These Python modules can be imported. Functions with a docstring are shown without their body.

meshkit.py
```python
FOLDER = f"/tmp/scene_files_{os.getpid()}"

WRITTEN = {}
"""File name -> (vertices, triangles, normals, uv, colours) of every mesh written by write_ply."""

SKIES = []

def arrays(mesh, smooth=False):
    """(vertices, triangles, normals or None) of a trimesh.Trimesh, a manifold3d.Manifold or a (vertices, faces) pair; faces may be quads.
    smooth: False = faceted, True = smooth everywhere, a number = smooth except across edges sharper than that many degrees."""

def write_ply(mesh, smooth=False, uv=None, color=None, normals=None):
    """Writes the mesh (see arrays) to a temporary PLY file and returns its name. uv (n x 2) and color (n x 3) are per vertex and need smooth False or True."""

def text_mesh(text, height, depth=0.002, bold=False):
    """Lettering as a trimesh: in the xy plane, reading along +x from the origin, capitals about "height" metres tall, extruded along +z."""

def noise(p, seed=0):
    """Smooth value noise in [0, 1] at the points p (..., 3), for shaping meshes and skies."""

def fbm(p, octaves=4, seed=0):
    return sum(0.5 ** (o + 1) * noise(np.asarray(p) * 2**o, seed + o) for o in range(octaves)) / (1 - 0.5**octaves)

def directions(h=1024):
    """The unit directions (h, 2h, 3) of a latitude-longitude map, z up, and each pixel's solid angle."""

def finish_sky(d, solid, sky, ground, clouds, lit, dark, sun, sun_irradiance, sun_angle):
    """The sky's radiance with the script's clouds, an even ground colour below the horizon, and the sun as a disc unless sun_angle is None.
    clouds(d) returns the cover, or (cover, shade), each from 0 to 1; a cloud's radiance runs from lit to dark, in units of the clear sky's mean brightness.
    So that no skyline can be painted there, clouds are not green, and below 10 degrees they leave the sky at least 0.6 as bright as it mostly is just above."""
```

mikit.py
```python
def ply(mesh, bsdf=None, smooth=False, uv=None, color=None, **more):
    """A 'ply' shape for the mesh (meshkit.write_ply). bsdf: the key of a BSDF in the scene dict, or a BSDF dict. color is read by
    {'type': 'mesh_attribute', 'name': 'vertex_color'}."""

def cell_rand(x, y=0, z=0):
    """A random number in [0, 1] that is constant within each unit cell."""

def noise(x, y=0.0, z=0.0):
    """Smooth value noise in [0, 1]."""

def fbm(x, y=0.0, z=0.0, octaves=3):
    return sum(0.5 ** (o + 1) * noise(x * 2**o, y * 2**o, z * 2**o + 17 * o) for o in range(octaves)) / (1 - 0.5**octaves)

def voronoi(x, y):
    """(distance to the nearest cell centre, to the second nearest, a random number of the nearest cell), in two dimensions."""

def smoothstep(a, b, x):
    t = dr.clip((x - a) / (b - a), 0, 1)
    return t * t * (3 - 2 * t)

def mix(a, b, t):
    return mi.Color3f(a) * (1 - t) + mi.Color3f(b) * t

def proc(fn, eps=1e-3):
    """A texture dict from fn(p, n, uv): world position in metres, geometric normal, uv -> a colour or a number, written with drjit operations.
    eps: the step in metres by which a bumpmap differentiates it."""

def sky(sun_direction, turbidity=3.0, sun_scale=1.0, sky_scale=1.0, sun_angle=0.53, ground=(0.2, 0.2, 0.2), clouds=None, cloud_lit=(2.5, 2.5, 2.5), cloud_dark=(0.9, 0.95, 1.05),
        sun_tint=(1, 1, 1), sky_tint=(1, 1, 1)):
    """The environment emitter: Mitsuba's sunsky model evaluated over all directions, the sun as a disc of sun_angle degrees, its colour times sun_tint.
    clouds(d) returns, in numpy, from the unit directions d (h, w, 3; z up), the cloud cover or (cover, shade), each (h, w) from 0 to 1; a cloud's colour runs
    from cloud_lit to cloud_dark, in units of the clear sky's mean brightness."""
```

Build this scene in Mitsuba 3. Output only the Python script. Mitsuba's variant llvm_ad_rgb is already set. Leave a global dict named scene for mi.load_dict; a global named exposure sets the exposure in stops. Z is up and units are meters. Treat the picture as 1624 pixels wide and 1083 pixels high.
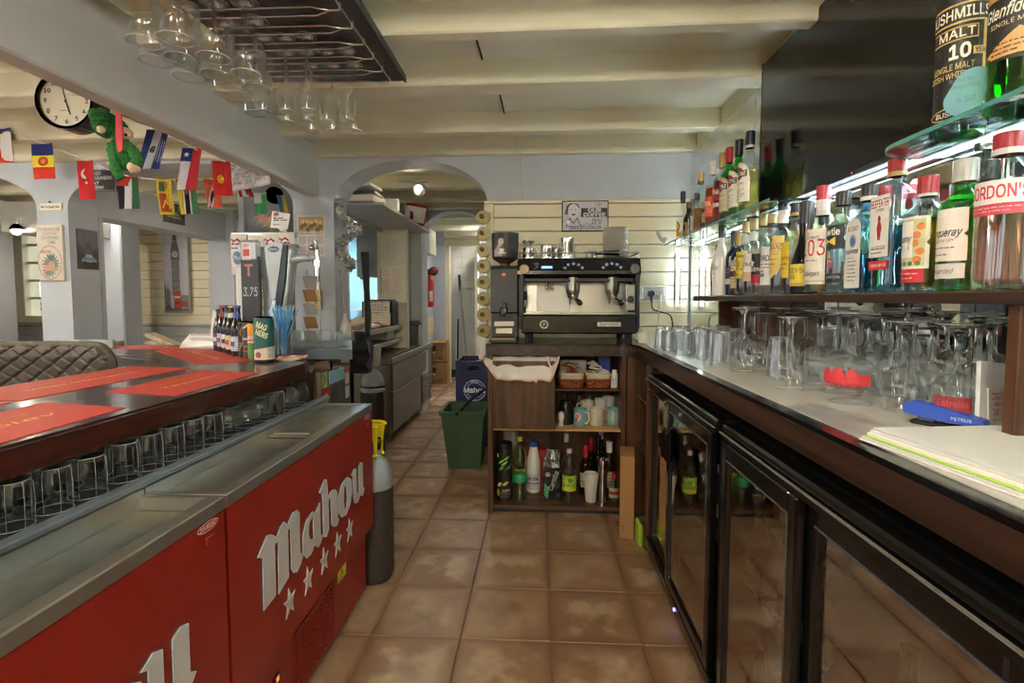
import math, random
import numpy as np, trimesh, mitsuba as mi, drjit as dr, mikit, meshkit
import shapely.geometry as sg, shapely.affinity as sa
from shapely.ops import unary_union
T = mi.ScalarTransform4f
PI = math.pi
scene, labels = {}, {}
# ---------------------------------------------------------------- camera, daylight, room lamps, exposure
exposure = 2.85
_yaw, _pitch, _eye = 0.0530, -0.057, [0.0, 0.0, 1.256]
_fw = [-math.sin(_yaw)*math.cos(_pitch), math.cos(_yaw)*math.cos(_pitch), math.sin(_pitch)]
scene['camera'] = dict(type='perspective', fov=2*math.degrees(math.atan(812/803)), fov_axis='x', near_clip=0.02, far_clip=100.0,
    principal_point_offset_x=0.0, principal_point_offset_y=(541.5-520)/1083,
    to_world=T().look_at(origin=_eye, target=[a+b for a, b in zip(_eye, _fw)], up=[0, 0, 1]))
scene['daylight'] = mikit.sky([-0.6, 0.5, 0.6], turbidity=4.0, sun_scale=0.0, sky_scale=2.0, clouds=lambda d: np.full(d.shape[:2], .95), cloud_lit=(2.6, 2.6, 2.65))
LAMP = dict(globe=18.0, spot=60.0, track=55.0, strip=13.0, tube=11.0, ceiling=8.0)
WARM, NEUTRAL, COOL = (1.0, .82, .60), (1.0, .94, .85), (.76, .90, 1.0)

# ---------------------------------------------------------------- helpers
def C(h):
    v = [int(h[i:i+2], 16)/255 for i in (0, 2, 4)]
    return [x/12.92 if x < .04045 else ((x+.055)/1.055)**2.4 for x in v]
used = set()
def numbered(k):
    if k in used:
        n = 1
        while f'{k}_{n:03d}' in used: n += 1
        k = f'{k}_{n:03d}'
    used.add(k)
    return k
def note(k, label=None, cat=None, group=None, kind=None):
    d = {a: b for a, b in (('label', label), ('category', cat), ('group', group), ('kind', kind)) if b}
    if d: labels.setdefault(k, {}).update(d)
def thing(name, label, cat, group=None):
    k = numbered(name); note(k, label, cat, group); return k
def put(parent, name, mesh, mat, smooth=False, label=None, color=None, kind=None, **more):
    k = numbered(parent+'__'+name if parent else name)
    scene[k] = mikit.ply(mesh, mat, smooth=smooth, color=color, **more)
    note(k, label, kind=kind)
    return k
def one(name, mesh, mat, label, cat, group=None, smooth=False, **more):
    k = put(None, name, mesh, mat, smooth, **more); note(k, label, cat, group); return k
def struct(name, mesh, mat, smooth=False, label=None, **more):
    k = put(None, name, mesh, mat, smooth, **more); note(k, label, kind='structure'); return k
def proto(*parts):        # (name, mesh, material, smooth[, label]); the ply dicts are shared by all copies
    return [(p[0], mikit.ply(p[1], p[2], smooth=p[3]), p[4] if len(p) > 4 else None) for p in parts]
def copy(name, pr, label, cat, to, group=None):
    k = thing(name, label, cat, group)
    for n, d, l in pr:
        kk = numbered(k+'__'+n); scene[kk] = {**d, 'to_world': to}; note(kk, l, kind='stuff' if n == 'facet_lines' else None)
    return k
def at(x, y, z=0, rz=0, s=1): return T().translate([x, y, z]).rotate([0, 0, 1], rz).scale(s)

def cat(*ms):
    ms = [m for x in ms for m in (x if isinstance(x, (list, tuple)) else [x])]
    return trimesh.util.concatenate(ms)
def box(x0, y0, z0, x1, y1, z1, b=0):
    x0, x1 = sorted((x0, x1)); y0, y1 = sorted((y0, y1)); z0, z1 = sorted((z0, z1))
    if not b:
        m = trimesh.creation.box(extents=[x1-x0, y1-y0, z1-z0]); m.apply_translation([(x0+x1)/2, (y0+y1)/2, (z0+z1)/2]); return m
    b = min(b, (x1-x0)*.45, (y1-y0)*.45, (z1-z0)*.45)
    p = []
    for sx in (0, 1):
        for sy in (0, 1):
            for sz in (0, 1):
                c = np.array([(x0, x1)[sx], (y0, y1)[sy], (z0, z1)[sz]], float); s = np.array([1-2*sx, 1-2*sy, 1-2*sz])*b
                p += [c+s*[0, 1, 1], c+s*[1, 0, 1], c+s*[1, 1, 0]]
    return trimesh.convex.convex_hull(np.array(p))
def lathe(prof, n=24, at=(0, 0, 0), k=None):
    prof = [(max(r, 0), z) for r, z in prof]
    a = np.arange(n)*2*PI/n; f = np.ones(n) if k is None else np.array([k(t) for t in a])
    v, f3, rings = [], [], []
    for r, z in prof:
        if r < 1e-7: rings.append([len(v)]); v.append((0, 0, z))
        else:
            rings.append(list(range(len(v), len(v)+n))); v += [(r*g*math.cos(t), r*g*math.sin(t), z) for t, g in zip(a, f)]
    for A, B in zip(rings, rings[1:]):
        for j in range(n):
            i = (j+1) % n
            if len(A) == 1 and len(B) == 1: continue
            if len(A) == 1: f3.append((A[0], B[i], B[j]))
            elif len(B) == 1: f3.append((A[j], A[i], B[0]))
            else: f3 += [(A[j], A[i], B[i]), (A[j], B[i], B[j])]
    m = trimesh.Trimesh(np.array(v)+np.array(at), f3, process=False)
    return m
def shell(prof, t, n=24, at=(0, 0, 0), k=None):   # an open vessel's outer profile given a wall of thickness t
    p = np.array(prof, float); g = np.gradient(p, axis=0); g /= np.linalg.norm(g, axis=1, keepdims=True)+1e-12
    q = p-np.stack([g[:, 1], -g[:, 0]], 1)*t; q[:, 0] = np.maximum(q[:, 0], 0)
    q[p[:, 0] < 1e-7, 0] = 0
    return lathe([tuple(a) for a in p][::1]+[tuple(a) for a in q[::-1]]+([tuple(p[0])] if p[0, 0] > 1e-7 else []), n, at, k)
def facet_lines(prof, n, w=.0006):   # thin bright threads that stand in for highlights along the glass walls
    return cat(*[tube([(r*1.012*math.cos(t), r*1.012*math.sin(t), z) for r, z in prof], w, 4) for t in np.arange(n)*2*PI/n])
def cyl(p0, p1, r, n=14, r2=None):
    p0, p1 = np.array(p0, float), np.array(p1, float); L = np.linalg.norm(p1-p0)
    m = lathe([(0, 0), (r, 0), (r if r2 is None else r2, L), (0, L)], n)
    m.apply_transform(trimesh.geometry.align_vectors([0, 0, 1], (p1-p0)/L)); m.apply_translation(p0); return m
def ball(c, r, n=12, s=(1, 1, 1)):
    m = lathe([(r*math.sin(t), -r*math.cos(t)) for t in np.linspace(0, PI, n//2+2)], n); m.vertices *= s; m.apply_translation(c); return m
def tube(pts, r, n=8, closed=False):
    p = np.array(pts, float); N = len(p)
    t = (np.roll(p, -1, 0)-np.roll(p, 1, 0)) if closed else np.gradient(p, axis=0)
    t /= np.linalg.norm(t, axis=1, keepdims=True)+1e-12
    a = np.cross(t[0], [0, 0, 1] if abs(t[0][2]) < .9 else [1, 0, 0]); a /= np.linalg.norm(a)
    R = np.broadcast_to(r, (N,)); v = []
    for i in range(N):
        a = a-t[i]*a.dot(t[i]); a /= np.linalg.norm(a); b = np.cross(t[i], a)
        v += [p[i]+R[i]*(math.cos(q)*a+math.sin(q)*b) for q in np.arange(n)*2*PI/n]
    f = []
    for i in range(N if closed else N-1):
        for j in range(n):
            A, B = i*n+j, i*n+(j+1) % n; D, E = ((i+1) % N)*n+j, ((i+1) % N)*n+(j+1) % n
            f += [(A, B, E), (A, E, D)]
    if not closed:
        v += [p[0], p[-1]]
        for j in range(n): f += [(N*n, (j+1) % n, j), (N*n+1, (N-1)*n+j, (N-1)*n+(j+1) % n)]
    return trimesh.Trimesh(np.array(v), f, process=False)
def bend(pts, m=6):          # a smooth curve through the points
    p = np.array(pts, float); q = np.vstack([2*p[0]-p[1], p, 2*p[-1]-p[-2]]); out = []
    for i in range(1, len(q)-2):
        for t in np.arange(m)/m:
            out.append(.5*(2*q[i]+(q[i+1]-q[i-1])*t+(2*q[i-1]-5*q[i]+4*q[i+1]-q[i+2])*t*t+(3*q[i]-q[i-1]-3*q[i+1]+q[i+2])*t**3))
    return np.array(out+[p[-1]])
def ext(poly, d0, d1, plane='xz'):   # a polygon of the plane, pushed from d0 to d1 along the third axis
    if isinstance(poly, (list, tuple)): poly = sg.Polygon(poly)
    m = cat([trimesh.creation.extrude_polygon(g, abs(d1-d0), engine='earcut') for g in getattr(poly, 'geoms', [poly])])
    v = m.vertices.copy(); v[:, 2] += min(d0, d1)
    if plane == 'xz': m = trimesh.Trimesh(v[:, [0, 2, 1]], m.faces[:, ::-1], process=False)
    elif plane == 'yz': m = trimesh.Trimesh(v[:, [2, 0, 1]], m.faces, process=False)
    else: m = trimesh.Trimesh(v, m.faces, process=False)
    return m
def tf(m, rz=0, rx=0, ry=0, at=(0, 0, 0), s=1):
    m = m.copy(); M = trimesh.transformations.euler_matrix(math.radians(rx), math.radians(ry), math.radians(rz)); M[:3, :3] *= s; M[:3, 3] = at
    m.apply_transform(M); return m
def dense(m, e):
    v, f = trimesh.remesh.subdivide_to_size(m.vertices, m.faces, e); return trimesh.Trimesh(v, f, process=False)
def hull(*ms): return trimesh.convex.convex_hull(np.vstack([m.vertices for m in ms]))

# flat print: shapes laid one over another, each a hair above the last, in one mesh with a colour per vertex
_glyph = {}
def words(s, h, x=0, y=0, a='l', bold=0, w=None, slant=0, rot=0):
    if (s, bold) not in _glyph:
        import glob
        from PIL import Image, ImageDraw, ImageFont
        f = ImageFont.truetype(glob.glob('/opt/blender-*/*/datafiles/fonts/Inter.woff2')[0], 48)
        x0, y0, x1, y1 = f.getbbox(s, anchor='ls', stroke_width=bold)
        im = Image.new('L', (x1-x0+8, y1-y0+8)); ImageDraw.Draw(im).text((4-x0, 4-y0), s, 255, f, anchor='ls', stroke_width=bold)
        on = np.pad(np.asarray(im) > 127, ((0, 0), (1, 1))).astype(np.int8); d = np.diff(on, axis=1)
        rw, st = np.nonzero(d == 1); en = np.nonzero(d == -1)[1]
        g = unary_union([sg.box(p, -q-1, r, -q) for p, q, r in zip(st, rw, en)]).buffer(.6).buffer(-.6).simplify(.75)
        _glyph[s, bold] = sa.affine_transform(g, [1/35., 0, 0, 1/35., -4/35., (4-y0)/35.])
    g = _glyph[s, bold]; b = g.bounds; k = h if w is None else w/(b[2]-b[0])
    g = sa.affine_transform(g, [k, slant*h, 0, h, 0, 0]); b = g.bounds
    g = sa.translate(g, x-b[0]-(b[2]-b[0])*{'l': 0, 'c': .5, 'r': 1}[a], y)
    return sa.rotate(g, rot, origin=(x, y)) if rot else g
def star(x, y, r, n=5, q=.42, rot=90):
    return sg.Polygon([(x+(r if i % 2 == 0 else r*q)*math.cos(math.radians(rot+180*i/n)), y+(r if i % 2 == 0 else r*q)*math.sin(math.radians(rot+180*i/n))) for i in range(2*n)])
def disc(x, y, r, ry=None, n=10): return sa.scale(sg.Point(x, y).buffer(r, n), 1, (ry or r)/r)
def rect(x0, y0, x1, y1): return sg.box(min(x0, x1), min(y0, y1), max(x0, x1), max(y0, y1))
def line(pts, w): return sg.LineString(pts).buffer(w/2, 2)
def scribble(x0, y0, x1, y1, h, seed, fill=.9):   # a row of fine print too small to read
    rng = random.Random(seed); g = []; x = x0
    while x < x1-h:
        L = h*rng.uniform(1.2, 4)
        g.append(sg.box(x, y0, min(x+L, x1), y0+h*rng.uniform(.6, 1))); x += L+h*.7
    return unary_union(g) if g else sg.box(x0, y0, x1, y0+h)
def lines(x0, y0, x1, y1, n, h, seed=1):
    return unary_union([scribble(x0, y0+(y1-y0)*i/max(n-1, 1), x1 if i % 3 else x0+(x1-x0)*.8, 0, h, seed+i) for i in range(n)])
def printed(layers, f, eps=.0002, strip=None, clip=None, both=False):
    V, F, K, n = [], [], [], 0
    for i, (g, col) in enumerate(layers):
        if clip is not None: g = g.intersection(clip)
        if strip and not g.is_empty:
            b = g.bounds; xs = np.arange(b[0], b[2]+strip, strip)
            g = sg.MultiPolygon([q for p in (g.intersection(sg.box(u, b[1]-1, u+strip, b[3]+1)) for u in xs) for q in getattr(p, 'geoms', [p]) if q.geom_type == 'Polygon' and q.area > 1e-10])
        col = C(col) if isinstance(col, str) else col
        for p in getattr(g, 'geoms', [g]):
            if p.geom_type != 'Polygon' or p.is_empty or p.area < 1e-11: continue
            v, fc = trimesh.creation.triangulate_polygon(p, engine='earcut')
            if not len(fc): continue
            v, fc = np.asarray(v), np.asarray(fc); e = v[fc]
            area = (e[:, 1, 0]-e[:, 0, 0])*(e[:, 2, 1]-e[:, 0, 1])-(e[:, 1, 1]-e[:, 0, 1])*(e[:, 2, 0]-e[:, 0, 0])
            fc = np.where((area < 0)[:, None], fc[:, ::-1], fc)
            for sgn in ((1, -1) if both else (1,)):
                V.append(f(v[:, 0], v[:, 1], np.full(len(v), sgn*eps*(i+1)))); F.append((fc if sgn > 0 else fc[:, ::-1])+n); K.append(np.tile(col, (len(v), 1))); n += len(v)
    return trimesh.Trimesh(np.vstack(V), np.vstack(F), process=False), np.vstack(K)
def on_plane(o, n, w=0, up=(0, 0, 1), v0=0):   # print of width w, centred over the point o, seen from where n points
    n = np.array(n, float)/np.linalg.norm(n); up = np.array(up, float); r = np.cross(up, n); r /= np.linalg.norm(r); up = np.cross(n, r); o = np.array(o, float)
    return lambda u, v, d: o+np.outer(u-w/2, r)+np.outer(v-v0, up)+np.outer(d, n)
def on_round(c, R, w, face=180):
    c = np.array(c, float); p0 = math.radians(face)
    def f(u, v, d):
        a = p0+(u-w/2)/R; return c+np.stack([(R+d)*np.cos(a), (R+d)*np.sin(a), v], 1)
    return f
def sheet(parent, name, layers, f, mat='print', smooth=False, strip=None, clip=None, both=False, eps=.0002, label=None, **more):
    m, k = printed(layers, f, eps, strip, clip, both); return put(parent, name, m, mat, smooth, label, color=k, **more)
# ---------------------------------------------------------------- materials
def mat(k, **d): scene[k] = d
def pr(base, rough=.5, metal=0., spec=.5, **m):
    return dict(type='principled', base_color=dict(type='rgb', value=C(base)) if isinstance(base, str) else base, roughness=rough, metallic=metal, specular=spec, **m)
def two(d): return dict(type='twosided', bsdf=d)
def bump(d, fn, scale, eps=1e-3): return dict(type='bumpmap', arbitrary=mikit.proc(fn, eps), scale=scale, bsdf=d)
n3, fb, mixc, sst = mikit.noise, mikit.fbm, mikit.mix, mikit.smoothstep
def rough_plaster(p, n, uv): return fb(p.x*9, p.y*9, p.z*9, 4)+.25*n3(p.x*60, p.y*60, p.z*60)
def brushy(p, n, uv): return fb(p.x*7, p.y*26, p.z*26, 3)
def plaster_tone(a, b):
    def fn(p, n, uv): return mixc(C(a), C(b), fb(p.x*2.2, p.y*2.2, p.z*2.2, 4))
    return mikit.proc(fn)
mat('plaster', **bump(pr(plaster_tone('a9b0b9', 'bec4cb'), .55, spec=.35), rough_plaster, .012, 2e-3))
mat('plaster_blue', **bump(pr(plaster_tone('a6b4c4', 'bcc6d2'), .5, spec=.35), rough_plaster, .012, 2e-3))
mat('beam_grey', **bump(pr(plaster_tone('b4b6b2', 'c6c7c3'), .55, spec=.35), rough_plaster, .008, 2e-3))
mat('cream', **bump(pr(plaster_tone('cfc9ac', 'dcd7bd'), .5, spec=.35), brushy, .006, 2e-3))
mat('cream_board', **pr(plaster_tone('d6ccab', 'e0d8ba'), .42, spec=.4))
mat('ceiling_paint', **pr(plaster_tone('cbcab2', 'd9d8c2'), .7))
mat('white_paint', **pr('dcdcd6', .45)); mat('grey_paint', **pr('9a9890', .5)); mat('grey_panel', **pr('a9a9a4', .45))
def tile_tone(p, n, uv):
    i, j = dr.floor((p.x+.622)/.335), dr.floor((p.y+.215)/.335); fx, fy = (p.x+.622)/.335-i, (p.y+.215)/.335-j
    d = dr.maximum(dr.abs(fx-.5), dr.abs(fy-.5))+.10*(fb(p.x*7, p.y*7, 3.)-.5)
    r = mikit.cell_rand(i, j, 5); k = fb(p.x*11+i*7, p.y*11+j*3, 0., 4)
    c = mixc(C('84634a'), C('98795d'), r); c = mixc(c, C('b0987d'), (1-sst(.22, .47, d))*sst(.35, .7, k)*(.35+.65*mikit.cell_rand(i, j, 9)))
    c = mixc(c, C('6f4b34'), sst(.40, .5, d)*.55)
    return mixc(c, C('6b4a35'), sst(.55, .8, fb(p.x*5, p.y*5+9, 1., 3))*.35)
mat('floor_tile', **bump(pr(mikit.proc(tile_tone), .36, spec=.45), lambda p, n, uv: fb(p.x*14, p.y*14, 0., 3), .004, 2e-3))
mat('grout', **pr('6f6253', .9, spec=.1))
def grain(ax, a, b, k=1.0):
    def fn(p, n, uv):
        u, v, w = dict(x=(p.x, p.y, p.z), y=(p.y, p.x, p.z), z=(p.z, p.x, p.y))[ax]
        g = fb(u*2.2*k, v*34*k, w*34*k, 4); return mixc(C(a), C(b), sst(.28, .72, g))
    return mikit.proc(fn)
mat('wood_y', **pr(grain('y', '21140d', '38231a'), .3, spec=.5)); mat('wood_z', **pr(grain('z', '36200f', '553420'), .38)); mat('wood_x', **pr(grain('x', '3a2415', '5a3a24'), .35))
mat('bar_wood', **pr(grain('y', '1d0c08', '37160f'), .16, spec=.6, clearcoat=.6, clearcoat_gloss=.9))
mat('pale_wood', **pr(grain('x', 'a77f52', 'c29a68'), .5)); mat('raw_wood', **pr(grain('y', '8a7a63', 'a8967b'), .6))
def steel_tone(p, n, uv): return mixc(C('8f8d86'), C('b9b6ad'), fb(p.x*4, p.y*4, p.z*4, 4))
def scratch(p, n, uv): return fb(p.x*5, p.y*90, p.z*90, 3)
mat('steel', **pr(mikit.proc(steel_tone), .3, .85)); mat('steel_dull', **pr(mikit.proc(steel_tone), .42, .75)); mat('chrome', **pr('d6d6d4', .08, 1.)); mat('steel_blue', **pr('7e8a94', .35, .7))
def lid_tone(p, n, uv): return mixc(C('6c675d'), C('bdb5a2'), fb(p.x*6, p.y*6, 2., 4))
mat('steel_brown', **pr('766f60', .38, .85)); mat('lid_steel', **pr(mikit.proc(lid_tone), .24, .85))
mat('silver_paint', **pr('b3bcc0', .28, .4)); mat('aluminium_foil', **bump(two(pr('d6d8d6', .2, .9)), lambda p, n, uv: fb(p.x*45, p.y*45, p.z*45, 3), .02, 1e-3))
for k, c, r in [('red_paint', '741710', .32), ('black_gloss', '0c0c0d', .12), ('black', '131314', .45), ('black_rubber', '101010', .8), ('dark_grey', '2b2b2d', .5), ('slate', '33363c', .55), ('white', 'e4e2dc', .4), ('porcelain', 'e6e2d8', .2),
                ('paper', 'e2ded4', .8), ('ivory', 'd9d2bd', .4), ('red', 'a82a22', .4), ('maroon', '6d1c1c', .4), ('green_bin', '2c4a2a', .5), ('blue_crate', '1d2350', .4), ('blue', '2f4fae', .35), ('yellow', 'e0cf2a', .4), ('brown', '4a2f1e', .5),
                ('cardboard', '9b7449', .8), ('tape', 'b08a5a', .5), ('grey_cylinder', '8e979c', .4), ('dark_cylinder', '2d2522', .55), ('gold', 'a08a34', .3), ('cork', 'b98f5e', .6), ('terracotta', 'a04a2c', .6), ('pad_white', 'c6c9c7', .7), ('old_pipe', '4f4034', .6), ('wicker', '8d4a26', .7), ('linen', 'c8bda4', .9),
                ('plush_green', '2f6a35', 1.), ('plush_dark', '1f5c2c', 1.), ('skin_cloth', 'd8bd98', .9), ('ribbon_red', 'b8202a', .6), ('teal', '77a6a6', .35), ('light_blue', '7fadbd', .35), ('straw_blue', '4b9ad6', .35), ('bronze_foil', '8a6a2c', .35),
                ('cap_black', '17171a', .35), ('cap_red', 'a3202a', .35), ('cap_gold', 'a98b4c', .35), ('cap_white', 'd8d5cf', .4), ('cap_navy', '1b2238', .35), ('cap_tan', 'b99f72', .5), ('cap_silver', 'c0bdb6', .3), ('milk', 'e8e6df', .35), ('brown_glass', '1b0d08', .08), ('black_glass', '0a0b09', .06),
                ('navy_glass', '0f1730', .08), ('tin_black', '1a1716', .35), ('steel_dark', '4a4a4c', .35), ('green_cap', '2c8a52', .4), ('lime', '9bbf3a', .4), ('cream_tile', 'd3c68e', .3), ('kitchen_blue', 'a9cde0', .3), ('wall_white', 'e2e0d6', .35)]:
    mat(k, **pr(c, r))
mat('cloth_white', **two(pr('d9d6cf', .9))); mat('liner', **two(pr('d8d2ca', .5, spec=.4))); mat('liner_pink', **two(pr('d8b7a8', .6)))
mat('vinyl', **two(pr('443c33', .5))); mat('leaf', **two(pr('3f5a35', .6))); mat('tag_blue', **pr('62909f', .6)); mat('letter_white', **pr('c4c7c9', .4)); mat('stitch', **pr('2d2823', .7)); mat('apron', **two(pr('a9b5b0', .9)))
def marbled(p, n, uv): return mixc(C('b3b1aa'), C('7c7f80'), sst(.56, .78, fb(p.x*9, p.y*5, 0., 4))*.8)
mat('counter_sheet', **pr(mikit.proc(marbled), .3, spec=.5))
VC = dict(type='mesh_attribute', name='vertex_color')
mat('print', **two(pr(VC, .5))); mat('print_gloss', **two(pr(VC, .18, spec=.6))); mat('flag_cloth', **two(pr(VC, .9, spec=.2)))
mat('mirror', type='conductor', material='none', specular_reflectance=dict(type='rgb', value=[.80, .83, .82]))
mat('screen', **pr('050506', .07, spec=.55))
def thin(c, refl=1.0): return dict(type='thindielectric', int_ior=1.5, specular_transmittance=dict(type='rgb', value=c), specular_reflectance=dict(type='rgb', value=[refl]*3))
def solid(c, ior=1.5): return dict(type='dielectric', int_ior=ior, specular_transmittance=dict(type='rgb', value=c))
mat('glass', **thin([.93, .95, .95])); mat('clear_glass', **thin([.96, .97, .97], .8)); mat('bright_glass', **thin([.97, .98, .98], 1.0)); mat('glass_rim', **pr('c8ccd0', .12, .6)); mat('glass_solid', **solid([.97, .99, .985])); mat('shelf_glass', **solid([.82, .95, .90])); mat('shelf_edge', **pr('4f8f86', .15))  # the bright grey rim coat paints the glint along glass edges
mat('pane', **thin([.9, .92, .92])); mat('fridge_pane', type='thindielectric', int_ior=3.4, specular_transmittance=dict(type='rgb', value=[.62, .56, .48]))
mat('green_glass', **thin([.10, .62, .12])); mat('dark_green_glass', **thin([.05, .40, .07])); mat('blue_glass', **thin([.42, .72, .90])); mat('aqua_glass', **thin([.74, .88, .94])); mat('bottle_glass', **thin([.88, .92, .90])); mat('pet', **thin([.85, .9, .85]))
mat('liquid_clear', **solid([.95, .97, .97], 1.36)); mat('liquid_amber', **solid([.85, .42, .08], 1.36)); mat('liquid_dark', **solid([.32, .10, .03], 1.36)); mat('liquid_red', **solid([.80, .05, .03], 1.36))
mat('liquid_orange', **solid([.92, .28, .04], 1.36)); mat('liquid_pink', **thin([.95, .60, .52])); mat('liquid_yellow', **thin([.92, .90, .50])); mat('liquid_gold', **solid([.80, .58, .14], 1.36)); mat('liquid_blue', **solid([.55, .8, .95], 1.36)); mat('liquid_green', **solid([.25, .75, .2], 1.36))
def glow(c, k): return dict(type='area', radiance=dict(type='rgb', value=[v*k for v in c]))
# ---------------------------------------------------------------- the setting
ZC, ZB = 2.31, 2.20            # ceiling, underside of the beams
WY0, WY1 = 3.40, 3.64          # the arcade wall
# floor tiles: each its own piece on a grout bed
floor = struct('floor', ext(sg.Polygon([(-7.2, -3.3), (1.2, -3.3), (1.2, 9.6), (-2.98, 9.6), (-2.98, 5.8), (-7.2, 5.8)]), -.06, -.006, 'xy'), 'grout')
tile = mikit.ply(box(-.1655, -.1655, -.02, .1655, .1655, 0, .003), 'floor_tile')
for j in range(2, 28):
    for i in range(-4, 4):
        x, y = -.622+.335*(i+.5), -.215+.335*(j+.5)
        if x > .62 or (y > 3.3 and x > -.1): continue
        k = numbered('floor__tile'); scene[k] = {**tile, 'to_world': at(x, y, random.Random(i*99+j).uniform(-.0008, .0008))}
put('floor', 'tile_field', box(-7.2, -3.2, -.02, -1.97, 5.7, -.0005), 'floor_tile'); put('floor', 'tile_field', box(-2.9, 5.7, -.02, -1.97, 9.5, -.0005), 'floor_tile')
put('floor', 'tile_field', box(-1.97, -3.2, -.02, 1.2, .45, -.0005), 'floor_tile')
# ceiling and its cross beams
struct('ceiling', ext(sg.Polygon([(-7.2, -3.3), (1.1, -3.3), (1.1, 9.6), (-2.98, 9.6), (-2.98, 5.8), (-7.2, 5.8)]), ZC, ZC+.08, 'xy'), 'ceiling_paint')
for y0, y1, b in [(1.835, 1.90, .012), (2.27, 2.40, .012), (2.91, 2.975, .010), (3.345, 3.40, .004), (1.28, 1.35, 0), (.72, .80, 0), (.12, .2, 0), (-.5, -.42, 0), (-1.1, -1.02, 0), (-1.75, -1.67, 0), (-2.4, -2.3, 0)]:
    m = box(-7.1, y0, ZB, 1.0, y1, ZC+.01, .006); m.vertices[:, 1] += (m.vertices[:, 0]-.0)*-.012 if b == .012 else 0
    put('ceiling', 'beam', m, 'cream')
for y0, y1 in [(4.33, 4.43), (4.90, 4.99), (5.30, 5.40), (5.95, 6.05), (6.42, 6.5), (7.0, 7.1)]:
    put('ceiling', 'beam', box(-7.1 if y1 < 5.6 else -2.9, y0, ZB, 1.0, y1, ZC+.01, .006), 'cream')
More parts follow.
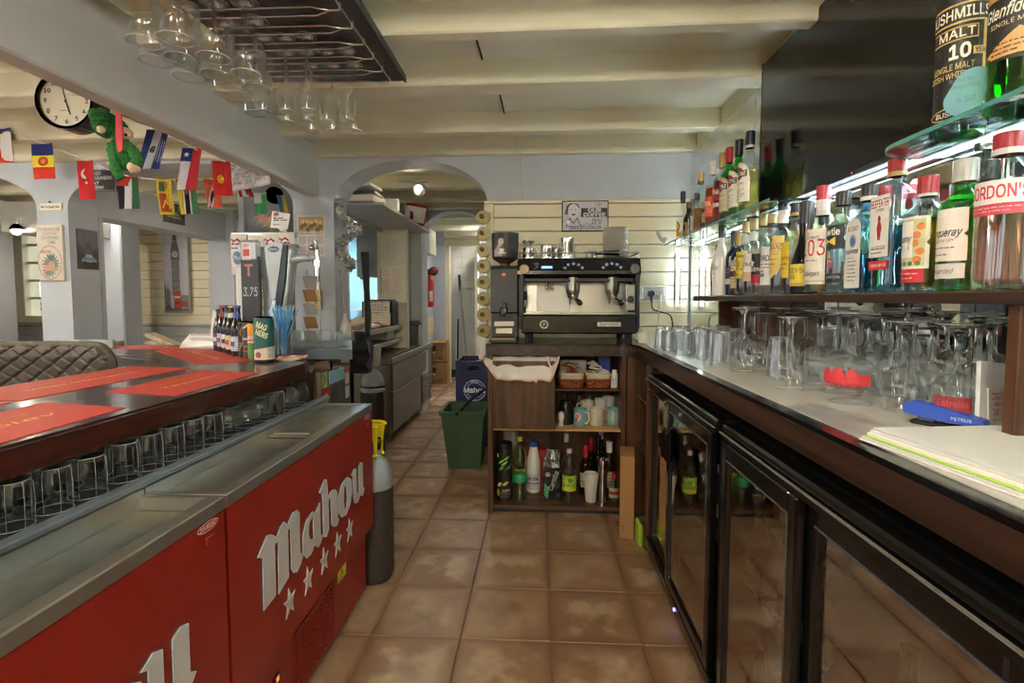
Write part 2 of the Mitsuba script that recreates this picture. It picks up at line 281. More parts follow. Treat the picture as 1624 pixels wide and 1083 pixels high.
# arcade wall with three arches
def arch(x0, x1, z0, rise, n=28):
    c, a = (x0+x1)/2, (x1-x0)/2
    return sg.Polygon([(x0, -.1)]+[(c-a*math.cos(t), z0+rise*math.sin(t)) for t in np.linspace(0, PI, n)]+[(x1, -.1)])
wall = rect(-7.1, 0, 1.0, ZC)
for a in [(-1.39, -.345, 1.90, .285), (-3.28, -1.672, 1.90, .285), (-5.30, -3.51, 1.90, .285)]: wall = wall.difference(arch(*a))
struct('wall_back', ext(wall, WY0, WY1), 'plaster')
put('wall_back', 'trim', box(-.365, 3.375, 1.884, .975, 3.40, 1.905, .004), 'cream_board')
put('wall_back', 'trim', box(-.365, 3.372, .99, -.30, 3.40, 1.884, .004), 'cream_board')
for i in range(10):
    put('wall_back', 'plank', box(-.30, 3.380, .99+.0894*i, .975, 3.40, .99+.0894*(i+1)-.006, .003), 'cream_board')
one('ceiling_cable', tube([(-.155, 3.338, 2.30), (-.15, 3.338, 2.205), (-.12, 3.372, 2.2), (-.108, 3.39, 2.15), (-.108, 3.39, 1.91)], .004, 6), 'cream', 'thin painted cable running down from the beam above the shiplap wall', 'cable')
one('ceiling_cable', tube(bend([(-.262, 1.90, 2.303), (-.256, 2.1, 2.304), (-.252, 2.2, 2.303), (-.25, 2.262, 2.30)], 5), .004, 6), 'black_rubber', 'black cable crossing the ceiling between the second and third beams', 'cable', smooth=True)
one('ceiling_cable', tube(bend([(-.21, 2.41, 2.303), (-.205, 2.6, 2.304), (-.20, 2.8, 2.303), (-.198, 2.90, 2.298)], 5), .004, 6), 'black_rubber', 'black cable crossing the ceiling just before the beam nearest the arch', 'cable', smooth=True)
# right wall and its mirror
struct('wall_right', box(1.0, -3.2, 0, 1.1, 3.64, ZC), 'cream')
mr = thing('wall_mirror', 'large wall mirror behind the bottle shelves on the right wall', 'mirror')
for y0, y1 in [(3.395, 2.42), (2.418, 1.20), (1.198, .0), (-.002, -1.2)]: put(mr, 'mirror_sheet', box(.985, y0, 1.0, .9995, y1, ZB), 'mirror')
# big grey beam over the bar
put('ceiling', 'long_beam', box(-1.578, -3.2, 1.95, -1.49, 3.41, 2.29, .008), 'beam_grey')
# walls of the front room
lw = rect(-3.2, 0, 5.8, ZC); fw_ = rect(-7.2, 0, 1.1, ZC)
for i, a in enumerate((-2.6, -.6, 1.4)):
    lw = lw.difference(rect(a, .8, a+1.5, 2.1)); w = struct('window_2' if not i else f'window_{i+2}', cat(box(-7.19, a-.05, .75, -7.08, a+1.55, .8), box(-7.19, a-.05, 2.1, -7.08, a+1.55, 2.15), box(-7.19, a-.05, .8, -7.08, a, 2.1), box(-7.19, a+1.5, .8, -7.08, a+1.55, 2.1)), 'cream_board')
    put(w, 'pane', box(-7.14, a, .8, -7.136, a+1.5, 2.1), 'pane')
for i, a in enumerate((-6.6, -4.4)):
    fw_ = fw_.difference(rect(a, .3, a+1.9, 2.15)); w = struct(f'window_{i+5}', cat(box(a-.05, -3.29, .25, a+1.95, -3.18, .3), box(a-.05, -3.29, 2.15, a+1.95, -3.18, 2.2), box(a-.05, -3.29, .3, a, -3.18, 2.15), box(a+1.9, -3.29, .3, a+1.95, -3.18, 2.15)), 'cream_board')
    put(w, 'pane', box(a, -3.252, .3, a+1.9, -3.248, 2.15), 'pane')
struct('wall_left', ext(lw, -7.2, -7.1, 'yz'), 'plaster')
struct('wall_front', ext(fw_, -3.3, -3.2), 'cream')
YW = 5.6
win = [(-6.0, -5.28, 1.02, 2.12)]
far = rect(-7.1, 0, -2.2, ZC)
for x0, x1, z0, z1 in win: far = far.difference(rect(x0, z0, x1, z1))
struct('wall_far', ext(far, YW+.02, YW+.2), 'cream')
for i in range(13):
    z = .97+.102*i
    for a, b in ([(-7.1, -2.2)] if z > 2.13 else [(-7.1, -6.08), (-5.20, -2.2)]):
        put('wall_far', 'plank', box(a, YW, z, b, YW+.02, min(z+.097, ZC), .003), 'cream_board')
for i in range(8): put('wall_far', 'dado_plank', box(-7.1, YW-.004, .005+.118*i, -2.2, YW+.02, .118*(i+1), .003), 'grey_panel')
put('wall_far', 'dado_rail', box(-7.1, YW-.03, .95, -2.2, YW+.01, .975, .004), 'grey_panel')
# lintels and columns of the front room
def column(x0, y0, x1, y1, z1, m='plaster'): return box(x0, y0, 0, x1, y1, z1, .012)
struct('column', column(-3.50, 3.64, -3.285, 3.70, 2.2), 'plaster')
struct('column', column(-3.49, 5.20, -3.20, 5.54, 2.2), 'plaster')
struct('column', column(-4.55, 4.95, -4.23, 5.20, 2.2), 'plaster')
struct('column', column(-5.9, 4.4, -5.12, 4.72, 2.2), 'plaster')
struct('lintel', ext([(3.64, 1.87), (5.3, 1.87), (5.3, 2.14), (3.64, 2.14)], -3.49, -3.285, 'yz'), 'plaster')
struct('lintel', box(-4.9, 4.4, 1.86, -4.5, 4.8, 2.14, .01), 'grey_paint')
struct('lintel', box(-4.62, 4.6, 1.86, -4.33, 4.95, 2.1, .01), 'grey_paint')
struct('lintel', box(-3.22, 5.25, 1.86, -2.2, 5.5, 2.1, .01), 'plaster')
w = struct('window_1', cat(box(-6.08, YW-.02, 2.09, -5.2, YW+.1, 2.18, .006), box(-6.08, YW-.02, .98, -5.2, YW+.1, 1.06, .006), box(-6.08, YW-.02, 1.06, -5.965, YW+.1, 2.09, .006), box(-5.29, YW-.02, 1.06, -5.2, YW+.1, 2.09, .006)), 'cream_board')
for z in (1.267, 1.472, 1.678, 1.884): put(w, 'glazing_bar', box(-5.965, YW+.03, z-.0145, -5.29, YW+.07, z+.0145, .004), 'cream_board')
for x in (-5.745, -5.52): put(w, 'glazing_bar', box(x-.016, YW+.032, 1.06, x+.016, YW+.068, 2.09, .004), 'cream_board')
put(w, 'pane', box(-5.965, YW+.048, 1.06, -5.29, YW+.052, 2.09), 'pane')
struct('wall_rear', box(-2.9, 9.5, 0, 1.1, 9.6, ZC), 'plaster'); struct('wall_outer', box(-2.98, 5.8, 0, -2.9, 9.6, ZC), 'kitchen_blue')
struct('garden_ground', box(-14, YW+.3, -.3, -3.1, 20, -.06), 'grout')
# ---------------------------------------------------------------- back counter on the right, with the coffee corner
def lshape(x0, x1, ya, yb, r, e=0):   # L-shaped plan: run along the mirror plus the short run under the coffee machine
    c = [(x1-e, -.6+e), (x0+e, -.6+e), (x0+e, ya-r)]
    c += [(x0+e-r+r*math.cos(t), ya-r+r*math.sin(t)) for t in np.linspace(0, PI/2, 7)][1:]
    return sg.Polygon(c+[(-.305+e, ya+e*0), (-.305+e, yb), (x1-e, yb)])
ctr = thing('counter', 'dark wooden back counter running along the mirror and under the coffee machine', 'counter')
put(ctr, 'worktop', ext(lshape(.55, .983, 2.885, 3.378, .09), .932, .988, 'xy'), 'wood_y')
put(ctr, 'edge_strip', ext(lshape(.553, .983, 2.887, 3.378, .085), .988, 1.0, 'xy'), 'black_gloss', label='glossy dark edge strip')
put(ctr, 'sheet', ext(sg.Polygon([(.588, -.55), (.98, -.55), (.98, 3.37), (.62, 3.37), (.60, 2.80), (.588, 2.7)]), 1.0, 1.002, 'xy'), 'counter_sheet', label='pale marbled sheet on the worktop')
put('wall_right', 'panel', box(.955, -.6, 0, .999, 3.39, .928), 'black')
# open cabinet below the coffee machine
cb = thing('cabinet', 'dark wooden open cabinet with three shelves below the coffee machine', 'cabinet')
put(cb, 'side', box(-.295, 2.90, 0, -.265, 3.37, .932, .002), 'wood_z'); put(cb, 'side', box(.475, 2.90, 0, .50, 3.37, .932, .002), 'wood_z')
put(cb, 'back', box(-.265, 3.35, .0, .475, 3.37, .932), 'wood_z'); put(cb, 'base', box(-.265, 2.905, .025, .475, 3.35, .05, .002), 'wood_x'); put(cb, 'plinth', box(-.265, 2.925, 0, .475, 2.945, .025), 'black')
put(cb, 'shelf', box(-.265, 2.915, .488, .475, 3.35, .502, .002), 'pale_wood'); put(cb, 'shelf', box(.095, 2.93, .722, .475, 3.35, .734, .002), 'wood_x')
put(cb, 'bin_front', box(-.265, 2.885, .507, .092, 2.905, .90, .003), 'wood_z', label='plain dark panel of the waste drawer'); put(cb, 'bin_side', box(.08, 2.905, .507, .095, 3.3, .90), 'wood_z'); 
# corner cabinet between the two runs
cc = thing('corner_cabinet', 'narrow dark corner cabinet between the open cabinet and the first fridge', 'cabinet')
put(cc, 'side', box(.505, 2.905, 0, .955, 2.925, .932), 'wood_z'); put(cc, 'shelf', box(.56, 2.53, .70, .955, 2.9, .715, .002), 'wood_x'); put(cc, 'shelf', box(.56, 2.53, .42, .955, 2.9, .435, .002), 'wood_x'); put(cc, 'post', box(.535, 2.50, 0, .56, 2.53, .932, .002), 'wood_z')
for i, (x, y) in enumerate([(.60, 2.60), (.60, 2.70), (.61, 2.80), (.70, 2.64), (.70, 2.75), (.70, 2.86)]):
    one('tall_glass', lathe([(.0, 0), (.026, 0), (.031, .15), (.029, .15), (.024, .01), (0, .01)], 14, (x, y, .715)), 'glass', 'plain tall glass standing upright in the dark corner cabinet shelf', 'glass', 'tall glasses in the corner cabinet', True)
# two glass-door fridges
def fridge(y0, y1, label, doors):
    f = thing('bottle_fridge', label, 'fridge')
    x0 = .53
    put(f, 'cabinet', cat(box(x0+.03, y0, .05, x0+.05, y0+.035, .86), box(x0+.03, y1-.035, .05, x0+.05, y1, .86), box(x0+.05, y0, .05, .95, y0+.012, .885), box(x0+.05, y1-.012, .05, .95, y1, .885), box(x0+.05, y0, .05, .95, y1, .075), box(.93, y0, .05, .95, y1, .885)), 'black')
    put(f, 'top', box(x0+.035, y0, .872, .95, y1, .89, .003), 'black')
    put(f, 'top_rail', cat(box(x0, y0+.002, .848, x0+.035, y1-.002, .868, .004), box(x0+.008, y0, .868, x0+.05, y1, .892, .006)), 'black_gloss')
    put(f, 'rail_trim', box(x0-.002, y0+.004, .866, x0+.004, y1-.004, .869), 'steel_dull', label='thin bright trim line')
    put(f, 'bottom_rail', cat(box(x0, y0, .03, x0+.04, y1, .075, .004), box(x0+.02, y0, 0, x0+.04, y1, .03)), 'black_gloss')
    put(f, 'shelf', box(x0+.07, y0+.015, .44, .92, y1-.015, .446), 'steel_dark'); put(f, 'liner', box(.915, y0+.012, .075, .93, y1-.012, .86), 'raw_wood')
    for (a, b, off) in doors:
        d = put(f, 'door', cat(box(x0+off, a, .078, x0+off+.022, a+.036, .846, .004), box(x0+off, b-.036, .078, x0+off+.022, b, .846, .004), box(x0+off, a+.036, .078, x0+off+.022, b-.036, .115, .004), box(x0+off, a+.036, .80, x0+off+.022, b-.036, .846, .004)), 'black_gloss')
        put(d, 'pane', box(x0+off+.009, a+.034, .112, x0+off+.011, b-.034, .803), 'fridge_pane')
        put(d, 'inner_trim', cat(box(x0+off-.001, a+.036, .798, x0+off+.004, b-.036, .802), box(x0+off-.001, a+.034, .115, x0+off+.004, a+.037, .80)), 'steel_dark')
    return f
f1 = fridge(1.54, 2.50, 'low black glass-door fridge next to the corner cabinet, furthest from the camera', [(1.565, 2.10, 0), (2.07, 2.48, .024)])
f2 = fridge(.54, 1.50, 'low black glass-door fridge below the stapler and paper pad', [(1.05, 1.475, 0), (.57, 1.06, .024)])
put(f1, 'padlock', cat(box(.505, 2.0, .60, .53, 2.045, .73, .012), box(.505, 2.055, .60, .53, 2.10, .73, .012)), 'black_gloss', label='pair of rounded black door grips')
put(f1, 'lamp', box(.525, 1.93, .045, .53, 1.94, .055), 'blue', label='tiny blue light', emitter=glow((.15, .15, 1), 1.2)); 
put(f1, 'screw', cat(*[ball((.529, y, .825), .007, 8) for y in (2.43, 2.13, 1.9)]), 'chrome')
rng = random.Random(4)
def soda(k, x, y, z, body, cap, label, cat_, lab, grp=None, s=1.0):
    b = thing(k, label, cat_, grp)
    put(b, 'body', lathe([(0, 0), (.030*s, 0), (.033*s, .01), (.033*s, .10*s), (.030*s, .13*s), (.014*s, .18*s), (.013*s, .205*s)], 16, (x, y, z)), body, True)
    put(b, 'cap', lathe([(.0145*s, .2*s), (.0145*s, .22*s), (0, .22*s)], 12, (x, y, z)), cap)
    sheet(b, 'label', [(rect(0, 0, .085, .05), lab), (rect(0, .03, .085, .034), 'e8e4d8')], on_round((x, y, z+.045), .0335*s, .085, 180), strip=.012)
for i, y in enumerate((.66, .76, .86)): soda('soda_bottle', .63, y, .446, 'brown_glass', 'cap_black', 'dark bottle with green label behind the nearest fridge door', 'bottle', '5f8a3c', 'green-labelled bottles in the near fridge')
for i, y in enumerate((1.12, 1.22, 1.32, 1.42)): soda('soda_bottle', .62, y, .446, 'dark_green_glass', 'cap_gold', 'small green bottle behind the second fridge door from the right', 'bottle', 'b9b08a', 'small green bottles in the near fridge')
for i, y in enumerate((.68, .80, .92, 1.15, 1.28, 1.41)): soda('soda_bottle', .63, y, .075, 'brown_glass', 'cap_silver', 'brown bottle on the floor of the near fridge', 'bottle', 'c9b48a', 'brown bottles low in the near fridge')
for i, y in enumerate((1.66, 1.80, 1.94, 2.18, 2.32)): soda('soda_bottle', .64, y, .446, 'dark_green_glass', 'cap_silver', 'green bottle on the shelf of the far fridge', 'bottle', '8a9a5c', 'green bottles in the far fridge')
# flat carton leaning at the corner
ca = thing('carton', 'flat brown carton standing on end beside the far fridge', 'box')
put(ca, 'body', tf(box(0, 0, 0, .075, .19, .44, .003), rz=-9, at=(.425, 2.62, 0)), 'cardboard')
sheet(ca, 'print', [(words('Provincial', .02, 0, 0, w=.13, slant=.2), '5b4630'), (star(.16, .01, .03, 7, .5), '4b3a2a')], on_plane((.452, 2.617, .22), (-.02, -1, 0), .0, up=(1, .0, 0)))
one('yellow_cloth', box(.505, 2.515, 0, .528, 2.62, .12, .01), 'lime', 'crumpled yellow-green packet on the floor between carton and fridge', 'packet')

# ---------------------------------------------------------------- bottle shelves, television, strip lights
us = thing('bottle_shelf', 'dark wooden shelf carrying the long row of spirit bottles', 'shelf')
put(us, 'board', box(.775, -.5, 1.247, .984, 2.60, 1.272, .005), 'wood_y'); one('shelf_divider', box(.86, 2.03, 1.003, .984, 2.052, 1.247, .002), 'wood_z', 'brown upright board under the dark bottle shelf amid the upturned glasses', 'board'); one('shelf_divider', box(.80, .885, 1.003, .984, .91, 1.247, .002), 'wood_z', 'brown upright board under the dark bottle shelf behind the white menu card', 'board')
one('shelf_divider', box(.90, 2.585, 1.003, .984, 2.60, 1.247, .002), 'wood_z', 'brown upright board closing the far end below the dark bottle shelf', 'board'); put('wall_right', 'board', box(.972, 2.055, 1.003, .9835, 2.583, 1.246), 'wood_z')
def round_shelf(y0, y1, ends):
    p = rect(.78, y0, .984, y1)
    if ends: p = p.difference(rect(.78, y1-.1, .88, y1)).union(sa.translate(sg.Point(0, 0).buffer(.1, 10), .88, y1-.1))
    return p
gs = thing('glass_shelf', 'clear glass shelf holding the aperitif bottles beside the television', 'shelf')
put(gs, 'plate', ext(round_shelf(1.78, 3.21, 0), 1.589, 1.597, 'xy'), 'shelf_glass'); put(gs, 'front_edge', box(.777, 1.78, 1.5885, .780, 3.21, 1.5975), 'shelf_edge')
g2 = thing('glass_shelf', 'clear glass shelf with a rounded end in front of the television', 'shelf')
put(g2, 'plate', ext(round_shelf(-.2, 1.27, 1), 1.589, 1.597, 'xy'), 'shelf_glass')
arc = [(.777, y) for y in (-.2, .5, 1.17)]+[(.88-.103*math.cos(t), 1.17+.103*math.sin(t)) for t in np.linspace(0, PI/2, 9)][1:]+[(.98, 1.273)]
put(g2, 'front_edge', ext(line(arc, .003), 1.5885, 1.5975, 'xy'), 'shelf_edge')
for g, ys in ((gs, (1.95, 2.6, 3.1)), (g2, (1.15, .75))):
    for y in ys: put(g, 'bracket', cat(box(.93, y-.008, 1.572, .984, y+.008, 1.588, .002), cyl((.975, y, 1.50), (.975, y, 1.588), .006, 8)), 'chrome')
sl = thing('strip_light', 'bright cool-white LED strip under the glass shelves along the mirror', 'light')
put(sl, 'channel', box(.966, -.2, 1.600, .984, 3.2, 1.612, .001), 'cap_silver'); put(sl, 'strip', box(.957, -.2, 1.6005, .966, 3.2, 1.6105), 'white', emitter=glow(COOL, LAMP['strip']))
tl = thing('tube_light', 'upright LED tube in the corner beside the wall sockets', 'light')
put(tl, 'tube', cyl((.905, 3.368, 1.21), (.905, 3.368, 1.578), .009, 10), 'white', True, emitter=glow(COOL, LAMP['tube'])); put(tl, 'holder', box(.893, 3.36, 1.195, .917, 3.38, 1.21), 'chrome'); put(tl, 'holder', box(.893, 3.36, 1.575, .917, 3.38, 1.588), 'chrome')
put(tl, 'back_strip', box(.885, 3.376, 1.195, .925, 3.38, 1.588), 'chrome')
tv = thing('television', 'large black switched-off flat television mounted on the mirror', 'television')
put(tv, 'case', box(.945, 1.12, 1.628, .984, 2.26, 2.25, .006), 'black'); put(tv, 'screen', box(.9425, 1.128, 1.645, .945, 2.252, 2.242), 'screen'); put(tv, 'bezel', cat(box(.941, 1.12, 1.628, .945, 2.26, 1.644), box(.941, 2.252, 1.628, .945, 2.26, 2.25)), 'black_gloss')
put(tv, 'lamp', box(.9405, 1.60, 1.634, .941, 1.606, 1.637), 'red', emitter=glow((1, .1, .05), .5))
# ---------------------------------------------------------------- bar counter on the left
bar = thing('bar_counter', 'glossy mahogany bar counter laid with red placemats', 'counter')
bp = sg.Polygon([(-.925, -.6), (-.925, 1.95), (-.96, 2.06), (-1.0, 2.12), (-1.30, 2.35), (-1.42, 2.50), (-1.62, 2.62), (-2.25, 2.75), (-2.25, 2.35), (-1.62, 2.05), (-1.58, 1.80), (-1.58, -.6)])
put(bar, 'top', ext(bp.buffer(-.006), .992, 1.0, 'xy'), 'bar_wood'); put(bar, 'edge', ext(bp, .942, .993, 'xy'), 'bar_wood')
struct('wall_bar', ext(sg.LineString([(-1.53, -.6), (-1.53, 1.85), (-1.60, 2.12), (-2.2, 2.42)]).buffer(.02), 0, .935, 'xy'), 'wood_z')
struct('bar_end_panel', box(-1.5, 2.085, 0, -1.0, 2.10, .80), 'grey_paint')
one('drain_pipe', cat(cyl((-.94, 2.10, .52), (-.94, 2.10, .955), .014, 12), cyl((-.945, 2.10, .965), (-.885, 2.085, .975), .022, 12), cyl((-.965, 2.115, .6), (-.965, 2.115, .95), .006, 8)), 'old_pipe', 'brown pipe standing at the end of the bar counter', 'pipe', smooth=True)
rk = thing('glass_rack', 'black ribbed rack under the bar edge full of upturned glasses', 'rack')
put(rk, 'mat', box(-1.27, .08, .832, -.909, 2.03, .838), 'black_rubber'); put(rk, 'rib', cat(*[box(-1.26, .22+.03*i, .838, -.91, .225+.03*i, .840) for i in range(60)]), 'black_rubber', kind='stuff')
put(rk, 'front_rail', box(-.908, .076, .836, -.878, 2.074, .850, .003), 'steel_blue'); struct('bar_shelf_back', box(-1.30, .08, .3, -1.28, 2.03, .935), 'black')
# two red coolers
def cooler(y0, y1, label, far):
    c = thing('bottle_cooler', label, 'cooler')
    put(c, 'body', box(-1.10, y0+.01, .03, -.735, y1-.01, .72), 'red_paint'); put(c, 'kick', box(-1.10, y0+.01, 0, -.755, y1-.02, .03), 'black')
    fp = ext([(y0+.004, .30), (y1-.004, .30), (y1-.004, .786), (y0+.004, .786)], -.735, -.70, 'yz'); put(c, 'front_panel', fp, 'red_paint')
    put(c, 'frame', cat(box(-.735, y0, .786, -.699, y1, .818, .003), box(-.905, y0, .70, -.885, y1, .833, .002), box(-.888, y1-.018, .77, -.72, y1, .818, .002), box(-.888, y0, .77, -.72, y0+.018, .818, .002)), 'steel')
    m = (y0+y1)/2
    dz = .026 if far else .0; put(c, 'lid', box(-.885, y0+.02, .762+dz, -.735, m+.06, .774+dz, .002), 'lid_steel'); put(c, 'lid', box(-.885, m+.02, .775+dz, -.735, y1-.02, .787+dz, .002), 'lid_steel')
    put(c, 'lid_handle', box(-.87, m+.022, .787+dz, -.75, m+.032, .792+dz), 'steel'); put(c, 'well', box(-.885, y0+.02, .70, -.735, y1-.02, .76), 'steel_dull')
    # the grille with its slots
    g0, g1 = y1-.64, y1-.35
    put(c, 'grille_recess', box(-.7352, g0, .05, -.7342, g1, .245), 'maroon')
    holes = []
    for i in range(19):
        for j in range(13):
            yy = g0+.0075+.0153*i; zz = .057+.0148*j+(.0074 if i % 2 else 0)
            if zz < .24: holes.append(sg.Point(yy, zz).buffer(.0058, 2))
    put(c, 'grille', ext(rect(g0, .05, g1, .25).difference(unary_union(holes)), -.734, -.731, 'yz'), 'red_paint')
    def P(u, v, d): return np.stack([-.70+d, u, v], 1)
    # the lettering: white, standing a little proud
    L = [[(1.185,.612),(1.231,.648),(1.250,.643),(1.279,.622),(1.298,.640),(1.318,.646),(1.339,.629),(1.366,.65),(1.392,.647),(1.408,.632),(1.405,.515),(1.424,.497),(1.41,.478),(1.385,.466),(1.365,.474),(1.352,.491),(1.352,.607),(1.338,.616),(1.337,.478),(1.280,.462),(1.284,.602),(1.267,.610),(1.266,.468),(1.207,.462),(1.207,.600)],
         [(1.545,.606),(1.545,.500),(1.562,.494),(1.545,.474),(1.525,.468),(1.500,.488),(1.478,.472),(1.446,.474),(1.422,.500),(1.424,.556),(1.450,.590),(1.490,.600),(1.515,.588)],
         [(1.540,.640),(1.586,.668),(1.602,.660),(1.608,.600),(1.640,.612),(1.672,.600),(1.684,.585),(1.684,.498),(1.696,.487),(1.675,.470),(1.648,.478),(1.632,.492),(1.628,.590),(1.610,.586),(1.610,.490),(1.590,.472),(1.566,.482),(1.564,.625)],
         [(1.692,.565),(1.725,.600),(1.775,.608),(1.815,.585),(1.822,.540),(1.800,.492),(1.760,.472),(1.715,.482),(1.690,.512)],
         [(1.815,.600),(1.845,.615),(1.868,.606),(1.868,.512),(1.892,.505),(1.892,.606),(1.915,.617),(1.938,.610),(1.938,.508),(1.956,.497),(1.935,.474),(1.908,.486),(1.880,.470),(1.845,.480),(1.832,.510),(1.832,.592)]]
    H = [[(1.470,.575),(1.494,.585),(1.496,.512),(1.472,.520),(1.462,.545)], [(1.745,.580),(1.766,.580),(1.772,.530),(1.764,.500),(1.745,.500),(1.740,.535)]]
    dy = y1-2.07
    g = unary_union([sg.Polygon(q).buffer(0) for q in L]).difference(unary_union([sg.Polygon(q) for q in H])); g = sa.translate(g, dy, 0)
    put(c, 'lettering_edge', ext(g.buffer(.0025), -.70, -.6985, 'yz'), 'slate'); put(c, 'lettering', ext(g, -.6985, -.6965, 'yz'), 'letter_white')
    st = unary_union([sg.Polygon([(y+a*.052, .402+b*.052) for a, b in [(-.1, .85), (.16, .28), (.62, .36), (.30, -.08), (.42, -.75), (0, -.36), (-.44, -.72), (-.26, -.10), (-.66, .28), (-.2, .26)]]) for y in (1.342, 1.457, 1.573, 1.684, 1.796)])
    put(c, 'star_row', ext(sa.translate(st, dy, 0), -.70, -.698, 'yz'), 'letter_white')
    bx = y1-1.09+.044
    for yy in (y1-.06,):
        sheet(c, 'badge', [(disc(yy, .775, .034, .011), 'b9b6ae'), (disc(yy, .775, .031, .009), '8a2a22'), (words('DOCRILUC', .009, yy, .7705, 'c', 1, .05), 'd6d2c8')], P)
        put(c, 'lock', cat(box(-.70, yy-.014, .735, -.694, yy+.014, .755, .003), cyl((-.694, yy-.006, .745), (-.692, yy-.006, .745), .003, 8)), 'red_paint')
    sheet(c, 'sticker', [(rect(y1-.31, .207, y1-.228, .255), 'cfc63a'), (star(y1-.27, .236, .014, 3, .5), '8a8420'), (lines(y1-.3, .212, y1-.24, .22, 2, .003), '7a7420')], lambda u, v, d: np.stack([-.7345+d, u, v], 1))
    sheet(c, 'maker_name', [(words('Docriluc', .014, y1-.13, .262, slant=.2), 'b8a8a0')], lambda u, v, d: np.stack([-.7345+d, u, v], 1))
    put(c, 'switch', cat(box(-.735, y1-.765, .18, -.728, y1-.735, .205, .002)), 'black'); put(c, 'switch_lamp', box(-.7282, y1-.757, .186, -.727, y1-.743, .20), 'red', emitter=glow((1, .22, .05), .2), label='glowing orange switch')
    return c
cooler(1.076, 2.075, 'red bottle cooler with steel lids and white lettering, the further of the two', True)
cooler(.075, 1.073, 'red bottle cooler with steel lids in the near left corner, the closer of the two', False)
# placemats
def mat_(label, pts, text, t2):
    p = np.array(pts, float); k = thing('placemat', label, 'placemat', None); o, ux, uy = p[0], p[1]-p[0], p[3]-p[0]; W, D = np.linalg.norm(ux), np.linalg.norm(uy)
    g = sg.Polygon(p); put(k, 'card', ext(g, 1.0, 1.0016, 'xy'), 'red')
    f = lambda u, v, d: np.column_stack([o[0]+ux[0]/W*u+uy[0]/D*v, o[1]+ux[1]/W*u+uy[1]/D*v, 1.0016+d])
    sheet(k, 'print', [(rect(.001, .001, W-.001, D-.001), 'b03a30'), (words(text, .026, W*.5, D*.42, 'c', 0, W*.62, .25), 'd9a23a'), (words(t2, .010, W*.5, D*.68, 'c', 0, W*.5), 'c9852f')], f, 'print')
mat_('red placemat lying nearest the camera on the bar edge', [(-.945, .70), (-.969, 1.129), (-1.218, 1.175), (-1.19, .74)], 'Yakolev', 'Restaurante')
mat_('long red placemat along the far edge of the bar by the quilted chair', [(-1.30, 1.19), (-1.29, 1.80), (-1.545, 1.82), (-1.56, 1.22)], 'Mahou  Cinco Estrellas', 'Especial de la casa')
mat_('red placemat on the far edge of the bar at the left picture border', [(-1.29, .62), (-1.30, 1.17), (-1.555, 1.19), (-1.54, .64)], 'Mahou  Cinco', 'Especial de la casa')
mat_('red placemat on the bar edge between the nearest mat and the small bottles', [(-.956, 1.277), (-.966, 1.69), (-1.21, 1.745), (-1.19, 1.32)], 'Yakolevmini', 'Bar Restaurante')
mat_('red placemat with a scalloped edge in front of the row of small bottles', [(-1.163, 2.035), (-1.72, 2.52), (-1.90, 2.40), (-1.33, 1.90)], 'Mahou San Miguel', 'Cerveza')
mat_('red placemat at the furthest end of the bar beside the paper bag', [(-1.72, 2.56), (-2.15, 2.69), (-2.2, 2.50), (-1.86, 2.46)], 'Mahou', 'Cerveza')
# quilted chair behind the bar
ch = thing('bar_chair', 'brown quilted chair with rounded back behind the bar', 'chair')
def chair_back(u, v, d):   # u across 0..1, v up 0..1
    a = (u-.5)*1.15; x = -2.06+.60*np.sin(a); y = 2.08+.34*(1-np.cos(a))*-1; r = d
    return np.stack([x+.22*(u-.5)*0+r*np.sin(a)*-1, y-.06*v+r*-np.cos(a), .62+.46*v], 1)
def chair_frame(c, s):
    nu, nv = 200, 110; U, V = np.meshgrid(np.linspace(0, 1, nu), np.linspace(0, 1, nv)); U, V = U.ravel(), V.ravel()
    top = 1-.16*np.clip((np.abs(U-.5)-.36)/.14, 0, 1)**2.2; VV = V*top
    a, b = U*7+VV*7.5, U*7-VV*7.5; q = np.minimum(np.abs(a-np.round(a)), np.abs(b-np.round(b)))
    edge = np.minimum(np.minimum(U, 1-U)*8, np.minimum(VV, top-VV)*7).clip(0, 1)
    d = .012*np.clip(q/.14, 0, 1)**.6*(edge > .25)+.035*np.sqrt(np.clip(edge, 0, 1))
    v = np.vstack([chair_back(U, VV, d), chair_back(U, VV, -.03*np.sqrt(edge))]); i, j = np.meshgrid(np.arange(nu-1), np.arange(nv-1)); k = (j*nu+i).ravel()
    f = np.vstack([np.stack([k, k+1, k+nu+1], 1), np.stack([k, k+nu+1, k+nu], 1)]); n = nu*nv
    return trimesh.Trimesh(v, np.vstack([f, f[:, ::-1]+n]), process=False)
put(ch, 'backrest', chair_frame(0, 1), 'vinyl', True)
put(ch, 'seat', box(-2.40, 1.62, .46, -1.86, 2.06, .58, .05), 'vinyl')
for x in (-2.34, -1.92):
    for y in (1.68, 2.02): put(ch, 'leg', cyl((x, y, .46), (x, y, 0), .014, 8, .011), 'black')
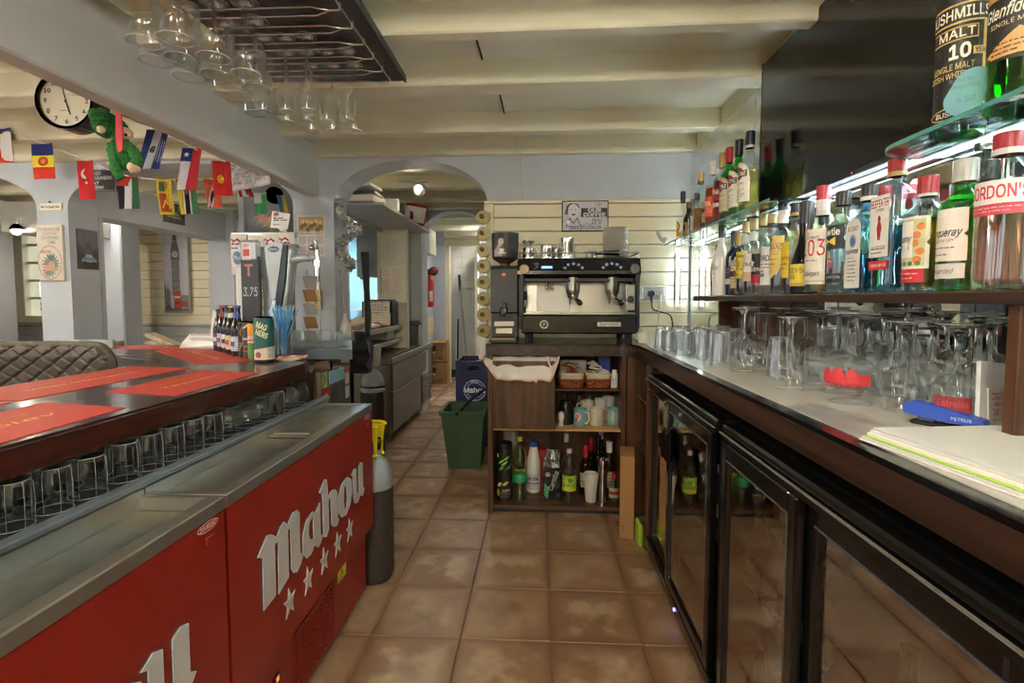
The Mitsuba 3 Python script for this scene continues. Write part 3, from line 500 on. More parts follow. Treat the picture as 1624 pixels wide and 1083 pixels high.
# glassware upturned on the rack
def ring(r, z, w=.0009): return tube([(r*math.cos(t), r*math.sin(t), z) for t in np.linspace(0, 2*PI, 25)[:-1]], w, 6, True)  # bright ring painted in where a glass edge would catch the light
def mug(r=.036, h=.085, hd=1):
    o = [(r*.96, .001), (r, h*.5), (r*.95, h*.9), (r*.84, h)]
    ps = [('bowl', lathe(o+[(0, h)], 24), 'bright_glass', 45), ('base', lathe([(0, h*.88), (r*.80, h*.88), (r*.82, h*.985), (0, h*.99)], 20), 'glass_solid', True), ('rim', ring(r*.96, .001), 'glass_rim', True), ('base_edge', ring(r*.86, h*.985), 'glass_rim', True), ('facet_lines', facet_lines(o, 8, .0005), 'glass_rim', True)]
    if hd: ps.append(('handle', tube(bend([(r*.95, 0, h*.80), (r*1.55, 0, h*.78), (r*1.85, 0, h*.5), (r*1.5, 0, h*.22), (r*.97, 0, h*.2)], 5), .0045, 8), 'glass_solid', True))
    return proto(*ps)
def snifter(r=.043, h=.085):
    o = [(r*.74, .001), (r*.9, h*.2), (r, h*.5), (r*.95, h*.72), (r*.6, h*.98)]
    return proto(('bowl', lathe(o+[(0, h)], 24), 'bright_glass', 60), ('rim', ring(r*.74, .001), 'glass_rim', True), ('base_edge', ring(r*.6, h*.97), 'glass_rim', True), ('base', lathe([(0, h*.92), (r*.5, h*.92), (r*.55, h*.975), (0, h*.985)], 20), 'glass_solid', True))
MUG, SHOT, SNIF = mug(), mug(.033, .088, 0), snifter()
rng = random.Random(12)
for i in range(4):
    y = .62+(.04 if i % 2 else 0)
    while y < 1.985:
        x = -.958-.090*i+rng.uniform(-.002, .002); n = int(y*100)+i
        if y > 1.40 and n % 4: p, lb, nm, g, st = SNIF, 'upturned clear round tumbler on the black rack under the far end of the bar', 'round_tumbler', 'round tumblers under the bar', .0885
        elif y > 1.0 and n % 2 == 0: p, lb, nm, g, st = MUG, 'upturned clear handled coffee glass on the black rack under the bar', 'glass_mug', 'handled glasses under the bar', .092
        else: p, lb, nm, g, st = SHOT, 'upturned plain straight tumbler on the black rack under the bar', 'tumbler', 'straight tumblers under the bar', .0775
        copy(nm, p, lb, 'glass', at(x, y, .8402, rng.choice((-82, -70, 95, 80))), g); y += st
# ---------------------------------------------------------------- the bottles
def sq(t, q=5.): return (abs(math.cos(t))**q+abs(math.sin(t))**q)**(-1/q)
def bottle(label, x, y, z, h, r, neck=.013, sh=.62, nk=.78, glass='bottle_glass', liquid=None, level=.55, cap='cap_black', cap_h=.16, cap_r=None, square=0, face=180, kind='bottle', labs=(), neck_lab=None, wide=1.0, group=None, cap2=None, curve=0):
    b = thing(kind, label, 'bottle', group); o = (x, y, z)
    k = (lambda t: sq(t-math.radians(face), 6.)*.90) if square else None
    s, n = h*sh, h*nk
    mid = [(r+(neck-r)*t**1.3*(3-2*t)/(3-2*t if curve else 1) if not square else r+(neck-r)*t, s+(n-s)*t) for t in (np.linspace(0, 1, 7)[1:-1])]
    if not square: mid = [(neck+(r-neck)*(.5+.5*math.cos(PI*t))**(1.0 if not curve else .7), s+(n-s)*t) for t in np.linspace(0, 1, 8)[1:-1]]
    outer = [(0, .004), (r*.55, 0), (r*.92, 0), (r, h*.02), (r, s)]+mid+[(neck, n), (neck*.95, h*.97), (neck, h*.985), (neck*.8, h*.985)]
    if k:
        outer_m = lathe(outer, 28, (0, 0, 0), None); v = outer_m.vertices
        a = np.arctan2(v[:, 1], v[:, 0]); rr = np.hypot(v[:, 0], v[:, 1]); g = np.array([k(t) for t in a]); blend = np.clip((rr-neck*1.15)/(r-neck*1.15), 0, 1)
        v[:, :2] *= (1+(g-1)*blend)[:, None]; outer_m.apply_translation(o)
    else: outer_m = lathe(outer, 24, o)
    put(b, 'glass', outer_m, glass, 35)
    if liquid:
        L = h*level; ri = r*.90; prof = [(0, .010), (ri*.8, .010), (ri, .02)]
        prof += [(ri, min(L, s))]
        if L > s: prof += [(max(neck*.8, .9*q), zz) for q, zz in mid if zz < L]
        rt = prof[-1][0]; prof += [(rt, L), (0, L)] if L > prof[-1][1]+1e-4 else [(0, prof[-1][1])]
        lm = lathe(prof, 20, (0, 0, 0))
        if k:
            v = lm.vertices; a = np.arctan2(v[:, 1], v[:, 0]); v[:, :2] *= np.array([k(t) for t in a])[:, None]*1.0
        lm.apply_translation(o); put(b, 'liquid', lm, liquid, 35)
    cr = cap_r or neck*1.18
    put(b, 'cap', lathe([(neck*1.02, h*(1-cap_h)), (cr, h*(1-cap_h)), (cr, h*.995), (cr*.93, h), (0, h)], 18, o), cap, 40)
    if cap2: put(b, 'cap_band', lathe([(cr*1.02, h*(1-cap_h)), (cr*1.04, h*(1-cap_h)+.002), (cr*1.04, h*(1-cap_h)+.009), (cr*1.02, h*(1-cap_h)+.011)], 18, o), cap2, 40)
    fr = math.radians(face); nrm = (math.cos(fr), math.sin(fr), 0)
    for (w, z0, hh, layers, *nm) in labs:
        if square: f = on_plane((x+nrm[0]*(r*.905+.0004), y+nrm[1]*(r*.905+.0004), z+z0), nrm, w)
        else: f = on_round((x, y, z+z0), r+.0006, w, face)
        sheet(b, nm[0] if nm else 'label', layers, f, strip=None if square else .006)
    if neck_lab:
        z0, hh, rr, col = neck_lab
        put(b, 'neck_label', lathe([(rr, z0), (rr+.0012, z0), (rr+.0012, z0+hh), (rr, z0+hh)], 16, o), col, 40)
    return b
def W(*a, **k): return words(*a, **k)
def lab(w, h, bg, *more): return [(rect(0, 0, w, h), bg)]+list(more)
ZU, ZL = 1.598, 1.2725
LU = 'tall aperitif bottle'
# upper glass shelf, from the far end towards the camera
bottle('clear bottle with black cap and yellow label where the glass shelf ends by the wall', .86, 3.12, ZU, .30, .034, .012, .5, .68, liquid='liquid_clear', level=.2, cap='cap_black', cap_h=.22,
       labs=[(.08, .03, .10, lab(.08, .10, 'ddd8c8', (disc(.04, .06, .03), '6b4a1a'), (disc(.04, .06, .024), 'd9b52a'), (rect(0, 0, .08, .03), 'c9a21f')))])
bottle('short brown bottle with brown cap second on the glass shelf', .865, 3.01, ZU, .215, .031, .013, .55, .75, glass='brown_glass', cap='brown', labs=[(.07, .03, .07, lab(.07, .07, '8a6a3c', (disc(.035, .04, .022), '3a2415')))])
bottle('pale green bottle with black cap behind the amber ones on the glass shelf', .875, 2.90, ZU, .245, .033, .013, .55, .72, glass='aqua_glass', liquid='liquid_gold', level=.45, labs=[(.075, .04, .08, lab(.075, .08, 'b9c4bd', (lines(.01, .02, .065, .06, 4, .004), '5a6a60')))])
bottle('clear vodka bottle with gold cap and amber contents on the glass shelf', .86, 2.79, ZU, .33, .037, .013, .58, .72, liquid='liquid_amber', level=.42, cap='cap_gold', cap_h=.18, cap2='black',
       labs=[(.09, .155, .05, [(W('OBERKT', .018, .045, .02, 'c', 1, .08), '15151a'), (lines(.01, .0, .08, .012, 2, .003), '4a4a58')])])
bottle('amber bottle with dark label between the vodka and the red aperitif', .872, 2.69, ZU, .235, .034, .014, .56, .74, liquid='liquid_amber', level=.5, cap='cap_tan', labs=[(.08, .03, .09, lab(.08, .09, '2e2a20', (rect(.01, .02, .07, .07), 'b59a55'), (lines(.015, .03, .065, .06, 3, .004), '2e2a20')))])
bottle('orange-red aperitif bottle with white cap on the glass shelf', .857, 2.585, ZU, .335, .036, .014, .60, .78, liquid='liquid_orange', level=.6, cap='cap_white', cap_h=.2, labs=[(.09, .06, .11, [(rect(0, 0, .09, .10), 'c9502a'), (W('APEROL', .022, .045, .055, 'c', 1, .08), 'e8e0d0'), (lines(.01, .01, .08, .04, 3, .004), 'e0b090')])])
bottle('deep red vermouth bottle with gold cap on the glass shelf', .862, 2.48, ZU, .345, .037, .014, .60, .78, liquid='liquid_red', level=.62, cap='cap_gold', cap_h=.2, labs=[(.09, .09, .10, [(rect(0, 0, .09, .02), 'd8cfc0'), (W('CAMPARI', .022, .045, .06, 'c', 1, .086), 'e6ddd2'), (rect(.01, .03, .08, .05), '8f1a1c')])])
def martini(b1, b2): return [(.105, .05, .17, [(unary_union([rect(0, 0, .105, .10), disc(.0525, .11, .05)]), b1), (unary_union([rect(.004, .004, .101, .10), disc(.0525, .11, .046)]), b2), (disc(.0525, .115, .026), 'a01c20'), (rect(.012, .100, .093, .125), '1a1a20'), (W('MARTINI', .016, .0525, .1045, 'c', 1, .074), 'efe8d8'), (W('Extra Dry', .009, .0525, .07, 'c', 0, .06, .3), '3a3a36'), (lines(.02, .012, .085, .05, 5, .003), '6a665c')])]
bottle('green vermouth bottle with red cap and tan label on the glass shelf', .857, 2.375, ZU, .34, .038, .014, .58, .76, glass='green_glass', liquid='liquid_dark', level=.6, cap='cap_red', cap_h=.2, labs=martini('8a7a58', 'c9b692'))
bottle('bright green vermouth bottle with black cap on the glass shelf', .857, 2.265, ZU, .34, .038, .014, .58, .76, glass='green_glass', liquid='liquid_green', level=.62, cap='cap_black', cap_h=.2, labs=martini('c4b8a0', 'ded5c2'))
bottle('clear vermouth bottle of pale yellow liquid with black cap beside the television edge', .853, 2.14, ZU, .335, .041, .015, .56, .76, liquid='liquid_yellow', level=.53, cap='cap_navy', cap_h=.2, labs=martini('d8d0be', 'e6dfcd'), cap2='cap_silver')
# near glass shelf
bottle('large dark whiskey bottle with black and gold label and a blue price tag', .872, 1.125, ZU, .34, .043, .015, .64, .78, glass='dark_green_glass', liquid='liquid_dark', level=.6, cap='cap_black', face=228,
       labs=[(.125, .012, .26, lab(.125, .26, '12100e', (rect(.10, .07, .107, .235), 'a88848'), (rect(.0, .198, .118, .238), 'b49455'), (rect(.0, .202, .115, .234), '17130f'), (W('BUSHMILLS', .02, .112, .208, 'r', 1, .115), 'd8d0bc'),
         (rect(.01, .165, .09, .192), 'a88848'), (rect(.01, .168, .088, .189), '2e1a14'), (W('MALT', .016, .085, .171, 'r', 1, .06), 'd6cdb6'), (W('10', .026, .062, .130, 'c', 2, .034), 'ded6c4'), (rect(.082, .132, .118, .148), 'a88848'), (W('YEARS', .008, .10, .136, 'c', 1, .03), '1a140e'),
         (W('SINGLE MALT', .012, .05, .108, 'c', 1, .07), 'b09a66'), (W('IRISH WHISKEY', .011, .05, .092, 'c', 1, .08), 'b09a66'), (disc(.062, .022, .05, .014), 'a88848'), (disc(.062, .022, .047, .011), '241812'), (W('BUSHMILLS', .010, .062, .017, 'c', 1, .07), 'd8d0bc'), (line([(.10, .10), (.112, .06), (.10, .04), (.118, .02)], .003), 'a88848')))])
tg = thing('price_tag', 'blue oval price tag hanging in front of the dark whiskey bottle', 'tag')
put(tg, 'card', tf(ext(sg.Point(0, 0).buffer(.03).union(sa.translate(sg.Point(0, 0).buffer(.03), .014, .028)).convex_hull, -.0008, .0008, 'xz'), rz=-42, at=(.828, 1.060, 1.645)), 'tag_blue')
sheet(tg, 'writing', [(words('Bushmills', .007, -.004, .036, 'c', 0, .036), '4a6a78'), (words('Single Malt', .006, .002, .024, 'c'), '4a6a78'), (words('5.50', .01, .004, -.004, 'c'), '4a6a78')], on_plane((.828-.0012*.67, 1.060-.0012*.74, 1.645), (-.67, -.74, 0)))
bottle('large green whisky bottle with black shield label at the right picture edge', .865, .985, ZU, .32, .047, .016, .66, .78, glass='green_glass', liquid='liquid_green', level=.55, cap='cap_gold', face=222,
       labs=[(.115, .075, .16, [(sg.Polygon([(0, .03), (.02, .01), (.09, .0), (.115, .03), (.10, .08), (.115, .13), (.09, .16), (.02, .16), (0, .13)]), '14110f'), (sg.Polygon([(.02, .13), (.09, .135), (.105, .12), (.098, .09), (.104, .09), (.112, .125), (.095, .152), (.02, .148)]), 'b98a42'), (rect(.004, .115, .088, .135), 'a07038'), (W('Glenfiddich', .02, .05, .082, 'c', 1, .09, .2), 'd8cfba'), (W('SINGLE MALT', .008, .05, .066, 'c', 0, .07), 'c8b890'), (sg.Polygon([(.01, .02), (.06, .058), (.095, .03), (.085, .012), (.02, .012)]), 'b98a52'), (lines(.02, .018, .07, .034, 3, .003), '3a2a16')])])
# lower dark shelf, from the far end towards the camera
bottle('small dark bottle with amber emblem at the far end of the dark shelf', .875, 2.53, ZL, .245, .036, .015, .62, .78, glass='black_glass', cap='cap_black', labs=[(.05, .06, .08, [(disc(.025, .04, .024, .034), '7a3f1a'), (disc(.025, .04, .018, .027), 'b5762c')])])
bottle('white opaque rum bottle with black cap on the dark shelf', .855, 2.44, ZL, .325, .039, .014, .5, .80, glass='porcelain', cap='cap_black', cap_h=.17, labs=[(.08, .06, .12, [(W('Malibu', .02, .04, .06, 'c', 1, .07, .3), '8a8478'), (lines(.015, .02, .065, .04, 2, .003), '9a9488')])])
bottle('navy bottle with black cap beside the white rum', .88, 2.35, ZL, .29, .035, .014, .6, .76, glass='navy_glass', cap='cap_black', cap_h=.2, labs=[(.07, .04, .09, lab(.07, .09, '16203a', (rect(.005, .01, .065, .035), 'c9c3b0'), (lines(.01, .05, .06, .075, 3, .004), 'b0b4bc')))])
bottle('brown whisky bottle with gold cap and cream label behind the navy one', .872, 2.27, ZL, .275, .034, .014, .6, .76, glass='brown_glass', cap='cap_gold', cap_h=.22, labs=[(.08, .03, .12, lab(.08, .12, 'c9b48c', (rect(0, .05, .08, .075), '4a3018'), (lines(.01, .085, .07, .11, 3, .004), '5a4428'), (lines(.01, .012, .07, .04, 3, .003), '6a5434')))])
bottle('rum bottle with wood-topped cap and bright yellow label', .865, 2.185, ZL, .305, .036, .0145, .58, .74, liquid='liquid_dark', level=.35, cap='cap_tan', cap_h=.15, neck_lab=(.21, .04, .0155, 'cap_silver'), labs=[(.10, .07, .11, lab(.10, .11, 'd2b93a', (disc(.05, .06, .022), 'b08a1e'), (W('Matusalem', .014, .05, .085, 'c', 1, .08), '4a3a10'), (lines(.015, .015, .085, .035, 2, .004), '6a5616')))])
bottle('clear anise bottle with cork-coloured cap and white label', .862, 2.10, ZL, .305, .036, .0145, .6, .74, liquid='liquid_dark', level=.22, cap='cap_tan', cap_h=.15, neck_lab=(.215, .035, .0155, 'cap_white'), labs=[(.095, .055, .11, lab(.095, .11, 'ddd6c8', (W('Santa', .016, .047, .06, 'c', 0, .07, .3), '3a3a42'), (rect(0, 0, .095, .03), 'c9a890'), (rect(0, .032, .095, .036), 'b09060')))])
bottle('spiced rum bottle with black label and red band', .862, 2.018, ZL, .31, .037, .0145, .6, .75, liquid='liquid_amber', level=.25, cap='cap_gold', cap_h=.15, labs=[(.10, .045, .12, lab(.10, .12, '1d1b1c', (rect(0, .0, .10, .032), 'a8202c'), (star(.05, .075, .018, 5), 'd8d2c6'), (W('KRAKEN', .014, .05, .045, 'c', 1, .075), 'd8d2c6'), (rect(0, .112, .10, .12), 'b09a70')))])
bottle('white rum bottle with tan cap and white label', .862, 1.938, ZL, .295, .037, .0145, .62, .76, liquid='liquid_clear', level=.3, cap='cap_tan', cap_h=.15, cap2='black', labs=[(.095, .035, .14, lab(.095, .14, 'd6d4cf', (W('BACARDÍ', .02, .0475, .088, 'c', 1, .088), '2a2a2e'), (disc(.03, .122, .012), '8a1c22'), (lines(.012, .05, .083, .075, 3, .004), '4a4a50'), (W('RON', .012, .047, .03, 'c', 1), '2a2a2e')))])
bottle('brandy bottle with white collar and yellow shield label', .862, 1.858, ZL, .325, .038, .0145, .6, .74, liquid='liquid_dark', level=.18, cap='cap_black', cap_h=.12, neck_lab=(.25, .045, .0165, 'cap_white'), labs=[(.10, .055, .15, [(sg.Polygon([(0, .06), (.02, .02), (.05, 0), (.08, .02), (.10, .06), (.10, .15), (0, .15)]), 'd9bf66'), (rect(0, .095, .10, .125), 'b8902c'), (rect(0, .098, .10, .122), 'e4d49a'), (W('SOBERANO', .018, .05, .101, 'c', 1, .094), '9a3a1c'), (star(.05, .138, .012, 5), '5a3a14'), (lines(.02, .05, .08, .085, 3, .004), '8a6a24')])])
bottle('round clear bottle with black and gold cap and slim yellow label', .866, 1.776, ZL, .305, .039, .015, .5, .76, liquid='liquid_dark', level=.40, cap='cap_black', cap_h=.14, cap2='cap_gold', labs=[(.055, .055, .12, lab(.055, .12, 'd8ba28', (W('Ponche', .014, .027, .06, 'c', 1, .05, .2), 'a8401c'), (lines(.008, .03, .047, .045, 2, .004), '8a4a14')))])
bottle('dark brown cream liqueur bottle with sloping shoulders and a wide yellow label', .858, 1.692, ZL, .295, .042, .019, .28, .66, glass='black_glass', cap='cap_black', cap_h=.24, cap_r=.022, labs=[(.115, .025, .07, lab(.115, .07, 'd8bf3c', (W('BAILEYS', .015, .055, .042, 'c', 0, .09), '2a2410'), (W('CREMA', .012, .05, .022, 'c', 0, .05), '2a2410'), (rect(0, .004, .115, .009), 'b08a2a')))])
bottle('clear liqueur bottle with red cap and a cream label printed with a large red 43', .860, 1.602, ZL, .325, .043, .0165, .62, .80, liquid='liquid_gold', level=.12, cap='cap_red', cap_h=.13, neck_lab=(.235, .05, .0175, 'cap_white'), labs=[(.115, .028, .165, lab(.115, .165, 'dad1c0', (W('103', .048, .075, .085, 'c', 0, .075), 'b0222a'), (W('C', .02, .06, .15, 'c', 0), 'b0222a'), (W('OSBORNE', .009, .07, .135, 'c'), '5a5048'), (lines(.03, .07, .11, .075, 1, .003), '5a5048'), (W('Bodegas', .015, .07, .025, 'c', 0, .06, .2), '4a4038'), (rect(0, .008, .115, .011), 'b0a078')))])
bottle('pale gin bottle with black label and yellow bow tie', .868, 1.512, ZL, .29, .036, .0155, .66, .76, glass='aqua_glass', liquid='liquid_clear', level=.3, cap='cap_black', cap_h=.14, cap_r=.02, labs=[(.085, .125, .068, lab(.085, .068, '1c1d20', (W('Bowtie', .019, .042, .04, 'c', 1, .066), 'e6e2d8'), (sg.Polygon([(.02, .01), (.04, .02), (.044, .02), (.064, .01), (.064, .035), (.044, .025), (.04, .025), (.02, .035)]), 'dcc23a'))), (.085, .03, .03, lab(.085, .026, '1c1d20', (W('PREMIUM GIN', .007, .042, .012, 'c', 0, .07), 'cfcac0')), 'lower_label'), (.03, .07, .03, [(W('8', .028, .02, .0, 'c', 1), 'b0485a')], 'mark')])
bottle('square blue gin bottle with arched white label', .872, 1.405, ZL, .285, .041, .0165, .66, .78, glass='blue_glass', liquid='liquid_blue', level=.36, cap='cap_black', cap_h=.15, square=1, cap2='cap_white', labs=[(.066, .012, .20, [(unary_union([rect(0, 0, .066, .16), disc(.033, .16, .033, .026)]), '8a949c'), (unary_union([rect(.0015, .0015, .0645, .16), disc(.033, .16, .0315, .0245)]), 'ddd9cf'), (W('BOMBAY', .012, .033, .152, 'c', 1, .045), '3a4450'), (disc(.033, .125, .014, .017), '7a98c0'), (disc(.033, .123, .009, .011), '4a6a9a'), (W('SAPPHIRE', .010, .033, .092, 'c', 1, .05), '3a4450'), (lines(.014, .02, .052, .08, 7, .0028), '5a6068')])])
bottle('square clear gin bottle with red cap and white label showing a small red figure', .865, 1.292, ZL, .32, .0405, .0165, .72, .82, glass='aqua_glass', liquid='liquid_blue', level=.5, cap='cap_red', cap_h=.13, square=1, cap2='cap_gold', labs=[(.070, .085, .15, lab(.07, .15, 'a8a49c', (rect(.0015, .0015, .0685, .1485), 'e2ddd2'), (W('BEEFEATER', .0175, .035, .122, 'c', 1, .064), '9a1f24'), (W('LONDON', .007, .035, .111, 'c', 0, .03), '4a4a4a'), (disc(.035, .094, .005, .007), '7a2420'), (sg.Polygon([(.027, .07), (.032, .088), (.039, .088), (.045, .07), (.042, .058), (.040, .042), (.037, .042), (.036, .055), (.034, .042), (.031, .042), (.030, .058)]), '9a2a2c'), (rect(.008, .026, .062, .0275), '7a746a'), (lines(.01, .01, .06, .02, 2, .003), '5a564e'))), (.070, .055, .022, lab(.07, .022, 'c02a2e', (W('LONDON DRY GIN', .007, .035, .007, 'c', 1, .056), 'e8d8c8')), 'red_label')])
def tanq(l): return l
bottle('amber gin bottle with red and white cap, orange-fruit label and red band', .862, 1.187, ZL, .255, .0405, .0165, .66, .80, liquid='liquid_gold', level=.63, cap='cap_red', cap_h=.15, neck_lab=(.21, .04, .0172, 'cap_white'), labs=[(.092, .05, .115, [(sg.Polygon([(0, 0), (.092, 0), (.092, .05), (.086, .057), (.092, .064), (.092, .115), (0, .115)]), 'ddd6c6'), (rect(.006, .006, .084, .109), 'b7b48c'), (unary_union([disc(.07+.006*math.sin(i*2), .02+.018*i, .008) for i in range(5)]), 'cc7a2e'), (unary_union([disc(.012+.015*i, .012, .005) for i in range(5)]), '5c7a3a'), (rect(.008, .025, .062, .105), 'e2dccf'), (W('Tanqueray', .014, .035, .06, 'c', 1, .05, .25), '3a3634'), (W('SEVILLA', .010, .035, .042, 'c', 0, .042), '8a7a4a')]), (.075, .02, .03, lab(.075, .03, 'b8242c', (lines(.01, .008, .065, .018, 2, .004), 'd8a090')), 'red_label'), (.02, .185, .02, [(disc(.01, .01, .012), '5c1a20')], 'seal')])
bottle('bright green gin bottle with silver cap and white label', .862, 1.088, ZL, .265, .0405, .0175, .64, .78, glass='green_glass', liquid='liquid_green', level=.55, cap='cap_silver', cap_h=.17, cap_r=.021, labs=[(.09, .06, .105, [(sg.Polygon([(0, 0), (.09, 0), (.09, .047), (.084, .053), (.09, .059), (.09, .105), (0, .105)]), 'e0d8cb'), (W('Tanqueray', .015, .045, .05, 'c', 1, .075, .25), '3a3a38'), (W('LONDON DRY', .006, .045, .038, 'c', 0, .05), '8a3a30'), (lines(.02, .012, .07, .026, 2, .003), '7a746a')]), (.085, .025, .03, lab(.085, .03, 'cfc9c0', (W('Imported', .010, .042, .01, 'c', 0, .05, .3), '5a5650')), 'lower_label'), (.02, .185, .02, [(disc(.01, .01, .012), '5c1a20')], 'seal')])
bottle('pink gin bottle with red cap at the right end of the dark shelf', .855, .988, ZL, .285, .0425, .0185, .70, .84, liquid='liquid_pink', level=.60, cap='cap_red', cap_h=.14, cap_r=.022, cap2='cap_white', face=205, labs=[(.11, .155, .042, [(rect(0, 0, .11, .042), 'd9d4d0'), (W("GORDON'S", .022, .055, .01, 'c', 1, .10), 'c23a48')]), (.11, .135, .02, [(rect(0, 0, .11, .02), 'b8404c'), (lines(.01, .006, .10, .012, 2, .003), 'd88a90')], 'red_band')])
# a second rank against the mirror
bottle('clear bottle with white and red cap standing behind the blue gin bottle', .946, 1.46, ZL, .29, .030, .014, .6, .75, liquid='liquid_clear', level=.4, cap='cap_red', neck_lab=(.235, .02, .0155, 'cap_white'))
bottle('bottle with dark cap tucked against the mirror behind the green gin', .947, 1.14, ZL, .275, .030, .016, .6, .75, glass='dark_green_glass', cap='cap_black', cap_h=.15)
bottle('bottle with tall black cap against the mirror behind the yellow-labelled brandy', .947, 1.90, ZL, .30, .030, .014, .6, .75, liquid='liquid_amber', level=.5, cap='cap_black', cap_h=.16)

# ---------------------------------------------------------------- upturned glasses on the counter
def goblet(r, rb, hb, h, rf, stem=.0055, facets=0, GLASS='glass_solid'):
    k = (lambda t: 1+.03*abs(math.cos(facets*t/2))) if facets else None
    a = [(r, 0), (r*1.0, .002)]+[(r+(rb-r)*math.sin(t*PI/2), hb*.55*t) for t in np.linspace(.05, 1, 7)]+[(rb*math.cos(t*PI/2)*.93+.07*rb, hb*.55+hb*.45*math.sin(t*PI/2)) for t in np.linspace(.12, .93, 8)]+[(stem*1.3, hb), (0, hb)]
    s = [(0, hb-.002), (stem*1.6, hb-.001), (stem*1.1, hb+.012), (stem, (hb+h)/2), (stem*1.15, h-.025), (stem*2.4, h-.012), (rf*.7, h-.005), (rf, h-.0025), (rf, h-.0005), (0, h)]
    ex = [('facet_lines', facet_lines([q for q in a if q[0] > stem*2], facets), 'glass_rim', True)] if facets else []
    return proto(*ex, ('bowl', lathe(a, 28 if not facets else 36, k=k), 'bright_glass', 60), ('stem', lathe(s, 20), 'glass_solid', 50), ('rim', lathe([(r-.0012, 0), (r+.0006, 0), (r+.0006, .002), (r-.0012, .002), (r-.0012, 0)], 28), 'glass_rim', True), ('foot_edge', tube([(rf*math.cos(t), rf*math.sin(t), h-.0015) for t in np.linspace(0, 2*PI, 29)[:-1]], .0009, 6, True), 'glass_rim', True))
def tall_tumbler(r0, r1, h, fac=10, GLASS='glass_solid'):
    k = lambda t: 1+.04*abs(math.cos(fac*t/2))
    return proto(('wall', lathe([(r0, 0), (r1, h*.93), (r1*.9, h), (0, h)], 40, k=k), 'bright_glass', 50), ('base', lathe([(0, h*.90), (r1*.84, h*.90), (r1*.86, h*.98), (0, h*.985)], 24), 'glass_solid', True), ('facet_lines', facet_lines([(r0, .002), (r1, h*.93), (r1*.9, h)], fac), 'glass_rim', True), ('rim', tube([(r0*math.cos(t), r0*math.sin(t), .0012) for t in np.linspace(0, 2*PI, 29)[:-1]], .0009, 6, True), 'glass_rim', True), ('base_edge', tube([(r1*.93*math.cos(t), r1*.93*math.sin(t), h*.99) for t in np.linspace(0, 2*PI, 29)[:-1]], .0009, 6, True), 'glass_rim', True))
WINE = goblet(.034, .043, .105, .205, .036); BALLOON = goblet(.043, .056, .115, .222, .041, .007); CAVA = goblet(.036, .046, .12, .225, .038, .006, 9); CIDER = tall_tumbler(.040, .031, .135); CANA = tall_tumbler(.034, .028, .095, 12, 'glass'); WINE2 = goblet(.034, .043, .105, .205, .036, GLASS='glass'); BALLOON2 = goblet(.043, .056, .115, .222, .041, .007, GLASS='glass'); CAVA2 = goblet(.036, .046, .12, .225, .038, .006, 9, 'glass')
rng = random.Random(7)
taken = []
def glass(nm, p, x, y, lb, g, r=0):
    taken.append((x, y)); return copy(nm, p, lb, 'glass', at(x, y, 1.0022, r or rng.uniform(0, 360)), g)
g1, gb, gt, gc = 'stemmed wine glasses on the right counter', 'balloon glasses on the right counter', 'tall ribbed tumblers on the right counter', 'small tumblers at the far end of the right counter'
gl = glass('balloon_glass', BALLOON, .762, 1.27, 'upturned balloon glass with a red printed band, nearest the stapler among the right counter glasses', None)
sheet(gl, 'print', [(unary_union([rect(0, 0, .13, .026), disc(.03, .026, .012), disc(.09, .028, .01), disc(.06, .026, .013)]), 'c8343c'), (words('BEEFEATER', .012, .065, .004, 'c', 1, .085, rot=180), '9a1c22')], on_round((.762, 1.27, 1.053), .0567, .13, 215), strip=.008)
gl = glass('wine_glass', CAVA, .712, 1.80, 'upturned ribbed goblet with a golden rim near the counter edge', None)
put(gl, 'golden_rim', lathe([(.0355, 0), (.0375, 0), (.0375, .0025), (.0355, .0025), (.0355, 0)], 24, (.712, 1.80, 1.0022)), 'gold', True)
gl = glass('wine_glass', WINE, .838, 1.055, 'upturned stemmed glass with a dark red print beside the white card', None)
sheet(gl, 'print', [(rect(0, 0, .06, .03), '8e2c30'), (words('Estrella', .012, .03, .01, 'c', 1, .05), 'b04a4a')], on_round((.838, 1.055, 1.035), .0437, .06, 225), strip=.008)
for (x, y) in [(.768, 1.652), (.70, 2.06), (.705, 2.16), (.71, 2.26), (.655, 2.34), (.80, 2.22), (.795, 2.12), (.69, 1.95), (.745, 2.36), (.83, 2.33)]:
    glass('tall_tumbler', CIDER, x, y, 'upturned tall ribbed tumbler standing on the right counter', gt)
for j in range(6):
    for i in range(4):
        x, y = .64+.078*i+.02*(j % 2)+.02*i*.2, 2.50+.088*j+rng.uniform(-.008, .008)
        if x > .94 or (x < .70 and y > 2.82): continue
        glass('small_tumbler', CANA, x, y, 'upturned small tumbler at the far end of the right counter', gc)
for j in range(14):
    for i in range(3):
        y = 1.0+.116*j+(.058 if i % 2 else 0); x = .712+.107*i+rng.uniform(-.004, .004); yy = y+rng.uniform(-.004, .004)
        if yy > 2.46 or yy < 1.16 and i == 0 or yy < 1.10 and i == 1 or yy < .98+.0 or abs(yy-2.04) < .056 and i == 2 or any((x-a)**2+(yy-b)**2 < .101**2 for a, b in taken): continue
        big = yy < 1.80 and (i+2*j) % 3 < 2 and not any((x-a)**2+(yy-b)**2 < .116**2 for a, b in taken)
        if big: glass('balloon_glass', BALLOON2 if i else BALLOON, x, yy, 'upturned clear balloon glass in the crowded rows on the right counter', gb)
        else: glass('wine_glass', ((WINE, WINE2), (CAVA, CAVA2))[(i+j) % 2][min(i, 1)], x, yy, 'upturned clear stemmed glass in the crowded rows on the right counter', g1)
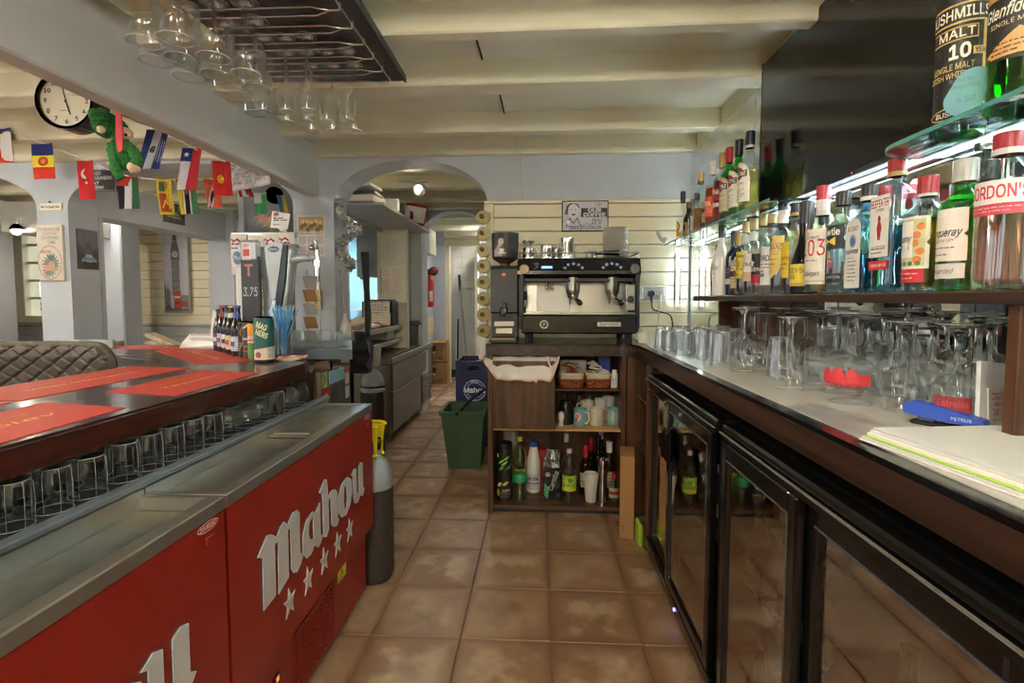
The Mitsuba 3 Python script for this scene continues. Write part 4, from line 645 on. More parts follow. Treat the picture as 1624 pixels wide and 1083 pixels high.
# stapler, pad, card
sp = thing('stapler', 'blue stapler lying on the right counter', 'stapler')
S = lambda m: tf(m, rz=-55, at=(.765, 1.085, 1.0022))
put(sp, 'base', S(box(.01, -.014, 0, .125, .014, .008, .003)), 'black'); put(sp, 'body', S(ext(sg.Polygon([(0, .022), (0, .040), (.012, .046), (.07, .040), (.125, .026), (.128, .016), (.12, .012), (.03, .016)]), -.016, .016, 'xz')), 'blue', 30); put(sp, 'anvil', S(box(.022, -.010, .008, .05, .010, .02, .002)), 'steel_dark')
sheet(sp, 'mark', [(words('PETRUS', .006, 0, 0, 'l', 1), 'b9c6e6')], lambda u, v, d: np.array(S(trimesh.Trimesh(np.column_stack([.078+u, np.full(len(u), -.0162)-d, .020+v]), [(0, 0, 0)], process=False)).vertices))
pd = thing('paper_pad', 'stack of loose white paper with one green sheet on the right counter', 'paper')
for i, (m, dx, zz, hh) in enumerate([('liner', .0, 0, .003), ('pad_white', .004, .003, .004), ('lime', .006, .007, .002), ('paper', .012, .009, .006), ('cap_white', .016, .015, .005), ('pad_white', .020, .020, .004)]):
    q = tf(box(0, -.50, 0, .335-dx, 0, hh, .0008), rz=7, at=(.578+dx, .935-dx*.3, 1.0022+zz)); q.vertices[:, 2] += .0; put(pd, 'sheet', q, m)
cd = thing('menu_card', 'white card holder with red print standing against the shelf end panel', 'card')
q = sg.Polygon([(0, 0), (.105, 0), (.112, .125), (.02, .135)])
put(cd, 'holder', tf(ext(q, -.004, .004, 'xz'), rz=18, rx=-6, at=(.835, 1.0, 1.0022)), 'white'); put(cd, 'slip', tf(ext(sg.Polygon([(.022, .0), (.09, .0), (.098, .085), (.028, .082)]), -.008, -.0045, 'xz'), rz=18, rx=-6, at=(.835, 1.0, 1.0022)), 'paper')
sheet(cd, 'print', [(lines(.035, .02, .085, .07, 6, .0035), 'd88a78'), (words('A·B·F', .012, .05, .03, rot=80), 'c84a3a')], lambda u, v, d: np.array(tf(trimesh.Trimesh(np.column_stack([u, np.full(len(u), -.0082)-d, v]), [(0, 0, 0)], process=False), rz=18, rx=-6, at=(.835, 1.0, 1.0022)).vertices))
# ---------------------------------------------------------------- coffee corner
ZT = 1.0
em = thing('espresso_machine', 'black and steel two-group espresso machine on the wooden counter', 'coffee machine')
put(em, 'drip_base', box(-.10, 2.93, 1.055, .565, 3.34, 1.165, .008), 'black_gloss')
for x in (-.06, .52):
    for y in (2.97, 3.28): put(em, 'foot', cyl((x, y, 1.0), (x, y, 1.057), .022, 12), 'black_rubber')
put(em, 'back_panel', cat(box(-.085, 3.12, 1.165, .545, 3.34, 1.38, .004)), 'steel'); put(em, 'hot_plate', box(-.012, 3.112, 1.18, .19, 3.122, 1.345, .002), 'steel_dull')
put(em, 'drip_tray', box(-.09, 2.94, 1.165, .555, 3.12, 1.175, .003), 'chrome'); put(em, 'grate', cat(*[box(-.08+.02*i, 2.95, 1.175, -.074+.02*i, 3.11, 1.178) for i in range(32)]), 'steel', kind='stuff')
put(em, 'side_panel', box(-.115, 2.95, 1.08, -.088, 3.33, 1.40, .006), 'black'); put(em, 'side_panel', box(.555, 2.95, 1.08, .58, 3.33, 1.40, .006), 'black')
hd = ext(sg.Polygon([(2.955, 1.40), (2.955, 1.42), (2.985, 1.492), (3.34, 1.50), (3.34, 1.38), (3.0, 1.375)]), -.125, .585, 'yz'); put(em, 'head', hd, 'black_gloss', label='black control panel')
put(em, 'under_head', box(-.10, 2.99, 1.355, .56, 3.13, 1.38, .004), 'black')
put(em, 'cup_rail', tube([(-.12, 3.30, 1.525), (-.12, 2.99, 1.525), (.58, 2.99, 1.525), (.58, 3.30, 1.525)], .004, 8), 'chrome', True)
for x, y in ((-.12, 3.0), (-.12, 3.28), (.58, 3.0), (.58, 3.28), (.2, 2.99)): put(em, 'rail_post', cyl((x, y, 1.495), (x, y, 1.525), .004, 8), 'chrome')
fpl = on_plane((0, 2.9625, 1.44), (0, -.92, .38), 0)
sheet(em, 'panel_print', [(rect(.012, -.010, .080, .010), '2a55c8'), (rect(.014, -.008, .078, .008), '7fb0f0'), (line([(-.03, .02), (-.01, .028), (.0, .02), (-.02, .012), (-.005, .0), (-.03, -.01)], .003), 'b0b0b4')]+
      [(disc(x+dx, dz, .0085), 'cfd8ea') for x in (.20, .42) for dx, dz in ((-.05, -.004), (-.030, .016), (0, .022), (.030, .016), (.05, -.004))]+[(disc(x+dx, dz, .0055), '6f98dc') for x in (.20, .42) for dx, dz in ((-.05, -.004), (-.030, .016), (0, .022), (.030, .016), (.05, -.004))], fpl, 'print_gloss')
put(em, 'display', box(.016, 2.9560, 1.4335, .076, 2.9615, 1.4465), 'light_blue', emitter=glow((.2, .4, 1.), .25))
for x in (-.085, .545):
    kn = put(em, 'knob', cat(cyl((x, 2.965, 1.435), (x, 2.925, 1.428), .030, 18, .027), cyl((x, 2.925, 1.428), (x, 2.918, 1.427), .016, 12)), 'chrome', 40)
    put(em, 'steam_wand', tube(bend([(x, 3.03, 1.38), (x, 2.99, 1.34), (x+.005, 2.985, 1.25), (x-.015, 2.97, 1.19)], 5), .006, 8), 'chrome', True)
    put(em, 'wand_grip', cyl((x+.003, 2.986, 1.30), (x+.004, 2.985, 1.25), .011, 10), 'black_rubber')
for x in (.20, .43):
    g = put(em, 'group_head', lathe([(0, 1.285), (.036, 1.285), (.041, 1.295), (.043, 1.315), (.043, 1.365), (.047, 1.37), (.047, 1.395), (0, 1.395)], 24, (x, 3.03, 0)), 'chrome', 40)
    put(g, 'portafilter', cat(lathe([(0, 1.262), (.030, 1.262), (.034, 1.285), (0, 1.285)], 20, (x, 3.03, 0)), cyl((x, 3.0, 1.272), (x+.012, 2.93, 1.255), .009, 10)), 'chrome', 40); put(g, 'handle', cat(cyl((x+.012, 2.93, 1.255), (x+.028, 2.85, 1.235), .012, 12, .016), ball((x+.028, 2.85, 1.235), .0165, 12)), 'black_gloss', 40)
    put(g, 'spout', tube(bend([(x-.012, 3.03, 1.262), (x-.014, 3.02, 1.245), (x-.016, 3.015, 1.232)], 4), .006, 8), 'chrome', True)
put(em, 'tea_spout', cat(tube(bend([(.06, 3.06, 1.38), (.06, 3.04, 1.35), (.06, 3.035, 1.325)], 4), .006, 8), cyl((.045, 3.03, 1.335), (.045, 3.03, 1.315), .009, 10), cyl((.078, 3.03, 1.335), (.078, 3.03, 1.315), .009, 10)), 'chrome', True)
put(em, 'pressure_gauge', cat(cyl((.525, 2.945, 1.255), (.525, 2.93, 1.255), .024, 18)), 'chrome'); put(em, 'gauge_face', cyl((.525, 2.93, 1.255), (.525, 2.929, 1.255), .020, 18), 'black'); put(em, 'gauge', box(.500, 2.944, 1.19, .552, 2.952, 1.34, .004), 'steel')
put(em, 'round_badge', cyl((.03, 2.931, 1.11), (.03, 2.925, 1.11), .024, 22), 'chrome'); sheet(em, 'badge_print', [(disc(0, 0, .019), '25262a'), (line([(-.01, .008), (0, .002), (.008, .008), (-.006, -.01)], .003), 'b8b8bc')], on_plane((.03, 2.9248, 1.11), (0, -1, 0)))
put(em, 'name_plate', box(.335, 2.926, 1.098, .47, 2.931, 1.124, .001), 'cap_silver'); sheet(em, 'name', [(words('EXPOBAR', .013, 0, .006, 'c', 1, .10), '4a4a48')], on_plane((.4025, 2.9258, 1.098), (0, -1, 0)))
# grinder
gr = thing('coffee_grinder', 'dark coffee grinder with printed hopper beside the espresso machine', 'coffee grinder')
GX, GY = -.205, 3.07
put(gr, 'body', ext(sg.Polygon([(GY-.11, 1.18), (GY-.10, 1.43), (GY-.08, 1.452), (GY+.10, 1.452), (GY+.10, 1.0), (GY-.07, 1.0), (GY-.07, 1.17)]), GX-.078, GX+.078, 'yz'), 'dark_grey')
put(gr, 'base', box(GX-.078, GY-.135, 1.0, GX+.078, GY+.10, 1.035, .006), 'dark_grey'); put(gr, 'drip_tray', box(GX-.07, GY-.15, 1.018, GX+.07, GY-.07, 1.03, .002), 'cardboard')
put(gr, 'fork', cat(box(GX-.028, GY-.15, 1.155, GX-.016, GY-.10, 1.165), box(GX+.016, GY-.15, 1.155, GX+.028, GY-.10, 1.165), cyl((GX, GY-.11, 1.20), (GX, GY-.125, 1.165), .026, 14, .018)), 'black_gloss')
put(gr, 'tamper_plate', box(GX-.06, GY-.085, 1.095, GX+.06, GY-.075, 1.125, .002), 'steel_dull'); put(gr, 'slot', box(GX-.05, GY-.082, 1.05, GX+.05, GY-.074, 1.085, .003), 'chrome')
put(gr, 'spout', cyl((GX, GY-.11, 1.23), (GX, GY-.13, 1.2), .02, 12), 'chrome')
put(gr, 'hopper_neck', lathe([(.018, 1.452), (.03, 1.452), (.03, 1.468), (.062, 1.488), (.066, 1.50)], 20, (GX, GY, 0)), 'brown', 40)
put(gr, 'hopper', lathe([(.02, 1.486), (.068, 1.492), (.078, 1.505), (.082, 1.64), (.082, 1.648), (0, 1.652)], 26, (GX, GY, 0)), 'tin_black', 40)
ff = on_round((GX, GY, 1.507), .0815, .17, 270)
def fz(u, v, d): q = ff(u, v, d); k = 1+(.0005+(v/.135)*.004)/.0815; q[:, 0] = GX+(q[:, 0]-GX)*k; q[:, 1] = GY+(q[:, 1]-GY)*k; return q
sheet(gr, 'hopper_print', [(rect(0, 0, .17, .132), '17140f'), (sg.Polygon([(.012, .0), (.012, .04), (.04, .07), (.06, .075), (.085, .06), (.098, .03), (.09, 0)]), '4a4642'), (sg.Polygon([(.02, 0), (.022, .035), (.045, .06), (.06, .06), (.075, .03), (.07, 0)]), '9a948c'),
  (disc(.064, .088, .018, .026), 'c9b8a6'), (sg.Polygon([(.044, .07), (.043, .10), (.052, .118), (.075, .116), (.084, .10), (.08, .10), (.066, .108), (.054, .10), (.05, .075)]), '2a1c14'), (rect(.056, .091, .062, .0925), '2a1c14'), (rect(.068, .091, .074, .0925), '2a1c14'), (rect(.06, .074, .07, .0765), '8a4a42'), (sg.Polygon([(.055, .045), (.085, .045), (.08, .025), (.062, .025)]), 'e2ddd4'), (disc(.07, .02, .028, .005), 'd8d2c8'), (disc(.055, .06, .012, .006), 'c4b29e'), (words('Café', .02, .118, .03, 'l', 0, .036, .2, 60), '7a2a26')], fz, strip=.008)
sheet(gr, 'panel_print', [(rect(-.046, .155, .046, .195), '57534e'), (rect(-.043, .158, .043, .192), '35322f'), (rect(-.012, .166, .012, .188), '3a0d0a'), (rect(-.036, .170, -.024, .182), '8a8680'), (rect(.026, .170, .038, .182), '8a8680'), (lines(-.02, .160, .02, .163, 1, .0025), 'b0aca4'), (words('Caprano', .018, 0, .118, 'c', 0, .07, .3), '8a2a22'), (unary_union([disc(.018*math.cos(i), .075+.014*math.sin(i), .004) for i in range(6)]), 'a87a4a')], on_plane((GX, GY-.1065, 1.22), (0, -1, .04)))
put(gr, 'digits', cat(box(GX-.009, GY-.1135, 1.391, GX-.001, GY-.110, 1.405), box(GX+.001, GY-.1135, 1.391, GX+.009, GY-.110, 1.405)), 'red', emitter=glow((1, .08, .04), .16))
# things on top of the machine
ZM = 1.5005
def cups(k, label, x, y, r, h, m='chrome', hd=1):
    t = thing(k, label, 'jug')
    put(t, 'body', lathe([(0, 0), (r, 0), (r*1.02, h*.3), (r*.9, h*.7), (r*.97, h), (r*.93, h), (r*.86, h*.7), (r*.95, .004), (0, .004)], 22, (x, y, ZM)), m, 40)
    if hd: put(t, 'handle', tube(bend([(x+r*.9, y, ZM+h*.85), (x+r*1.6, y, ZM+h*.8), (x+r*1.6, y, ZM+h*.3), (x+r, y, ZM+h*.2)], 4), .004, 8), m, True)
    return t
t = cups('milk_jug', 'small steel milk jug on the left end of the machine top', -.065, 3.09, .035, .065)
t = thing('spoon_bundle', 'bundle of spoons standing in the small steel jug', 'spoon')
for i in range(6): put(t, 'spoon', cat(cyl((-.065+.012*math.cos(i), 3.09+.012*math.sin(i), ZM+.006), (-.065+.026*math.cos(i), 3.09+.026*math.sin(i), ZM+.095), .002, 6), ball((-.065+.028*math.cos(i), 3.09+.028*math.sin(i), ZM+.10), .010, 8, (1, .4, 1.5) if 0 else (1, 1, 1))), 'steel', True)
cups('milk_jug', 'steel milk jug with handle next to the spoons on the machine', .045, 3.10, .038, .08); cups('milk_jug', 'second steel milk jug right behind the shaker', .105, 3.17, .034, .075)
cups('cocktail_shaker', 'tall steel shaker cup in the middle of the machine top', .17, 3.11, .044, .125, hd=0)
t = thing('portafilter', 'spare portafilter with black handle lying on the machine top', 'portafilter')
put(t, 'basket', lathe([(0, .006), (.03, .006), (.034, .04), (.030, .04), (.027, .012), (0, .012)], 18, (.31, 3.08, ZM)), 'chrome', 40); put(t, 'handle', cat(cyl((.34, 3.07, ZM+.028), (.385, 3.065, ZM+.03), .009, 10), cyl((.385, 3.065, ZM+.03), (.475, 3.045, ZM+.028), .012, 12, .016)), 'black_gloss', 40)
one('small_glass', lathe([(0, 0), (.022, 0), (.027, .07), (.025, .07), (.02, .008), (0, .008)], 16, (.33, 3.2, ZM)), 'glass', 'small clear glass leaning behind the spare portafilter', 'glass', smooth=True)
for i in range(16):
    z = ZM+.0025+.0118*i; dx, dy = (random.Random(i).uniform(-.002, .002) for _ in 'ab')
    one('saucer', lathe([(0, 0), (.035, 0), (.040, .003), (.078, .010), (.079, .012), (.076, .0125), (.038, .006), (0, .005)], 28, (.468+dx, 3.165+dy, z)), 'porcelain', ('topmost white saucer of the stack on the coffee machine' if i == 15 else 'lowest white saucer of the stack on the coffee machine' if i == 0 else 'white saucer inside the tall stack on the coffee machine'), 'saucer', 'stacked saucers on the coffee machine', True)
# sign, sockets, wall ornaments
sg_ = thing('tin_sign', 'black and white tin coffee sign on the shiplap wall above the machine', 'sign')
put(sg_, 'plate', box(.149, 3.372, 1.70, .452, 3.378, 1.898, .003), 'black')
sheet(sg_, 'print', [(rect(.006, .006, .297, .192).buffer(-.004).buffer(.004), 'b9b6bd'), (rect(.125, .092, .295, .15), '1d1d20'), (words('Try', .018, .235, .165, 'c', 0, .04, .3), '3a3a40'), (words('OUR', .022, .212, .124, 'c', 2, .085), 'd8d5da'), (words('COFFEE', .022, .212, .096, 'c', 2, .145), 'd8d5da'), (words("It's", .034, .225, .046, 'c', 0, .065, .35), '2a2a30'), (words('DELICIOUS', .019, .155, .014, 'c', 1, .20), '3a3a40'),
  (sg.Polygon([(.02, .11), (.03, .165), (.06, .182), (.10, .178), (.118, .15), (.105, .15), (.09, .165), (.06, .165), (.045, .15), (.04, .11)]), '3c3c42'), (disc(.075, .132, .036, .045), 'cfccd2'), (rect(.055, .138, .068, .142), '3c3c42'), (rect(.082, .138, .095, .142), '3c3c42'), (disc(.076, .108, .016, .006), '3c3c42'), (line([(.03, .03), (.05, .085), (.075, .05), (.10, .085), (.12, .035)], .006), '3c3c42'), (sg.Polygon([(.03, .07), (.055, .07), (.05, .045), (.035, .045)]), 'e6e3e6'), (line([(.03, .035), (.10, .03), (.17, .05), (.19, .035)], .003), '4a4a50')], on_plane((.3005, 3.3718, 1.70), (0, -1, 0), .303))
so = thing('wall_socket', 'cream double socket with black and white plugs on the shiplap wall', 'socket')
put(so, 'frame', box(.605, 3.362, 1.235, .835, 3.380, 1.345, .005), 'ivory'); put(so, 'plate', box(.622, 3.357, 1.248, .818, 3.363, 1.332, .002), 'grey_panel'); put(so, 'cover', box(.618, 3.34, 1.25, .678, 3.362, 1.33, .006), 'cap_white')
put(so, 'plug', cat(cyl((.727, 3.36, 1.292), (.727, 3.325, 1.29), .021, 14), cyl((.727, 3.33, 1.285), (.729, 3.328, 1.24), .010, 10, .006)), 'cap_navy'); put(so, 'plug', cat(cyl((.785, 3.36, 1.292), (.785, 3.33, 1.29), .020, 14), cyl((.785, 3.333, 1.285), (.785, 3.33, 1.245), .009, 10, .005)), 'cap_white')
put(so, 'cord', tube(bend([(.729, 3.328, 1.24), (.74, 3.33, 1.19), (.80, 3.34, 1.17), (.86, 3.345, 1.14), (.88, 3.35, 1.01)], 6), .004, 6), 'black_rubber', True); put(so, 'cord', tube(bend([(.785, 3.33, 1.245), (.78, 3.335, 1.18), (.77, 3.34, 1.01)], 6), .0035, 6), 'cap_white', True); put(so, 'cord', tube(bend([(.648, 3.35, 1.25), (.648, 3.352, 1.1), (.65, 3.352, 1.01)], 5), .004, 6), 'black_rubber', True)
bo = thing('bird_ornament', 'small grey bird ornament at the far end of the glass shelf', 'ornament')
put(bo, 'body', cat(ball((.79, 3.26, 1.625), .022, 14, (1, 1, 1)), tf(ball((0, 0, 0), .018, 12, (2.6, .8, .7)), ry=55, at=(.765, 3.262, 1.645))), 'cap_silver', True)
# capsule-like bottle holder strip on the arch edge
st = thing('cork_rack', 'narrow wall strip of upright ring holders with gold wine bottle ends beside the arch', 'wine rack')
put(st, 'backing', box(-.395, 3.352, 1.0, -.347, 3.372, 1.835, .003), 'silver_paint')
for i in range(8):
    z = 1.79-.1065*i; x = -.366
    hp = put(st, 'holder', cat(lathe([(0, 0), (.040, 0), (.043, .008), (.041, .014), (0, .014)], 24)), 'gold', 40, 'gold bottle end'); scene[hp]['to_world'] = T().translate([x, 3.352, z]).rotate([1, 0, 0], 90)
    put(hp, 'ring', tube([(x+.045*math.cos(a), 3.346, z+.045*math.sin(a)) for a in np.linspace(0, 2*PI, 22)[:-1]], .0035, 6, True), 'chrome', True)
    put(hp, 'cork', cat(cyl((x-.008, 3.338, z+.004), (x-.008, 3.30, z+.004), .014, 12)), 'brown', 40)
# coffee cup by the glasses
t = thing('coffee_cup', 'cream coffee cup standing between machine and upturned glasses', 'cup')
put(t, 'body', lathe([(0, 0), (.03, 0), (.037, .03), (.038, .062), (.035, .062), (.033, .03), (.026, .005), (0, .005)], 22, (.605, 2.955, 1.0022)), 'ivory', 40); put(t, 'handle', tube(bend([(.642, 2.95, 1.052), (.665, 2.945, 1.05), (.665, 2.945, 1.025), (.64, 2.95, 1.018)], 4), .004, 8), 'ivory', True)

# ---------------------------------------------------------------- inside the open cabinet
bl = thing('bin_liner', 'white plastic bag hanging over the waste drawer front', 'bag')
nu, nv = 60, 22; vv = []
for j in range(nv):
    for i in range(nu):
        u, v = i/(nu-1), j/(nv-1); x = -.325+.44*u
        lo = .93-.135*min(1, 5.5*max(u-.02, 0), 9*(1-u))**.8+.012*max(0, .6-u)
        z = .925+(lo-.925)*v+.004*math.sin(23*u+3*v)
        y = 2.872-.010*math.sin(17*u+5*v)*v-.012*v+.05*(1-v)**2
        if u < .08: x += .02*(1-v); z -= .01
        vv.append((x, y, z))
ff_ = []
for j in range(nv-1):
    for i in range(nu-1): a = j*nu+i; ff_ += [(a, a+1, a+nu+1), (a, a+nu+1, a+nu)]
put(bl, 'skirt', trimesh.Trimesh(vv, ff_, process=False), 'liner', True)
put(bl, 'drawstring', tube([(vv[(nv-1)*nu+i][0], vv[(nv-1)*nu+i][1]-.002, vv[(nv-1)*nu+i][2]) for i in range(nu)], .006, 6), 'liner_pink', True, 'pink hem'); put(bl, 'pocket', cat(box(-.26, 2.92, .90, .085, 3.2, .905)), 'liner')
put(bl, 'knot', cat(ball((-.325, 2.86, .925), .018, 10, (1, 1, 1)), ball((-.015, 2.85, .79), .010, 8), tube(bend([(.05, 2.868, .93), (.06, 2.855, .89), (.085, 2.855, .84)], 5), .007, 6)), 'liner_pink', True)
def basket(x, y, label):
    t = thing('wicker_basket', label, 'basket'); k = lambda a: sq(a, 4.)
    for q, zz in enumerate(np.linspace(.739, .80, 6)):
        r = .052+.014*q/5; put(t, 'weave', tube([(x+1.18*r*sq(a)*math.cos(a), y+.9*r*sq(a)*math.sin(a), zz+.003*math.sin(9*a+q*PI)) for a in np.linspace(0, 2*PI, 40)[:-1]], .007, 6, True), 'wicker', True)
    put(t, 'cloth', cat(tf(lathe([(.060, .795), (.072, .785), (.074, .812), (.070, .822), (.06, .822), (.056, .76), (0, .745)], 32, k=sq), at=(x, y, 0))), 'linen', True); return t
b1 = basket(.195, 3.03, 'small wicker basket with cloth lining and orange sachets, left on the cabinet shelf'); b2 = basket(.352, 3.04, 'small wicker basket with cloth lining and white sachets, right on the cabinet shelf')
rng = random.Random(9)
for nm, x, m, lb, g in (('sachet', .195, 'terracotta', 'orange sugar sachet piled in the left wicker basket', 'orange sachets'), ('sachet', .352, 'paper', 'white paper sachet piled in the right wicker basket', 'white sachets')):
    for i in range(12): one(nm, tf(box(-.028, -.012, 0, .028, .012, .005, .002), rz=rng.uniform(0, 180), rx=rng.uniform(-35, 35), ry=rng.uniform(-25, 25), at=(x+rng.uniform(-.04, .04), 3.035+rng.uniform(-.035, .035), .805+.006*i)), m, lb, 'sachet', g)
one('steel_box', box(.13, 3.16, .7345, .30, 3.32, .88, .006), 'steel_dull', 'steel box behind the left wicker basket', 'box')
t = one('milk_carton', box(.37, 3.14, .7345, .44, 3.22, .905, .004), 'blue', 'blue carton standing behind the right wicker basket', 'carton')
t = thing('powder_bottle', 'small white bottle with printed label at the right end of the cabinet shelf', 'bottle'); put(t, 'body', lathe([(0, 0), (.019, 0), (.021, .01), (.021, .075), (.014, .09), (.014, .105), (0, .105)], 16, (.447, 3.0, .7345)), 'cap_white', 40); sheet(t, 'label', [(rect(0, 0, .04, .05), 'c8cdd2'), (lines(.005, .01, .035, .04, 3, .004), '5a6a8a')], on_round((.447, 3.0, .75), .0214, .04, 265), strip=.01)
def mugc(x, y, z, m, label, rz, prt=None, r=.040, h=.10, up=1, grp=None):
    t = thing('mug', label, 'mug', grp); put(t, 'body', lathe([(0, 0), (r*.97, 0), (r, .006), (r, h), (r*.93, h), (r*.92, .008), (0, .008)] if up else [(0, h), (r*.97, h), (r, h-.006), (r, 0), (r*.93, 0), (r*.92, h-.008), (0, h-.008)][::-1], 24, (x, y, z)), m, 40)
    a = math.radians(rz); c, s = math.cos(a), math.sin(a); put(t, 'handle', tube(bend([(x+c*r*.98, y+s*r*.98, z+h*.82), (x+c*r*1.55, y+s*r*1.55, z+h*.78), (x+c*r*1.7, y+s*r*1.7, z+h*.45), (x+c*r*1.3, y+s*r*1.3, z+h*.18), (x+c*r, y+s*r, z+h*.16)], 5), .006, 8), 'porcelain', True)
    if prt: sheet(t, 'print', prt, on_round((x, y, z+.02), r+.0004, .08, 255), strip=.008)
    return t
mugc(.250, 3.02, .5025, 'teal', 'teal mug with a small white and pink picture on the cabinet shelf', -45, [(disc(.03, .035, .022, .026), 'd8c8c0'), (disc(.03, .04, .012), 'c86a5a'), (disc(.022, .02, .008), '8a3a32')])
mugc(.347, 3.03, .5025, 'ivory', 'grey ivory mug in the middle of the cabinet shelf', -88, None, .039, .105); mugc(.447, 3.04, .5025, 'teal', 'checked green and white mug at the right of the cabinet shelf', -95, [(rect(0, 0, .08, .06), 'cfd4c8')]+[(rect(.01*i, .0, .01*i+.005, .06), '6a9a8a') for i in range(8)], .036, .10)
mugc(.30, 3.13, .5025, 'ivory', 'ivory mug in the back row behind the grey one', 150, None, .041, .125); mugc(.385, 3.15, .5025, 'porcelain', 'white mug in the back row between the grey and the checked mug', 60, [(rect(0, .0, .08, .05), 'd8a8a0')], .038, .135); mugc(.44, 3.2, .5025, 'porcelain', 'pink dotted white mug at the back right of the cabinet shelf', 30, None, .037, .14)
one('jar', cat(lathe([(0, 0), (.042, 0), (.044, .01), (.044, .10), (.034, .115), (.034, .14), (0, .14)], 20, (.165, 3.05, .5025))), 'tin_black', 'dark round tin at the left of the mug shelf', 'tin', smooth=40)
one('egg_cup', lathe([(0, 0), (.018, 0), (.012, .03), (.02, .05), (.016, .08), (0, .09)], 14, (.135, 2.99, .5025)), 'porcelain', 'small white egg-shaped pot beside the dark tin', 'pot', smooth=True)
for i, x in enumerate((.20, .26, .33)): one('carafe', lathe([(0, 0), (.035, 0), (.036, .08), (.022, .11), (.022, .14), (.02, .14), (.02, .11), (.034, .08), (.033, .006), (0, .006)], 18, (x, 3.25, .5025)), 'glass', 'clear glass carafe at the back of the mug shelf', 'carafe', 'glass carafes behind the mugs', True)
# bottom compartment
ZB0 = .0505
def can_(k, label, c, x, y, prof, m, capm=None, capprof=None, pr_=None, R=None, z0=.02, w=.1, face=265):
    t = thing(k, label, c); put(t, 'body', lathe(prof, 24, (x, y, ZB0)), m, 40)
    if capm: put(t, 'lid', lathe(capprof, 20, (x, y, ZB0)), capm, 40)
    if pr_: sheet(t, 'label', pr_, on_round((x, y, ZB0+z0), R, w, face), strip=.008)
    return t
can_('supplement_tub', 'stacked lower black tub with yellow banana print at the left of the cabinet floor', 'tub', -.205, 3.0, [(0, 0), (.046, 0), (.048, .005), (.048, .145), (.044, .155), (0, .155)], 'tin_black', pr_=[(rect(0, 0, .13, .12), '1a1614'), (sg.Polygon([(.02, .07), (.035, .095), (.06, .10), (.05, .08), (.04, .07)]), 'd8c27a'), (sg.Polygon([(.055, .08), (.08, .105), (.10, .10), (.08, .08)]), 'c9b070'), (disc(.03, .035, .012, .022), 'b89a3a'), (words('CHOCO', .01, .06, .045, 'l', 1), 'd0c8b8'), (lines(.045, .01, .11, .035, 3, .004), '8a7a6a')], R=.0484, z0=.015, w=.13)
tb = thing('supplement_tub', 'upper black tub with green leaf print stacked on the left of the cabinet floor', 'tub')
put(tb, 'body', lathe([(0, .155), (.046, .155), (.048, .16), (.048, .30), (.044, .308), (0, .308)], 24, (-.205, 3.0, ZB0)), 'tin_black', 40); put(tb, 'lid', lathe([(.045, .309), (.046, .309), (.046, .345), (0, .345)], 24, (-.205, 3.0, ZB0)), 'black', 40)
sheet(tb, 'label', [(rect(0, 0, .13, .13), '191816')]+[(sg.Polygon([(x, y), (x+.03, y+.012), (x+.045, y+.035), (x+.018, y+.022)]), c) for x, y, c in ((.03, .02, '6fa03a'), (.05, .05, '8fc04a'), (.075, .025, '5f9035'), (.06, .08, '7fb040'), (.03, .06, '88b848'))]+[(rect(.02, .10, .035, .125), 'd8d4c8')], on_round((-.205, 3.0, ZB0+.162), .0484, .13, 265), strip=.008)
can_('juice_bottle', 'yellow-green juice bottle with yellow cap behind the shaker', 'bottle', -.115, 3.10, [(0, 0), (.040, 0), (.043, .01), (.043, .10), (.038, .14), (.043, .18), (.043, .24), (.03, .29), (.014, .32), (.014, .345), (0, .345)], 'pet', 'yellow', [(.0155, .325), (.0155, .352), (0, .352)], [(rect(0, 0, .10, .06), 'c8b820'), (words('Limon', .02, .05, .02, 'c', 1, .07, .2), '3a6a20')], .0434, .10, .10)
put('juice_bottle', 'liquid', lathe([(0, .004), (.037, .004), (.040, .012), (.040, .10), (.035, .14), (.040, .18), (.040, .24), (.028, .288), (0, .29)], 20, (-.115, 3.10, ZB0)), 'liquid_yellow', 35)
can_('protein_shaker', 'clear shaker cup with green lid in front of the juice bottle', 'cup', -.112, 2.985, [(0, 0), (.034, 0), (.036, .005), (.042, .13), (.040, .13), (.034, .008), (0, .008)], 'pet', 'green_cap', [(.044, .115), (.0445, .15), (.034, .165), (.012, .168), (.012, .18), (0, .18)])
can_('milk_bottle', 'white milk bottle with blue cap in the middle of the cabinet floor', 'bottle', -.03, 3.13, [(0, 0), (.041, 0), (.044, .01), (.044, .15), (.042, .20), (.024, .275), (.022, .29), (0, .29)], 'milk', 'blue', [(.024, .285), (.024, .315), (0, .317)], [(rect(.0, .0, .11, .10), 'd0d0d2'), (words('leche', .022, .055, .06, 'c', 1, .07), '2a2a3a'), (rect(0, .04, .11, .046), '4a5a8a'), (lines(.01, .01, .10, .035, 3, .004), '7a7a88')], .0444, .02, .11)
one('red_box', box(-.09, 3.2, ZB0, .05, 3.3, ZB0+.24, .004), 'red', 'red box behind the milk bottle in the cabinet', 'box')
one('white_tub', lathe([(0, 0), (.05, 0), (.052, .36), (0, .36)], 20, (-.18, 3.25, ZB0)), 'grey_panel', 'grey tub at the back left of the cabinet floor', 'tub', smooth=40)
one('wire_hoop', tube([(.0+.055*math.cos(a), 3.28, .40+.075*math.sin(a)) for a in np.linspace(-.4, PI+.4, 20)], .002, 6), 'chrome', 'thin wire hoop behind the milk bottle', 'wire', smooth=True)
cf = thing('coffee_bag', 'black foil coffee bag with white lettering on the cabinet floor', 'bag')
m = dense(hull(box(.035, 2.99, ZB0, .125, 3.05, ZB0+.02), box(.03, 2.985, ZB0+.05, .13, 3.055, ZB0+.20), box(.05, 3.015, ZB0+.29, .125, 3.025, ZB0+.30)), .018); m.vertices += (meshkit.noise(m.vertices*40)[:, None]-.5)*.010*(m.vertices[:, 2:3] > ZB0+.015); put(cf, 'pouch', m, 'black_gloss', 50)
